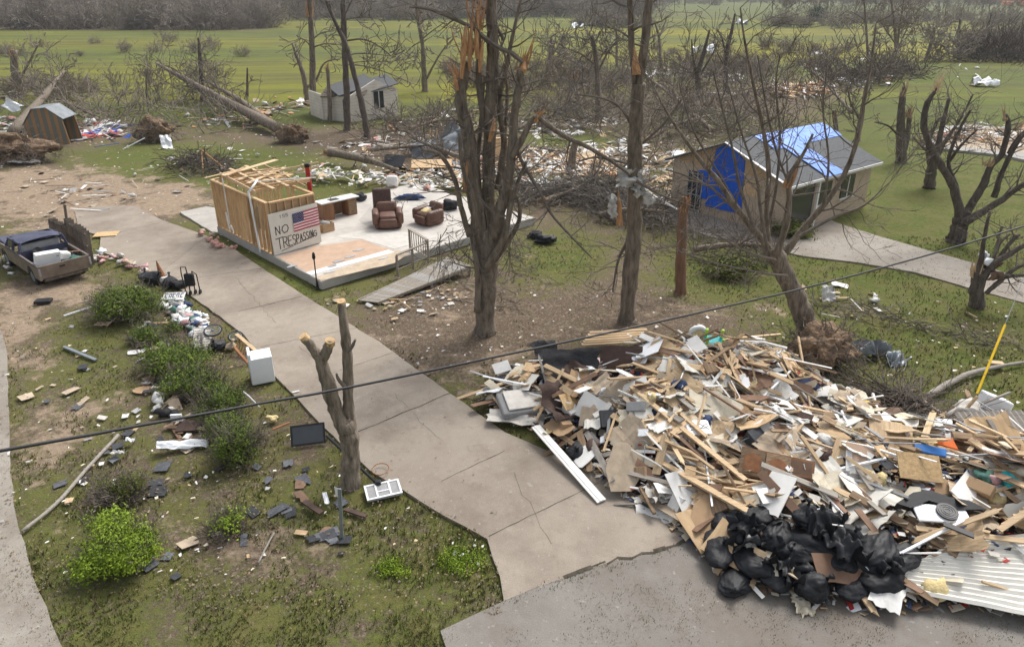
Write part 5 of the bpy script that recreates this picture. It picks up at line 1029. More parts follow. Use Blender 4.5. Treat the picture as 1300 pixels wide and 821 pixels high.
# ---------------------------------------------------------------- the kerbside debris heap
HP = [(608, 506), (636, 532), (668, 548), (705, 566), (735, 590), (765, 618), (795, 636), (835, 655), (870, 690), (905, 728), (960, 752), (1040, 775), (1140, 780), (1240, 778), (1420, 800), (1460, 640), (1420, 560), (1300, 548), (1230, 530), (1150, 545), (1100, 528), (1050, 500), (1000, 480), (950, 468), (890, 462), (800, 462), (720, 468), (660, 480)]
PH = GP(HP)
PKS = [(860, 520, 1.2, 2.6), (945, 500, 1.1, 2.4), (740, 520, .7, 2.0), (990, 600, .9, 2.2), (1110, 620, .85, 2.4), (1240, 620, .9, 2.6), (1000, 680, .5, 1.5), (1200, 700, .6, 2.0), (1060, 545, .6, 1.8), (840, 600, .5, 1.6)]
PKW = [(G(a, b_), h, s_) for a, b_, h, s_ in PKS]
def hh(x, y):
    if not inpoly(x, y, PH): return 0.0
    e = min(1, edist(x, y, PH) / 1.3); h = 0
    for c, a, s_ in PKW: h = max(h, a * exp(-((x - c.x) ** 2 + (y - c.y) ** 2) / (s_ * s_)))
    return (e ** .7) * (.22 + h * 1.0 + .28 * noise.noise(Vector((x * .9, y * .9, 7))))
def hn(x, y):
    e = .25; return Vector((hh(x - e, y) - hh(x + e, y), hh(x, y - e) - hh(x, y + e), 2 * e)).normalized()
def onheap(px, py):
    """where the ray through a photo pixel meets the heap"""
    d = ray(px, py); t0 = (2.2 - H) / d.z; t1 = -H / d.z; k = 120
    for i in range(k + 1):
        t = t0 + (t1 - t0) * i / k; x, y, z = d.x * t, d.y * t, H + d.z * t
        if z <= hh(x, y): return Vector((x, y, z))
    return Vector((d.x * t1, d.y * t1, 0))
xsP = [p[0] for p in PH]; ysP = [p[1] for p in PH]
# core mound of crushed rubble, its colour darkened to paint shade in the gaps
mb = MB(); st = .16; gx = int((max(xsP) - min(xsP)) / st) + 2; gy = int((max(ysP) - min(ysP)) / st) + 2; V = []; rr = random.Random(4)
for j in range(gy):
    for i in range(gx):
        x = min(xsP) + i * st; y = min(ysP) + j * st; h = hh(x, y); V.append((x, y, h * .82 - .12 + (rr.uniform(-.05, .05) if h else -.1)))
mb.add(V, [(j * gx + i, j * gx + i + 1, (j + 1) * gx + i + 1, (j + 1) * gx + i) for j in range(gy - 1) for i in range(gx - 1)])
M['rubble'] = mat('rubble', (.03, .024, .02), .95, .4, 3.5, 1, col2=(.12, .09, .07), dist=.1, contrast=.4)  # near-black tone stands in for shade between the heaped pieces
tag(mb.build('rubble_shade_mound', 'rubble'), 'crushed rubble at the core of the kerbside heap, coloured dark as the shade in its gaps', 'rubble', kind='stuff')
CLEAR = [[(866, 710), (890, 662), (950, 642), (1000, 640), (1006, 615), (1040, 615), (1075, 662), (1170, 668), (1175, 700), (1120, 800), (880, 800)], [(655, 540), (695, 525), (790, 630), (760, 655)], [(935, 585), (1045, 590), (1040, 640), (940, 625)], [(758, 560), (822, 566), (830, 625), (770, 640)],
 [(1125, 580), (1210, 590), (1215, 640), (1125, 630)], [(1105, 632), (1260, 640), (1260, 690), (1120, 680)], [(760, 452), (818, 452), (815, 500), (760, 500)], [(680, 440), (750, 455), (745, 500), (690, 490)], [(700, 500), (750, 505), (750, 570), (705, 570)], [(1120, 715), (1215, 672), (1400, 665), (1400, 800), (1120, 800)], [(625, 500), (690, 500), (690, 545), (630, 545)], [(755, 520), (795, 520), (795, 565), (755, 565)], [(1210, 500), (1290, 500), (1300, 560), (1200, 555)], [(880, 425), (930, 430), (930, 470), (880, 470)], [(848, 545), (905, 545), (905, 580), (848, 580)], [(935, 550), (978, 550), (978, 590), (935, 590)], [(846, 640), (885, 640), (890, 690), (846, 690)]]
def heap_pt(rr, lo=0, keep=.12):
    while True:
        x = rr.uniform(min(xsP), min(max(xsP), 17)); y = rr.uniform(min(ysP), max(ysP))
        if not inpoly(x, y, PH): continue
        px, py = PX(x, y, hh(x, y))
        if px > 1330 or py > 800: 
            if rr.random() < .8: continue
        if any(inpoly(px, py, C_) for C_ in CLEAR) and rr.random() > keep: continue
        return x, y
def basis(nrm, a, rr, tilt):
    nrm = (nrm + Vector((rr.gauss(0, tilt), rr.gauss(0, tilt), 0))).normalized(); d = Vector((cos(a), sin(a), 0)); d = (d - nrm * d.dot(nrm)).normalized(); return d, nrm
def rough(w, d, rr, n_=0, jag=.12):
    """torn outline of a sheet"""
    P = []; c = [(-w / 2, -d / 2), (w / 2, -d / 2), (w / 2, d / 2), (-w / 2, d / 2)]; torn = rr.randrange(4)
    for i in range(4):
        a, b_ = c[i], c[(i + 1) % 4]; k = 5 if i == torn else 2 if rr.random() < .4 else 1
        for j in range(k):
            t = j / k; jj = jag * min(w, d) if k > 2 else jag * .35 * min(w, d); P.append((a[0] + (b_[0] - a[0]) * t + rr.uniform(-jj, jj), a[1] + (b_[1] - a[1]) * t + rr.uniform(-jj, jj)))
    return P
PROT = {}
def proto(key, fn, n_):      # a few meshes of each kind, shared by the copies
    L = []
    for i in range(n_): m_ = MB(); fn(m_, random.Random(i * 31 + len(key))); L.append(m_)
    PROT[key] = L
def lumb(m_, r): 
    L = r.uniform(.7, 2.7); w = r.choice((.09, .09, .14, .05)); m_.bar((-L / 2, 0, 0), (L / 2, 0, r.uniform(-.02, .02)), w, .038)
    if r.random() < .5: m_.tube([(L / 2, 0, 0), (L / 2 + r.uniform(.05, .2), r.uniform(-.03, .03), 0)], [w * .35, .004], 4)
def plank(m_, r): L = r.uniform(.6, 1.9); w = r.uniform(.1, .22); m_.prism([(-L / 2, -w / 2), (L / 2 - r.uniform(0, .15), -w / 2), (L / 2, r.uniform(-.3, .3) * w), (L / 2 - r.uniform(0, .2), w / 2), (-L / 2, w / 2)], .02)
def sheetp(m_, r):
    w, d = r.uniform(.35, 1.1), r.uniform(.25, .7)
    if r.random() < .4: m_.prism(rough(w, d, r), .014); return
    n_ = 7; c = r.uniform(-.5, .7); V = []; kx = r.uniform(0, 6)      # warped and torn
    for i in range(n_ + 1):
        for j in range(n_ + 1):
            u, v = i / n_ - .5, j / n_ - .5; e = 1 + (.22 * noise.noise(Vector((i * 1.3, j * 1.3, kx))) if i in (0, n_) or j in (0, n_) else 0); V.append(Vector((u * w * e, v * d * e, c * u * u * w * .6 + .06 * noise.noise(Vector((u * 3, v * 3, kx))))))
    k = len(V); q_ = n_ + 1; fs = [(i * q_ + j, (i + 1) * q_ + j, (i + 1) * q_ + j + 1, i * q_ + j + 1) for i in range(n_) for j in range(n_)]; m_.add(V + [v - Vector((0, 0, .012)) for v in V], fs + [tuple(k + a for a in reversed(f)) for f in fs])
    rim = [i * q_ for i in range(q_)] + [n_ * q_ + j for j in range(1, q_)] + [i * q_ + n_ for i in range(n_ - 1, -1, -1)] + [j for j in range(n_ - 1, 0, -1)]
    m_.f += [(rim[i], k + rim[i], k + rim[(i + 1) % len(rim)], rim[(i + 1) % len(rim)]) for i in range(len(rim))]; m_.m += [0] * len(rim)
def smallp(m_, r): m_.prism(rough(r.uniform(.15, .42), r.uniform(.1, .32), r, jag=.2), .014)
def trim(m_, r): L = r.uniform(.7, 2.4); w = r.uniform(.035, .08); m_.tube([(-L / 2, 0, 0), (0, r.uniform(-.06, .06), r.uniform(0, .05)), (L / 2, 0, 0)], w * .5, 4) if r.random() < .4 else m_.bar((-L / 2, 0, 0), (L / 2, 0, 0), w, .014)
def wad(m_, r): m_.blob((0, 0, .05), (r.uniform(.12, .3), r.uniform(.1, .24), r.uniform(.07, .14)), r.random() * 20, .45, 2.2, 2, crease=.4)
def boxp(m_, r): m_.rbox((0, 0, .1), (r.uniform(.25, .5), r.uniform(.2, .4), r.uniform(.15, .3)), .012)
for k, f, n_ in (('lumber', lumb, 14), ('plank', plank, 12), ('sheet', sheetp, 16), ('small', smallp, 14), ('trim', trim, 10), ('wad', wad, 9), ('boxp', boxp, 6)): proto(k, f, n_)
MESH = {}
INST = []
def inst(kind, name, mt, loc, rotm, rr, sc=1.0):
    i = rr.randrange(len(PROT[kind])); key = (kind, i, mt)
    if key not in MESH:
        o = PROT[kind][i].build(name, mt, origin=Vector(), smooth=(kind == 'wad')); MESH[key] = o.data; bpy.data.objects.remove(o)
    o = bpy.data.objects.new(name, MESH[key]); COL.objects.link(o); o.matrix_world = Matrix.Translation(loc) @ rotm.to_4x4() @ Matrix.Scale(sc, 4); INST.append((o, kind, i, mt, Matrix.Translation(loc) @ rotm.to_4x4() @ Matrix.Scale(sc, 4))); return o
def rotm(d, nrm):
    y = nrm.cross(d).normalized(); return Matrix((d, y, nrm)).transposed()
REG = (('left end', 0, 800), ('middle', 800, 1000), ('right side', 1000, 5000))
def heapfill(n_, kind, name, mts, cat, adj, tilt, lift, seed, sc=(.8, 1.2), bias=None):
    rr = random.Random(seed)
    for q in range(n_):
        x, y = heap_pt(rr); px, _ = PX(x, y); a = rr.uniform(0, pi) if bias is None or rr.random() < .35 else rr.gauss(bias, .35)
        d, nn = basis(hn(x, y), a, rr, tilt); mt = rr.choice(mts); o = inst(kind, name, mt, Vector((x, y, hh(x, y) + lift + rr.uniform(-.06, .20))), rotm(d, nn), rr, rr.uniform(*sc))
        reg = [r for r in REG if r[1] <= px < r[2]] or [REG[0]]; s_ = adj[mt] if isinstance(adj, dict) else adj
        tag(o, f'{s_} in the {reg[0][0]} of the kerbside heap', cat, f'{s_}, {reg[0][0]} of heap')
heapfill(280, 'lumber', 'lumber_board', ['lumber', 'lumber', 'lumber', 'lumber_old', 'lumber_grey'], 'board', {'lumber': 'pale raw timber board', 'lumber_old': 'dark aged timber board', 'lumber_grey': 'weathered grey timber board'}, .16, .08, 101, bias=-.75)
heapfill(210, 'plank', 'plank', ['lumber', 'tan', 'white', 'lumber_old', 'cream', 'brownboard'], 'plank', {'lumber': 'short split pine plank', 'tan': 'tan stained plank', 'white': 'white painted plank', 'lumber_old': 'old brown plank', 'cream': 'cream painted plank', 'brownboard': 'dark brown shelf plank'}, .25, .07, 102, bias=-.8)
heapfill(290, 'sheet', 'torn_sheet', ['board_white', 'white', 'plywood', 'tan', 'cream', 'lumber', 'cardboard', 'board_white', 'white', 'white_clean', 'white', 'cream', 'brownboard'], 'sheet', {'board_white': 'torn pale drywall sheet', 'white': 'torn white panel', 'white_clean': 'bright white panel', 'plywood': 'broken plywood sheet', 'tan': 'torn tan panel', 'cream': 'cream wall panel', 'lumber': 'pale pine sheet', 'cardboard': 'flattened brown cardboard', 'brownboard': 'dark brown furniture panel'}, .24, .08, 103, sc=(.95, 1.5))
heapfill(290, 'small', 'broken_piece', ['drywall', 'white', 'lumber', 'white', 'tan', 'cream', 'charcoal', 'plywood', 'white_clean'], 'broken piece', {'drywall': 'small drywall fragment', 'white': 'small white fragment', 'white_clean': 'small bright white fragment', 'lumber': 'small wood chip piece', 'tan': 'small tan fragment', 'cream': 'small cream fragment', 'charcoal': 'small charcoal shingle fragment', 'plywood': 'small plywood fragment'}, .4, .1, 104)
heapfill(170, 'trim', 'trim_strip', ['white', 'white_clean', 'white', 'lumber', 'greypanel'], 'trim strip', {'white': 'thin white trim strip', 'white_clean': 'bright white plastic strip', 'lumber': 'thin raw wood strip', 'greypanel': 'thin grey metal strip'}, .22, .14, 105, bias=-.6)
heapfill(90, 'wad', 'crumpled_scrap', ['fluff', 'white_clean', 'black_cloth', 'insul_yellow', 'dkblue', 'pinkcloth', 'greencloth', 'cream', 'brown_cloth'], 'scrap', {'fluff': 'crumpled white plastic', 'white_clean': 'crumpled bright plastic bag', 'black_cloth': 'wad of black cloth', 'insul_yellow': 'lump of yellow insulation', 'dkblue': 'wad of dark blue cloth', 'pinkcloth': 'wad of pink cloth', 'greencloth': 'wad of dark green cloth', 'cream': 'wad of cream cloth', 'brown_cloth': 'wad of brown cloth'}, .3, .02, 106)
heapfill(16, 'boxp', 'broken_box', ['cardboard', 'white', 'greypanel', 'lumber_old'], 'box', {'cardboard': 'crushed brown carton', 'white': 'white box', 'greypanel': 'grey box', 'lumber_old': 'brown wooden drawer box'}, .35, -.03, 107)
rr = random.Random(19)
for q in range(16):
    x, y = heap_pt(rr); P = []; a = rr.uniform(0, 6.3)
    for k in range(7): P.append(Vector((x, y, hh(x, y) + rr.uniform(.1, .3)))); a += rr.gauss(0, .7); x += cos(a) * .22; y += sin(a) * .22
    m_ = MB(); limb(m_, P, [.012] * 7, 5, 4, rr=rr, knob=0); mt = rr.choice(('wire', 'wire', 'white', 'galv')); o = m_.build('cable', mt, smooth=True); nm = {'wire': 'black', 'white': 'white', 'galv': 'grey'}[mt]; tag(o, f'loose {nm} electrical cable tangled over the kerbside heap', 'cable', f'{nm} cables in the heap')
for q in range(46):
    x, y = heap_pt(rr); px, _ = PX(x, y); mt, nm = rr.choice((('drywall', 'grey white paper'), ('fluff', 'white house wrap'), ('brown_cloth', 'brown cloth'), ('black_cloth', 'black cloth'), ('insul_yellow', 'yellow insulation batt'), ('insul_pink', 'pink insulation batt'), ('cream', 'cream carpet'), ('dkblue', 'navy blanket'), ('charcoal', 'roofing felt'), ('tan', 'tan carpet')))
    reg = [r for r in REG if r[1] <= px < r[2]] or [REG[0]]; s_ = rr.uniform(.35, .8); o = sheet('rag', f'crumpled {nm} in the {reg[0][0]} of the kerbside heap', 'rag', Vector((x, y, hh(x, y) + .08)), s_, s_ * rr.uniform(.5, .9), mt, 200 + q, .16, 1.5, rr.uniform(0, 3), 0, (rr.gauss(0, .3), rr.gauss(0, .3)), res=10, th=.02, torn=.5); o['group'] = f'{nm} rags, {reg[0][0]} of heap'
rr = random.Random(9); mb = MB(); cm = ['drywall', 'white', 'lumber', 'tan', 'cream', 'lumber_old', 'charcoal', 'greypanel', 'brownboard', 'plywood', 'dkblue', 'red', 'white_clean']
for q in range(8500):
    x, y = heap_pt(rr, keep=.8); s_ = rr.uniform(.03, .13); a = rr.uniform(0, 6.3); d = Vector((cos(a), sin(a), rr.uniform(-.4, .4))) * s_; e = Vector((-sin(a), cos(a), rr.uniform(-.4, .4))) * s_ * rr.uniform(.15, .7); o = Vector((x, y, hh(x, y) + rr.uniform(-.12, .12))); f = Vector((0, 0, .012))
    mb.add([o - d - e, o + d - e * .7, o + d * .8 + e, o - d * .9 + e, o - d - e + f, o + d - e * .7 + f, o + d * .8 + e + f, o - d * .9 + e + f], [(3, 2, 1, 0), (4, 5, 6, 7), (0, 1, 5, 4), (1, 2, 6, 5), (2, 3, 7, 6), (3, 0, 4, 7)], rr.randrange(len(cm)))
tag(mb.build('small_rubble', cm), 'small splinters and fragments filling the kerbside heap', 'rubble', kind='stuff')
# ---- pieces one can single out in the heap
def hero(kind, name, label, cat, pxl, mt, size, a, tilt=(0, 0), lift=.12, parent=None, **k):
    p = onheap(*pxl) + Vector((0, 0, lift)); m_ = MB(); R_ = RZ(a) @ Matrix.Rotation(tilt[0], 3, 'X') @ Matrix.Rotation(tilt[1], 3, 'Y')
    if kind == 'box': m_.box(p, size, R_)
    elif kind == 'rbox': m_.rbox(p, size, k.get('r', .05), R_)
    elif kind == 'blob': m_.blob(p, size, k.get('seed', 1), k.get('amp', .25), k.get('freq', 1.5), 3, R_, crease=k.get('crease', .3))
    elif kind == 'poly': m_.prism(k['P'], size, Matrix.Translation(p) @ R_.to_4x4())
    o = m_.build(name, mt, smooth=kind == 'blob'); return tag(o, label, cat)
def bar_on(name, label, cat, p0, p1, w, h_, mt, l0=.2, l1=.2):
    a, b_ = onheap(*p0) + Vector((0, 0, l0)), onheap(*p1) + Vector((0, 0, l1)); m_ = MB(); m_.bar(a, b_, w, h_); return tag(m_.build(name, mt), label, cat)
a, b_ = G(764, 636, .07), A(680, 541, G(690, 556).y) ; m_ = MB(); m_.bar(a, b_, .24, .03); m_.bar(a + Vector((0, 0, .018)), b_ + Vector((0, 0, .018)), .10, .02); tag(m_.build('white_plank', 'white'), 'long white grooved plank sloping from the heap onto the driveway', 'plank')
sheet('fabric', 'brown fabric furniture back standing upright near the back of the heap', 'fabric panel', onheap(788, 468) + Vector((0, 0, .30)), 1.15, .72, 'brown_cloth', 3, .03, 1, -.05, 0, (1.15, 0), th=.1, torn=.02)
sheet('fabric', 'crumpled brown fabric sheet draped over the left of the heap', 'fabric', onheap(740, 492) + Vector((0, 0, .22)), 1.3, .9, 'brown_cloth', 6, .25, 1, -.6, 0, (.5, .1), th=.02)
sheet('fabric', 'lower folded brown fabric sheet beside the square plywood piece', 'fabric', onheap(716, 516) + Vector((0, 0, .18)), 1.2, 1.1, 'brown_cloth', 9, .28, 1, .5, 0, (.45, .2), th=.02)
sheet('fabric', 'large black cloth spread over the back left of the heap', 'fabric', onheap(722, 474) + Vector((0, 0, .3)), 1.6, 1.0, 'black_cloth', 12, .15, 1, -.25, 0, (.5, -.15), th=.02)
sheet('fabric', 'black cloth gathered to a peak at the back left corner of the heap', 'fabric', onheap(697, 458) + Vector((0, 0, .3)), 1.0, .9, 'black_cloth', 15, .22, 1.2, .5, 0, (.4, .2), th=.02)
sack_later = []
for i, (x, y, s_, lb) in enumerate(((642, 490, .42, 'black bag lying at the far left tip of the heap'), (655, 478, .36, 'black bag under the white card at the left tip of the heap'), (690, 470, .38, 'shiny black bag behind the long white plank'), (733, 578, .32, 'small black bag in the front edge beside the driveway'))):
    p = onheap(x, y); sack_later.append((p + Vector((0, 0, s_ * .4)), (s_, s_ * .8, s_ * .55), i + 70, lb, p))
hero('box', 'white_card', 'white card lying on the black bags at the left tip', 'card', (637, 478), 'white', (.5, .36, .02), .4, (.5, -.2), .32)
hero('box', 'plywood_square', 'square tan plywood piece leaning near the front left of the heap', 'plywood', (722, 524), 'osb', (.52, .45, .02), .5, (.6, .3), .35)
hero('box', 'grey_board', 'charcoal square panel facing the driveway', 'panel', (773, 540), 'charcoal', (.46, .42, .1), .1, (.7, .1), .2)
hero('box', 'wood_block', 'upright brown wooden box at the front left of the heap', 'box', (718, 552), 'cardboard', (.26, .2, .42), .3, (-.1, .1), .15)
hero('box', 'stained_board', 'grey stained panel standing left of the charcoal square', 'panel', (745, 540), 'tan', (.36, .5, .05), -.3, (.8, .2), .25)
p = onheap(660, 520); t = thing('mattress', 'grey stained mattress at the left of the heap with a white sheet edge', 'mattress', p)
for nm, z, mt, s_ in (('mattress_body', .16, 'greypanel', (1.45, .95, .2)), ('sheet', .30, 'drywall', (1.1, .8, .05))): m_ = MB(); m_.rbox(p + Vector((.15, .1, z)), s_, .06, RZ(.25) @ Matrix.Rotation(.12, 3, 'X')); m_.build(nm, mt, t, smooth=True)
sheet('plastic_sheet', 'white plastic sheet at the left foot of the heap', 'plastic sheet', onheap(655, 536) + Vector((0, 0, .14)), 1.5, .5, 'drywall', 31, .12, 1, -.15, .02)
for i in range(6): bar_on('pine_slat', f'pine slat of the bundle at the back of the heap', 'slat', (738 + i * 2, 446 - i * 2), (800 + i * 4, 441 - i * 2 + 2), .16, .03, 'lumber', .25 + i * .03, .28 + i * .03)['group'] = 'bundle of pine slats'
# big tan torn board in front
P = [(-.5, -.75), (.1, -.78), (.25, -.6), (.62, -.15), (.55, .2), (.2, .62), (-.15, .7), (-.35, .3), (-.55, -.1)]
p = onheap(790, 600); m_ = MB(); m_.prism([(x * .8, y * .8) for x, y in P], .012, Matrix.Translation(p + Vector((0, -.1, .32))) @ (RZ(.1) @ Matrix.Rotation(.62, 3, 'X')).to_4x4()); tag(m_.build('torn_board', 'tan'), 'large torn tan board with a rounded foot leaning on the driveway side', 'board')
p = onheap(866, 640); m_ = MB(); m_.box(p + Vector((0, .1, .25)), (.42, .95, .02), RZ(.35) @ Matrix.Rotation(.5, 3, 'X')); tag(m_.build('white_board', 'white'), 'white panel with a bare tan half leaning at the front of the heap', 'panel')
p = onheap(905, 655); m_ = MB(); m_.prism([(x * .75, y * .8) for x, y in P], .012, Matrix.Translation(p + Vector((0, 0, .22))) @ (RZ(-.5) @ Matrix.Rotation(.4, 3, 'X')).to_4x4()); tag(m_.build('torn_board', 'cardboard'), 'torn brown hardboard between the white panel and the black bags', 'board')
hero('box', 'white_tile', 'white panel piece lying flat behind the front bags', 'panel', (976, 638), 'white', (.5, .35, .03), .2, (.3, 0), .2)
# long timbers
for i, (p0, p1, w, mt, lb) in enumerate((((800, 500), (945, 620), .13, 'lumber', 'long pine beam running from the tan board towards the black bags'), ((838, 596), (948, 660), .16, 'lumber', 'thick pine beam ending above the black bags'), ((815, 540), (905, 618), .12, 'lumber', 'pine beam parallel above the thick beam'), ((855, 528), (922, 588), .1, 'lumber', 'short pine beam beside the white ring'), ((900, 458), (972, 512), .07, 'lumber', 'slim pine stud on the crest pointing at the driveway'), ((888, 470), (884, 512), .08, 'lumber', 'pine stud leaning upright on the left crest'), ((838, 512), (858, 470), .08, 'lumber', 'pine stud standing diagonal by the blue cloth'), ((880, 494), (985, 562), .05, 'brownboard', 'thin dark pipe curving across the middle of the heap'), ((960, 508), (1060, 540), .05, 'white_clean', 'white rail crossing the crest'), ((1002, 480), (958, 522), .05, 'white_clean', 'white rail crossing back over the crest rail'), ((985, 470), (1030, 524), .06, 'white', 'white strip right of the crossed rails'), ((1060, 592), (1120, 578), .05, 'white_clean', 'paired white strip pointing right at the middle'), ((1062, 606), (1122, 592), .06, 'white_clean', 'lower paired white strip pointing right'), ((1080, 548), (1145, 535), .07, 'lumber', 'pine stud over the dark branches'), ((1040, 630), (1075, 665), .10, 'brownboard', 'brown skirting board right of the cabinet'), ((1010, 600), (1070, 665), .03, 'white_clean', 'thin white pole crossing the brown cabinet'), ((900, 440), (990, 432), .09, 'lumber', 'pine board along the back crest by the root ball'), ((930, 452), (1000, 462), .14, 'lumber', 'broad pine plank behind the crest'), ((1290, 640), (1279, 600), .07, 'lumber', 'pine stud upright at the right edge'), ((1225, 606), (1228, 655), .06, 'lumber', 'pine stud leaning right of the tan cupboard door'), ((908, 730), (930, 706), .14, 'lumber', 'short plank propped on the lowest black bag'), ((830, 662), (812, 628), .08, 'lumber_old', 'dark wet board sticking onto the street'))):
    bar_on('timber' if 'lum' in mt else 'strip', lb, 'timber' if 'lum' in mt else 'strip', p0, p1, w, min(w, .05), mt, .22 if i != 20 else .05, .22 if i != 20 else .35)
# vanity cabinet, ring, chess sign, toy table...
p = onheap(985, 612); t = thing('kitchen_cabinet', 'brown wooden wall cabinet with arched doors lying on its back in the heap', 'cabinet', p); R_ = RZ(-.38) @ Matrix.Rotation(.75, 3, 'X'); T_ = Matrix.Translation(p + Vector((0, .1, .3))) @ R_.to_4x4()
def lb_(nm, c, s_, mt): m_ = MB(); m_.box(T_ @ Vector(c), s_, R_); return m_.build(nm, mt, t)
lb_('carcass', (0, 0, -.12), (1.5, .62, .26), 'cabinet'); lb_('inside', (0, 0, .012), (1.4, .52, .01), 'brownboard'); lb_('shelf', (.42, -.06, .02), (.6, .03, .03), 'cabinet')
for x in (-.5, .02): d_ = lb_('door', (x, 0, .03), (.5, .56, .03), 'lumber_old'); m_ = MB(); m_.prism([(-.17, -.2), (.17, -.2), (.17, .12), (.1, .17), (0, .2), (-.1, .17), (-.17, .12)], .014, T_ @ Matrix.Translation((x, 0, .045))); m_.build('door_panel', 'rust', d_)
p = onheap(860, 556); m_ = MB(); b0 = bmesh.new(); R_ = Matrix.Rotation(.5, 3, 'X'); pts = [p + Vector((0, -.05, .25)) + R_ @ Vector((cos(a) * .15, sin(a) * .13, 0)) for a in [i * 2 * pi / 16 for i in range(17)]]; m_.tube(pts, .035, 6); tag(m_.build('white_ring', 'white_clean', smooth=True), 'white oval plastic ring near the middle of the heap', 'ring')
p = onheap(885, 556); m_ = MB(); R_ = RZ(.1) @ Matrix.Rotation(.35, 3, 'X'); t = thing('whiteboard', 'white board scribbled with dark lines right of the white ring', 'board', p + Vector((0, 0, .2))); m_.box(p + Vector((0, 0, .3)), (.55, .4, .03), R_); m_.build('board', 'white_clean', t)
rr = random.Random(6); m_ = MB()
for i in range(3): pts = [p + Vector((0, 0, .3)) + R_ @ Vector((-.22 + j * .09, .12 * sin(j * 1.3 + i * 2) * rr.uniform(.3, 1), .017)) for j in range(6)]; [m_.bar(pts[k], pts[k + 1], .012, .004) for k in range(5)]
m_.build('scribble', 'black_cloth', t)
p = onheap(958, 566); t = thing('picture_box', 'dark box with a black and white printed face in the middle of the heap', 'box', p); R_ = RZ(.45) @ Matrix.Rotation(.35, 3, 'X'); m_ = MB(); m_.box(p + Vector((0, 0, .2)), (.38, .34, .3), R_); m_.build('box', 'charcoal', t)
m_ = MB(); m_.box(p + Vector((0, 0, .2)) + R_ @ Vector((0, -.175, 0)), (.36, .01, .28), R_); m_.build('label', 'white', t); m_ = MB(); m_.box(p + Vector((0, 0, .2)) + R_ @ Vector((.02, -.183, -.0)), (.24, .008, .18), R_); m_.build('print', 'black_cloth', t); m_ = MB(); m_.box(p + Vector((0, 0, .2)) + R_ @ Vector((.04, -.19, .02)), (.06, .008, .1), R_); m_.build('print_mark', 'white', t)
p = onheap(903, 449); t = thing('toy_table', 'turquoise and lime green plastic toy table upside down on the crest', 'toy table', p); R_ = RZ(-.15) @ Matrix.Rotation(.4, 3, 'X')
m_ = MB(); p = p + Vector((0, -.1, .25)); m_.rbox(p + Vector((0, 0, .22)), (.62, .5, .07), .03, R_); m_.build('table_top', 'teal', t)
for x, y in ((-.24, .2), (.24, .2), (-.24, -.18), (.24, -.18)): m_ = MB(); m_.rbox(p + Vector((0, 0, .22)) + R_ @ Vector((x, y, .2)), (.09, .09, .34), .02, R_); m_.build('leg', 'lime', t)
hero('rbox', 'office_chair_back', 'dark padded chair back standing on the crest beside the toy table', 'chair back', (913, 436), 'black_cloth', (.34, .12, .42), -.3, (-.2, .3), .2, r=.05)
m_ = MB(); p = onheap(884, 428); limb(m_, [p + Vector((-.25, 0, .1)), p + Vector((-.1, 0, .3)), p + Vector((.12, 0, .35)), p + Vector((.3, 0, .2))], [.09, .1, .1, .09], 8, 4); tag(m_.build('white_duct', 'white_clean', smooth=True), 'bent white duct arching on the back crest', 'duct')
hero('rbox', 'white_appliance_lid', 'white rounded lid with a dark bar on the back crest', 'lid', (960, 440), 'white_clean', (.5, .3, .08), -.35, (.5, .1), .2, r=.03)
hero('blob', 'blue_cloth', 'crumpled blue and red cloth on the left crest', 'cloth', (862, 496), 'dkblue', (.25, .2, .16), 0, (0, 0), .15, seed=4)
hero('poly', 'blue_cushion', 'dark blue kite shaped cushion by the crossed white rails', 'cushion', (1023, 494), 'dkblue', .06, -.2, (.5, 0), .2, P=[(-.28, .1), (0, .16), (.3, -.1), (.22, -.2), (-.2, -.12)])
hero('box', 'cupboard_door', 'tan cupboard door lying in the right part of the heap', 'cupboard door', (1163, 608), 'osb', (.85, .6, .03), -.2, (.55, .05), .32)
hero('box', 'orange_board', 'plain salmon brown board right of the brown cabinet', 'board', (1088, 588), 'floor_tan', (.55, .4, .02), -.4, (.55, 0), .28)
hero('box', 'beige_board', 'beige square board near the yellow strip', 'board', (1062, 512), 'cream', (.45, .34, .02), -.5, (.45, 0), .22)
hero('box', 'yellow_board', 'yellow plastic panel by the dark branches', 'panel', (1083, 516), 'yellow', (.62, .13, .02), -.55, (.4, 0), .2)
hero('box', 'mauve_board', 'long mauve brown panel in the middle of the heap', 'panel', (1007, 540), 'brown_cloth', (.75, .26, .03), -.65, (.5, 0), .3)
hero('box', 'cream_crate', 'open cream drawer box with brown strap near the middle', 'drawer', (910, 575), 'cream', (.55, .35, .12), .5, (.5, 0), .25)
hero('box', 'angular_board', 'pale grey angular panel above the drawer box', 'panel', (915, 543), 'drywall', (.4, .4, .02), .8, (.5, .2), .3)
hero('box', 'tan_box', 'open plywood box on the crest below the toy table', 'box', (985, 525), 'brownboard', (.5, .3, .3), -.4, (.4, 0), .15)
hero('rbox', 'blue_bin_lid', 'bright blue flat lid in the right part of the heap', 'lid', (1176, 588), 'blue', (.62, .2, .05), -.4, (.5, 0), .36, r=.015)
hero('poly', 'orange_cone', 'orange plastic triangle beside the blue lid', 'plastic piece', (1197, 580), 'orange', .05, -.3, (.5, 0), .36, P=[(-.22, -.05), (.2, -.12), (.12, .12), (-.1, .12)])
hero('blob', 'yellow_foam', 'crumpled yellow foam above the blue lid', 'foam', (1165, 568), 'insul_yellow', (.42, .2, .14), -.5, (0, 0), .2, seed=9, amp=.35)
hero('blob', 'turquoise_bag', 'turquoise plastic bag at the right edge of the heap', 'bag', (1277, 616), 'teal', (.24, .2, .14), 0, (0, 0), .15, seed=12, amp=.3)
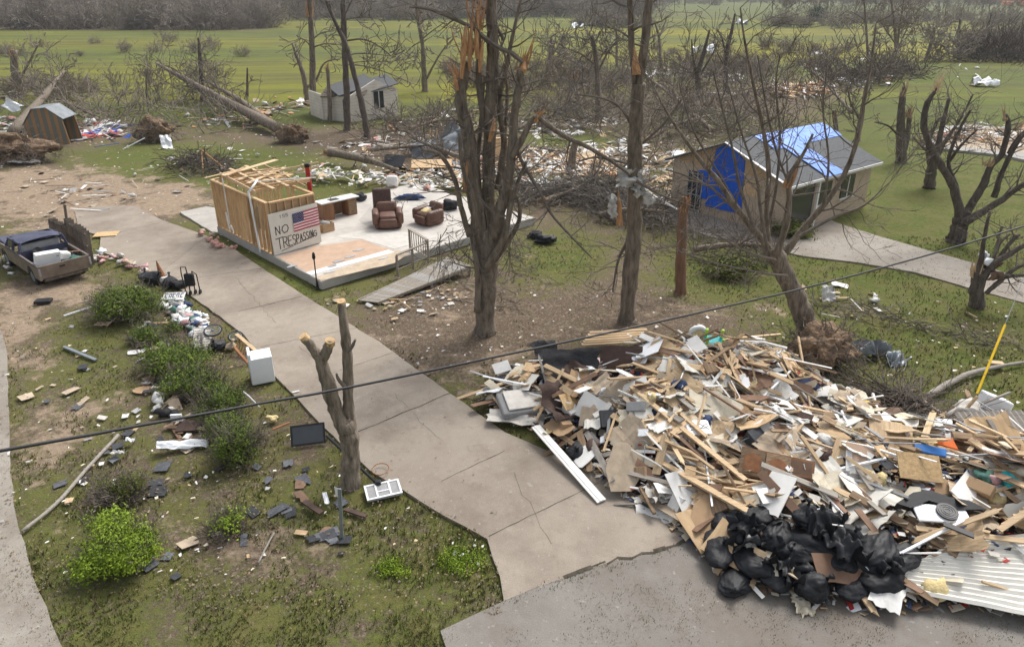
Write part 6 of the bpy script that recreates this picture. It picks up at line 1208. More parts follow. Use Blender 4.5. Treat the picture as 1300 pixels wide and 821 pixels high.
hero('box', 'yellow_box', 'small yellow box beside the turquoise bag', 'box', (1293, 610), 'yellow', (.2, .12, .08), 0, (0, 0), .2)
t_ = hero('poly', 'black_bumper', 'long black curved plastic shell in the lower right of the heap', 'plastic shell', (1180, 652), 'black_plastic', .14, -.12, (.35, .0), .22, P=[(-.75, -.1), (-.35, .18), (.0, .26), (.3, .14), (.7, .08), (.95, -.08), (.4, -.14), (-.1, .02), (-.5, -.18)])
p = onheap(1192, 662); t = thing('stove_cover', 'white appliance panel with a round black grille', 'appliance panel', p); R_ = RZ(-.1) @ Matrix.Rotation(.2, 3, 'X'); m_ = MB(); m_.rbox(p + Vector((0, 0, .2)), (1.0, .42, .05), .02, R_); m_.build('panel', 'white_clean', t)
m_ = MB(); c = p + Vector((.1, 0, .25)); m_.tube([c - R_ @ Vector((0, 0, .01)), c + R_ @ Vector((0, 0, .025))], .2, 20); g_ = m_.build('grille', 'black_plastic', t)
for r_ in (.06, .11, .16): m_ = MB(); m_.tube([c + R_ @ Vector((cos(a) * r_, sin(a) * r_, .03)) for a in [i * 2 * pi / 18 for i in range(19)]], .007, 4); m_.build('grille_ring', 'greypanel', g_)
p = onheap(1253, 530); t = thing('washing_machine', 'white washing machine lying tipped at the upper right of the heap', 'washing machine', p); R_ = RZ(-.25) @ Matrix.Rotation(-.25, 3, 'X') @ Matrix.Rotation(.3, 3, 'Y'); m_ = MB(); m_.rbox(p + Vector((.05, 0, .35)), (.66, .5, .6), .03, R_); m_.build('cabinet', 'white_clean', t); m_ = MB(); m_.box(p + Vector((.05, 0, .35)) + R_ @ Vector((.0, -.255, -.1)), (.56, .01, .02), R_); m_.build('panel_seam', 'greypanel', t)
p = onheap(1222, 535); t = thing('armchair', 'torn white armchair frame beside the tipped washing machine', 'armchair', p); m_ = MB(); m_.blob(p + Vector((0, 0, .25)), (.35, .3, .35), 5, .3, 1.4, 3, crease=.3); m_.build('cushion', 'drywall', t, smooth=True); m_ = MB(); m_.bar(p + Vector((-.25, -.1, .1)), p + Vector((.1, -.1, .8)), .06, .05); m_.build('frame', 'lumber', t)
p = onheap(1262, 548); t = thing('corrugated_sheet', 'corrugated rusty grey roofing sheet below the tipped washing machine', 'roofing sheet', p)
def corr(nm, c, w, d, R_, mt, n_=14, amp=.03, tt=None):
    m_ = MB(); V = []
    for i in range(n_ * 2 + 1):
        x = -w / 2 + w * i / (n_ * 2)
        for y in (-d / 2, d / 2): V.append(c + R_ @ Vector((x, y, amp if i % 2 else 0)))
    k = len(V); V2 = [v + R_ @ Vector((0, 0, -.008)) for v in V]; m_.add(V + V2, [(2 * i, 2 * i + 2, 2 * i + 3, 2 * i + 1) for i in range(n_ * 2)] + [(k + 2 * i + 1, k + 2 * i + 3, k + 2 * i + 2, k + 2 * i) for i in range(n_ * 2)]); return m_.build(nm, mt, tt)
corr('sheet', p + Vector((0, 0, .22)), 1.7, .75, RZ(.05) @ Matrix.Rotation(.35, 3, 'X') @ Matrix.Rotation(0, 3, 'Z'), 'lumber_grey', 12, .03, t)
p = G(1250, 775, .5); t = thing('siding_sheet', 'large cream ribbed metal siding panel at the bottom right of the heap', 'siding panel', G(1240, 770)); R_ = RZ(.18) @ Matrix.Rotation(pi / 2, 3, 'Z')
Q = [G(1108, 742, .30), G(1224, 683, .75), G(1430, 668, .75), G(1400, 800, .30)]; m_ = MB(); V = []; NR = 32
for i in range(NR + 1):
    v = i / NR; L_, R2 = Q[0].lerp(Q[1], v), Q[3].lerp(Q[2], v)
    for j in range(9): q = L_.lerp(R2, j / 8); V.append(q + Vector((0, 0, (.028 if i % 2 else 0) + .03 * noise.noise(q * 1.3))))
k = len(V); fs = [(i * 9 + j, i * 9 + j + 1, (i + 1) * 9 + j + 1, (i + 1) * 9 + j) for i in range(NR) for j in range(8)]; m_.add(V + [v - Vector((0, 0, .008)) for v in V], fs + [tuple(k + c for c in reversed(f)) for f in fs]); m_.build('sheet', 'board_white', t)
m_ = MB(); m_.bar(onheap(1115, 728) + Vector((0, 0, .25)), onheap(1218, 678) + Vector((0, 0, .35)), .05, .03); m_.build('edge_trim', 'white_clean', t)
bar_on('black_board', 'charcoal edging board on the ribbed siding panel', 'board', (1190, 690), (1228, 706), .14, .03, 'black_plastic', .5, .5)
for i in range(9): bar_on('lath', 'raw pine lath stacked at the bottom right edge of the heap', 'lath', (1262 + i * 6, 690 - i * 5), (1318, 662 + i * 8 - 10), .12, .02, 'lumber', .34 + i * .02, .34 + i * .03)['group'] = 'laths at the bottom right'
sheet('carpet_roll', 'rough brown torn carpet edge at the bottom right', 'carpet', G(1190, 742, .30), 1.5, .22, 'cardboard', 44, .10, 2.5, .12, 0, (.3, 0), th=.04, torn=.5)
# black bags at the front
rr_b = random.Random(77)
def sack(c, r, seed, name, t, mt='black_bag'):
    rr = random.Random(seed); nd = Vector((rr.uniform(-.9, .9), rr.uniform(-.8, .3), rr.uniform(.5, 1))).normalized(); a = nd.orthogonal().normalized(); b2 = nd.cross(a); b = bmesh.new(); bmesh.ops.create_icosphere(b, subdivisions=5, radius=1); off = Vector((seed * 2.7, 1, 3)); nf = rr.randint(7, 11); R_ = RZ(rr.uniform(0, 3))
    for v in b.verts:
        d = v.co.copy(); th = math.acos(max(-1, min(1, d.dot(nd)))); ph = atan2(d.dot(b2), d.dot(a)); nn = noise.noise(d * 1.2 + off)
        k = 1 + .24 * nn + .26 * exp(-(th / .34) ** 2) - .085 * abs(sin(ph * nf * .5 + nn * 4 + th * 1.2)) * exp(-th * .6) - .10 * abs(noise.noise(d * 2.2 + off)) - .025 * abs(noise.noise(d * 7 + off))
        p = R_ @ Vector((d.x * r[0], d.y * r[1], d.z * r[2])) * k; p.z = max(p.z, -r[2] * .75); v.co = c + p
    m_ = MB(); m_.bm(b); m_.build(name, mt, t, smooth=True); k = c + R_ @ Vector((nd.x * r[0], nd.y * r[1], nd.z * r[2])) * 1.2; nd = R_ @ nd; m_ = MB(); m_.tube([k - nd * .03, k + nd * .03, k + nd * .12], [.05, .022, .065], 7); m_.build('tied_neck', mt, t, smooth=True)
BG = [(912, 698, .46, .32, 'pointed black bin bag at the street edge of the bag cluster'), (940, 672, .42, .34, 'black bin bag behind the pointed one'), (955, 716, .46, .36, 'full round black bin bag in front'), (985, 684, .42, .34, 'black bin bag under the white panel'), (985, 732, .44, .32, 'lowest black bin bag'), (1010, 708, .46, .34, 'long black bin bag in the centre of the cluster'), (1024, 660, .42, .42, 'tall upright black bin bag against the brown cabinet'), (1040, 692, .48, .34, 'folded wide black bin bag'), (1068, 716, .46, .34, 'black bin bag right of the centre of the cluster'), (1114, 704, .50, .36, 'separate black bin bag right of the cluster'), (1030, 744, .44, .32, 'black bin bag at the bottom of the cluster'), (920, 660, .30, .22, 'small black bin bag with red ties behind the others'), (1080, 748, .42, .3, 'half hidden black bin bag below the right end'), (1146, 708, .38, .28, 'flattened black bin bag by the ribbed siding'), (1075, 682, .40, .3, 'slumped black bin bag below the brown skirting board'), (965, 655, .34, .26, 'black bin bag at the back of the cluster'), (1120, 738, .42, .3, 'black bin bag tucked under the ribbed siding corner'), (935, 738, .36, .26, 'black bin bag lying on the street before the cluster')]
for i, (x, y, r_, h_, lb) in enumerate(BG):
    p = onheap(x, y + 8); t = thing('bin_bag', lb, 'bin bag', p, 'black bin bags at the front of the heap'); sack(p + Vector((0, .05, h_ * .5)), (r_ * rr_b.uniform(.7, 1.3), r_ * rr_b.uniform(.6, .9), h_ * rr_b.uniform(.5, .88)), i + 11, 'bag_body', t)
for c, r, sd_, lb, p in sack_later: sack(c, r, sd_, 'bag_body', thing('black_bag', lb, 'bag', p))
for i, (x, y, w, lb) in enumerate(((955, 690, .95, 'slack black plastic sheet over the left of the bag cluster'), (1000, 725, .9, 'slack black plastic sheet low in the bag cluster'), (1060, 700, 1.0, 'slack black plastic sheet over the right of the bag cluster'), (1110, 728, .8, 'slack black plastic sheet by the ribbed siding'), (1040, 672, .8, 'slack black plastic sheet beside the tall bin bag'))):
    sheet('plastic_sheet', lb, 'plastic sheet', onheap(x, y) + Vector((0, 0, .30)), w, w * .7, 'black_bag', 400 + i, .38, 1.7, i * .9, 0, (.25, .1), res=26, torn=.5)
# ---------------------------------------------------------------- pickup truck
c = (G(58, 366) + G(118, 352)) / 2; fw = (G(8, 331) - G(58, 366)); fw.z = 0; fw.normalize(); rt = Vector((fw.y, -fw.x, 0))
TR = Matrix(((fw.x, -rt.x, 0, c.x), (fw.y, -rt.y, 0, c.y), (0, 0, 1, -.10), (0, 0, 0, 1)))   # local x forward, y to the truck's left
t = thing('pickup_truck', 'wrecked tan pickup truck with a crushed dark blue roof and junk in its bed', 'pickup truck', c)
TL, TW = 5.1, 1.86; R3 = TR.to_3x3()
def tb(nm, ce, s_, mt, r=0, par=t, tilt=None):
    m_ = MB(); R_ = R3 @ tilt if tilt is not None else R3
    if r: m_.rbox(TR @ Vector(ce), s_, r, R_)
    else: m_.box(TR @ Vector(ce), s_, R_)
    return m_.build(nm, mt, par)
XZt = lambda y: TR @ Matrix(((1, 0, 0, 0), (0, 0, -1, y), (0, 1, 0, 0), (0, 0, 0, 1)))
side = [(0, .42), (.35, .42)]; 
def arch(cx, r_, z): return [(cx - r_ * cos(a), z + r_ * sin(a)) for a in [i * pi / 8 for i in range(9)]]
prof = [(0, .45)] + arch(1.05, .40, .42) + arch(4.15, .40, .42) + [(5.05, .45), (5.1, .85), (5.0, .98), (3.75, 1.02), (0, 1.02)]
m_ = MB(); m_.prism(prof, .07, XZt(TW / 2)); body = m_.build('side_panel', 'truck_paint', t); m_ = MB(); m_.prism(prof, .07, XZt(-TW / 2 + .07)); m_.build('side_panel', 'truck_paint', t)
for y in (TW / 2 + .003, -TW / 2 - .003): m_ = MB(); m_.bar(TR @ Vector((0, y, 1.0)), TR @ Vector((3.7, y, 1.0)), .015, .06); m_.build('rail_trim', 'truck_roof', t)
tb('tailgate', (.03, 0, .76), (.07, TW - .04, .52), 'truck_paint', .02); tb('tailgate_handle', (-.012, .1, .86), (.02, .2, .06), 'black_plastic')
tb('bumper_frame', (.12, 0, .42), (.16, TW - .3, .14), 'bark_dark', .03); tb('chassis', (2.4, 0, .38), (4.2, .9, .16), 'black_plastic')
tb('bed_floor', (1.1, 0, .56), (2.1, TW - .16, .06), 'truck_roof'); tb('cab_back', (2.15, 0, .85), (.06, TW - .16, .5), 'truck_roof')
for y in (.62, -.62): tb('wheel_housing', (1.05, y, .7), (.8, .3, .26), 'truck_roof', .05)
tb('hood', (4.42, 0, .99), (1.2, TW - .16, .08), 'truck_roof', .03, tilt=Matrix.Rotation(-.06, 3, 'Y') @ Matrix.Rotation(.05, 3, 'X')); tb('grille', (5.06, 0, .72), (.08, TW - .2, .4), 'greypanel', .02)
for y in (.72, -.72): tb('headlight', (5.1, y, .78), (.06, .26, .2), 'glass', .02); tb('tail_light', (-.0, y * 1.24, .78), (.05, .07, .3), 'greypanel', .01)
# cabin: sagging roof on pillars
def cab(x0, x1, y, z0, z1): pass
m_ = MB(); V = []; RX = [(2.2, 1.50), (2.7, 1.56), (3.2, 1.50), (3.75, 1.40)]; K = 7
for x, z in RX:
    for j in range(K): y = -.78 + 1.56 * j / (K - 1); V.append(TR @ Vector((x, y, z - .10 * (abs(y) / .78) ** 3 - .14 * exp(-((y - .25) ** 2 + (x - 2.9) ** 2) * 5) - .08 * exp(-((y + .5) ** 2 + (x - 3.5) ** 2) * 7) + .02 * noise.noise(Vector((x * 4, y * 4, 0))))))
n_ = len(V); fs = [(i * K + j, (i + 1) * K + j, (i + 1) * K + j + 1, i * K + j + 1) for i in range(3) for j in range(K - 1)]; m_.add(V, fs); m_.add([v - Vector((0, 0, .05)) for v in V], [tuple(reversed(f)) for f in fs]); m_.build('roof', 'truck_roof', t, smooth=True)
for y in (.8, -.8):
    for a, b_ in (((2.15, y * 1.08, 1.0), (2.22, y * .95, 1.43)), ((2.95, y * 1.08, 1.0), (2.95, y * .96, 1.45)), ((3.85, y * 1.08, 1.0), (3.72, y * .9, 1.33)), ((2.2, y * .95, 1.42), (3.75, y * .93, 1.33))): m_ = MB(); m_.bar(TR @ Vector(a), TR @ Vector(b_), .07, .08); m_.build('pillar', 'truck_roof', t)
    m_ = MB(); m_.add([TR @ Vector(q) for q in ((3.0, y * 1.06, 1.03), (3.75, y * 1.06, 1.03), (3.66, y * .96, 1.3), (3.0, y * .97, 1.41))], [(0, 1, 2, 3)]); m_.build('window', 'glass', t)
m_ = MB(); m_.add([TR @ Vector(q) for q in ((3.86, -.8, 1.03), (3.86, .8, 1.03), (3.74, .7, 1.36), (3.74, -.7, 1.36))], [(0, 1, 2, 3)]); m_.build('windscreen', 'glass', t)
tb('bench_seat', (2.75, 0, .85), (.5, 1.4, .3), 'greypanel', .08); tb('bench_seat', (2.45, 0, 1.1), (.16, 1.4, .4), 'greypanel', .06)
def wheel(x, y, z=.36, par=t, tilt=0):
    m_ = MB(); c_ = Vector((x, y, z)); R_ = .36; pts = [c_ + Vector((0, s_, 0)) for s_ in (-.12, -.10, .10, .12)]; m_.tube([TR @ q for q in pts], [.30, .36, .36, .30], 20); w_ = m_.build('wheel', 'rubber', par, smooth=False)
    m_ = MB(); m_.tube([TR @ (c_ + Vector((0, -.125, 0))), TR @ (c_ + Vector((0, .125, 0)))], .2, 16); m_.build('rim', 'galv', w_)
for x, y in ((1.05, .78), (1.05, -.78), (4.15, .78), (4.15, -.78)): wheel(x, y)
def pst(name, label, cat, ce, s_, mt, tilt=None, r=.03, extra=None):
    tt = thing(name, label, cat, TR @ Vector(ce)); m_ = MB(); R_ = R3 @ (tilt or Matrix.Identity(3)); m_.rbox(TR @ Vector(ce), s_, r, R_); m_.build('body', mt, tt)
    if extra: 
        for nm, o_, s2, m2 in extra: m_ = MB(); m_.box(TR @ Vector(ce) + R_ @ Vector(o_), s2, R_); m_.build(nm, m2, tt)
    return tt
pst('appliance_panel', 'large white appliance standing tilted in the truck bed', 'appliance', (.45, .42, 1.05), (.24, .86, .74), 'white_clean', Matrix.Rotation(-.25, 3, 'Y') @ Matrix.Rotation(.08, 3, 'X'), .02, [('corner_plate', (-.13, .32, -.28), (.02, .14, .14), 'black_plastic'), ('logo_plate', (-.13, -.33, .22), (.02, .08, .06), 'greypanel')])
pst('plastic_bin', 'small white rounded bin beside the tilted appliance in the truck bed', 'bin', (.75, -.25, 1.0), (.4, .42, .34), 'white', Matrix.Rotation(.3, 3, 'X'), .08)
tt = thing('spare_tyre', 'spare tyre lying in the truck bed behind the cab', 'tyre', TR @ Vector((1.75, .4, .7))); m_ = MB(); m_.tube([TR @ Vector((1.75 + .25 * cos(a), .4 + .05 * sin(a), .85 + .25 * sin(a))) for a in [i * 2 * pi / 16 for i in range(17)]], .085, 7); m_.build('tyre_ring', 'rubber', tt, smooth=True)
for i, (x, y, mt, lb) in enumerate(((.5, -.55, 'greencloth', 'dark green sacking in the truck bed by the tailgate'), (1.2, -.4, 'black_bag', 'black bag in the middle of the truck bed'), (1.3, .3, 'dkblue', 'dark blue bundle in the truck bed'), (1.8, -.5, 'black_cloth', 'black bundle behind the cab in the truck bed'))):
    m_ = MB(); m_.blob(TR @ Vector((x, y, .78)), (.34, .3, .2), i + 60, .3, 1.6, 3, crease=.3); tag(m_.build('bundle', mt, smooth=True), lb, 'bundle')
for i, (x, y, z, s_, mt, lb) in enumerate(((1.5, .0, .95, .5, 'lumber_grey', 'grey board lying across the truck bed'), (.9, -.55, 1.02, .4, 'brownboard', 'brown board wedged in the truck bed corner'), (4.3, .2, 1.1, .5, 'greypanel', 'grey torn panel on the truck hood'), (2.0, .3, 1.05, .35, 'black_plastic', 'black seat part behind the truck cab'))):
    m_ = MB(); m_.prism(rough(s_ * 1.6, s_, random.Random(i + 5)), .03, TR @ Matrix.Translation((x, y, z)) @ Matrix.Rotation(i * 1.1, 4, 'Z') @ Matrix.Rotation(.25, 4, 'X')); tag(m_.build('junk_board', mt), lb, 'board')
# fence panels propped beside the truck
def fpanel(label, a, b_, hgt, n_, seed, lean=0):
    rr = random.Random(seed); t = thing('fence_panel', label, 'fence panel', a); d = (b_ - a).normalized(); nn = Vector((-d.y, d.x, 0)); L = (b_ - a).length; w = L / n_
    for i in range(n_): m_ = MB(); h_ = hgt * rr.uniform(.94, 1.02); q = a + d * w * (i + .5); m_.bar(q, q + Vector((0, 0, h_)) + nn * lean, .02, w * .93, up=nn); m_.build('board', 'fence_wood', t)
    for z in (.25, hgt * .55, hgt * .88): m_ = MB(); m_.bar(a + Vector((0, 0, z)) + nn * (lean * z / hgt - .04), b_ + Vector((0, 0, z)) + nn * (lean * z / hgt - .04), .04, .09); m_.build('rail', 'fence_wood', t)
    return t
fpanel('grey wooden fence panel standing behind the truck cab', G(69, 312), G(90, 322), 1.35, 7, 1, .1)
fpanel('grey wooden fence panel propped against the truck tailgate corner', G(92, 320), G(117, 338), 1.55, 8, 2, .1)
p = G(86, 290); m_ = MB(); m_.bar(p, p + Vector((.15, 0, 1.2)), .12, .04, up=Vector((0, 1, 0))); tag(m_.build('loose_board', 'fence_wood'), 'loose leaning board behind the fence panels', 'board')
# ---------------------------------------------------------------- dryer
p = G(330, 487); R_ = RZ(.42); t = thing('clothes_dryer', 'white clothes dryer standing on the grass beside the driveway', 'clothes dryer', p); c = p + Vector((0, .28, 0))
k = .92
def dx(nm, o_, s_, mt, r=0, par=None, tl=None): m_ = MB(); R2 = R_ @ tl if tl else R_; (m_.rbox(c + R_ @ Vector(o_) * k, [q * k for q in s_], r, R2) if r else m_.box(c + R_ @ Vector(o_) * k, [q * k for q in s_], R2)); return m_.build(nm, mt, par or t)
dx('cabinet', (0, 0, .46), (.70, .66, .90), 'white_clean', .02); dx('control_panel', (-.31, 0, .98), (.09, .64, .2), 'white_clean', .02); dx('back_plate', (-.358, 0, .46), (.012, .6, .8), 'white')
dx('vent_hole', (-.37, .05, .55), (.012, .12, .16), 'greypanel'); dx('cord_hole', (-.37, -.12, .3), (.012, .06, .18), 'black_plastic'); dx('plinth', (0, 0, .01), (.66, .6, .03), 'greypanel')
# slatted wooden crate beside it
p = G(318, 455); t = thing('broken_crate', 'broken orange wooden slat chair frame leaning behind the white dryer', 'wooden frame', p); a = G(300, 424, .55); b_ = G(336, 455, .05)
m_ = MB(); m_.bar(a, b_, .12, .04); m_.build('side_rail', 'lumber', t); a2 = G(297, 440, .5); b2 = G(316, 462, .0); m_ = MB(); m_.bar(a2, b2, .08, .04); m_.build('side_rail', 'rust', t)
for i in range(9): m_ = MB(); q = a.lerp(b_, .08 + i * .09); m_.bar(q, Vector((q.x - .12 + i * .005, q.y - .1, .0)), .035, .025, up=Vector((0, 1, 0))); m_.build('slat', 'split_wood', t)
# bicycle wheels
def bwheel(label, px, py, r_, tilt, z=.3):
    p = G(px, py); t = thing('bicycle_wheel', label, 'wheel', p); R_ = RZ(.3) @ Matrix.Rotation(tilt, 3, 'X'); c = p + Vector((0, 0, z)); m_ = MB(); m_.tube([c + R_ @ Vector((cos(a) * r_, sin(a) * r_, 0)) for a in [i * 2 * pi / 24 for i in range(25)]], .03, 6); m_.build('tyre', 'rubber', t, smooth=True)
    m_ = MB(); m_.tube([c + R_ @ Vector((cos(a) * r_ * .88, sin(a) * r_ * .88, 0)) for a in [i * 2 * pi / 24 for i in range(25)]], .018, 5); rm_ = m_.build('rim', 'galv', t)
    m_ = MB(); m_.tube([c - R_ @ Vector((0, 0, .04)), c + R_ @ Vector((0, 0, .04))], .03, 8); m_.build('hub', 'galv', t)
    for i in range(14): a = i * 2 * pi / 14; m_ = MB(); m_.tube([c, c + R_ @ Vector((cos(a) * r_ * .87, sin(a) * r_ * .87, 0))], .004, 3); m_.build('spoke', 'galv', rm_)
bwheel('silver rimmed bicycle wheel lying on black bags beside the green shutters', 273, 434, .27, .25, .42); bwheel('pale rimmed wheel behind the broken slat frame', 300, 432, .22, .3, .15)
for i, (x, y, mt, s_, lb) in enumerate(((275, 440, 'black_bag', .3, 'black bag under the silver bicycle wheel'), (292, 440, 'tan', .2, 'brown cloth bag between the two wheels'), (195, 355, 'black_bag', .42, 'black bag heap left of the red cone'), (184, 352, 'charcoal', .3, 'round black basket at the left of the bag heap'), (215, 360, 'black_cloth', .36, 'dark grey cloth right of the red cone'), (228, 362, 'black_cloth', .3, 'black cloth between the lettered sign and the walker'), (208, 355, 'fluff', .25, 'white cloth behind the dark grey cloth'))):
    p = G(x, y + 5); sack(p + Vector((0, .1, s_ * .5)), (s_, s_ * .8, s_ * .6), i + 80, 'bag_body', thing('bag', lb, 'bag', p), mt)
m_ = MB(); p = G(208, 358); m_.tube([p + Vector((0, 0, .1)), p + Vector((-.12, 0, .9))], [.16, .02], 8); tag(m_.build('red_cone', 'rust'), 'brown red pointed cone sticking up from the bag heap', 'cone')
# shutter
p = G(252, 440); t = thing('window_shutter', 'pale green louvred shutter leaning beside the bicycle wheel', 'shutter', p)
for q, (ox_, mt) in enumerate(((0, 'greypanel'), (.32, 'lumber_grey'))):
    T_ = frame(p + Vector((ox_, .1 - q * .08, .25)), Vector((.75, .35, -.1)), Vector((-.2, -.5, .8)))
    m_ = MB(); m_.prism([(-.15, -.45), (.15, -.45), (.15, .45), (-.15, .45)], .02, T_); f_ = m_.build('shutter_leaf', mt, t)
    for i in range(8): m_ = MB(); m_.prism([(-.12, -.4 + i * .1), (.12, -.4 + i * .1), (.12, -.33 + i * .1), (-.12, -.33 + i * .1)], .012, T_ @ Matrix.Translation((0, 0, .02))); m_.build('louvre', 'drywall', f_)
# folded walker
p = G(243, 375); t = thing('folded_walker', 'black folded walker with wheels standing at the edge of the driveway', 'walker', p); c = p
def wt(nm, pts, r_=.022, mt='black_plastic', par=None): m_ = MB(); m_.tube([c + Vector(q) for q in pts], r_, 6); return m_.build(nm, mt, par or t)
wt('frame', [(-.18, 0, .1), (-.22, 0, .9), (-.20, 0, 1.15), (-.02, 0, 1.15), (0, 0, .9), (-.02, 0, .1)]); wt('frame', [(.12, .1, .1), (.14, .1, .95), (.28, .12, .8), (.3, .12, .12)])
m_ = MB(); m_.rbox(c + Vector((.02, .05, .62)), (.36, .16, .5), .05); m_.build('folded_seat', 'black_cloth', t, smooth=True)
for x, y in ((-.18, -.03), (-.02, 0), (.13, .1), (.3, .12)): wt('wheel', [(x - .025, y, .1), (x + .025, y, .1)], .1, 'rubber')
# lettered sign lying on the trash
p = G(221, 376, .3); T_ = frame(p, Vector((1, .1, .0)), Vector((0, -.35, .94))); t = thing('lettered_sign', 'white yard sign with dark block letters lying on the litter beside the walker', 'sign', p)
m_ = MB(); m_.prism([(-.38, -.2), (.38, -.2), (.38, .2), (-.38, .2)], .01, T_); m_.build('board', 'white', t)
for i, st in enumerate((-.27, -.13, .0, .13, .27)):
    m_ = MB(); T2 = T_ @ Matrix.Translation((st, .03, .012)); m_.prism([(-.05, -.12), (-.02, -.12), (-.02, .12), (-.05, .12)], .004, T2); m_.prism([(-.02, .08), (.045, .08), (.045, .12), (-.02, .12)], .004, T2); m_.prism([(.018, -.12), (.045, -.12), (.045, .08), (.018, .08)], .004, T2) if i % 2 else m_.prism([(-.02, -.12), (.045, -.12), (.045, -.08), (-.02, -.08)], .004, T2); m_.build('letter', 'dkblue', t)
m_ = MB(); m_.prism([(-.36, -.19), (.1, -.19), (.1, -.15), (-.36, -.15)], .004, T_ @ Matrix.Translation((0, 0, .012))); m_.build('stripe', 'greencloth', t)
# clothes and household litter along the driveway
rr = random.Random(33); CL = ['fluff', 'white_clean', 'dkblue', 'pinkcloth', 'greencloth', 'cream', 'drywall', 'white', 'fluff', 'greypanel', 'black_cloth', 'white_clean']
NMC = {'fluff': 'crumpled white garment', 'white_clean': 'bright white plastic bag', 'dkblue': 'dark blue garment', 'pinkcloth': 'pink garment', 'greencloth': 'dark green garment', 'cream': 'cream towel', 'drywall': 'grey white cloth', 'white': 'white cloth', 'greypanel': 'grey garment', 'black_cloth': 'black garment', 'tan': 'tan cloth', 'brown_cloth': 'brown cloth', 'insul_pink': 'pink insulation lump', 'rust': 'rust brown cloth'}
def strew(pts, n_, mats, sp, place, kind='wad', sc=(.5, 1.0), name='garment', cat='clothing', names=None, z=.02, tilt=.3):
    for q in range(n_):
        k = rr.uniform(0, len(pts) - 1.001); i = int(k); a, b_ = pts[i], pts[i + 1]; f = k - i; p = G(a[0] + (b_[0] - a[0]) * f + rr.gauss(0, sp[0]), a[1] + (b_[1] - a[1]) * f + rr.gauss(0, sp[1]))
        mt = rr.choice(mats); d, nn = basis(Vector((0, 0, 1)), rr.uniform(0, 6.3), rr, tilt); o = inst(kind, name, mt, p + Vector((0, 0, z + rr.uniform(0, .12 if kind == 'wad' else .04))), rotm(d, nn), rr, rr.uniform(*sc)); nm = (names or NMC)[mt]; tag(o, f'{nm} {place}', cat, f'{nm} {place}')
strew([(214, 385), (225, 395), (238, 408), (252, 418)], 95, CL, (9, 5), 'in the clothes heap beside the driveway')
strew([(128, 328), (150, 333), (175, 342), (192, 348)], 22, ['insul_pink', 'tan', 'pinkcloth', 'drywall'], (6, 3), 'along the driveway edge behind the truck')
strew([(118, 325), (126, 328)], 8, ['white_clean', 'drywall', 'greypanel'], (4, 4), 'by the tailgate corner of the truck')
strew([(180, 420), (195, 450), (215, 495), (222, 520)], 26, ['black_cloth', 'white', 'dkblue', 'brown_cloth', 'fluff'], (10, 8), 'on the ground left of the bush row')
strew([(2, 310), (10, 325), (14, 345)], 14, ['white_clean', 'drywall', 'greypanel', 'fluff'], (7, 6), 'piled by the front of the truck')
strew([(258, 298), (262, 303), (282, 314), (303, 318)], 16, ['insul_pink', 'insul_pink', 'tan'], (4, 2), 'on the grass along the stud walls', cat='insulation', name='insulation')
PC = {'charcoal': 'charcoal shingle fragment', 'shingle': 'dark roof shingle fragment', 'tan': 'tan board fragment', 'lumber': 'raw wood fragment', 'white': 'white fragment', 'drywall': 'drywall fragment', 'osb': 'plywood scrap', 'cardboard': 'brown cardboard scrap', 'greypanel': 'grey board scrap', 'lumber_old': 'aged brown board', 'lumber_grey': 'grey board', 'plywood': 'plywood piece', 'cream': 'cream board', 'white_clean': 'bright white sheet', 'brownboard': 'dark brown board', 'split_wood': 'orange splintered board', 'roof_grey': 'sheet of grey roofing', 'metal_blue': 'grey blue metal scrap', 'black_cloth': 'black fabric scrap', 'red': 'red scrap', 'tarp_blue': 'blue tarp scrap', 'fluff': 'white insulation lump', 'insul_pink': 'pink insulation lump'}
strew([(60, 470), (120, 560), (200, 620), (280, 560), (350, 620), (320, 700), (220, 700)], 34, ['shingle', 'charcoal', 'shingle', 'charcoal', 'tan'], (34, 22), 'on the front lawn', 'small', (.6, 1.3), 'shingle_fragment', 'shingle', PC, .0, .08)
strew([(370, 640), (410, 655), (440, 675), (400, 690), (350, 560)], 14, ['shingle', 'charcoal', 'brownboard'], (22, 12), 'around the sawn tree', 'small', (.6, 1.4), 'shingle_fragment', 'shingle', PC, .0, .1)
strew([(20, 390), (90, 440), (130, 520), (150, 600)], 24, ['tan', 'white', 'lumber', 'drywall', 'greypanel'], (40, 30), 'on the left of the front lawn', 'small', (.3, .8), 'broken_piece', 'broken piece', PC, .0, .12)
strew([(180, 400), (190, 440), (205, 480), (225, 520)], 40, ['brownboard', 'charcoal', 'tan', 'lumber_old', 'white'], (12, 10), 'in the litter line left of the bushes', 'small', (.6, 1.5), 'broken_piece', 'broken piece', PC, .02, .25)
strew([(180, 400), (195, 450), (215, 500), (240, 560)], 16, ['brownboard', 'lumber_old', 'tan', 'cardboard'], (12, 10), 'lying in the litter line left of the bushes', 'plank', (.4, .8), 'plank', 'plank', PC, .02, .12)
strew([(420, 380), (480, 395), (560, 380), (600, 372), (520, 370)], 50, ['tan', 'white', 'lumber', 'cardboard', 'drywall', 'greypanel'], (20, 7), 'on the bare ground below the ramp', 'small', (.3, .9), 'broken_piece', 'broken piece', PC, .0, .15)
strew([(500, 378), (560, 385), (590, 350)], 12, ['lumber', 'lumber_old', 'lumber_grey'], (16, 6), 'on the bare ground below the ramp', 'trim', (.4, .7), 'wood_strip', 'wood strip', PC, .02, .05)
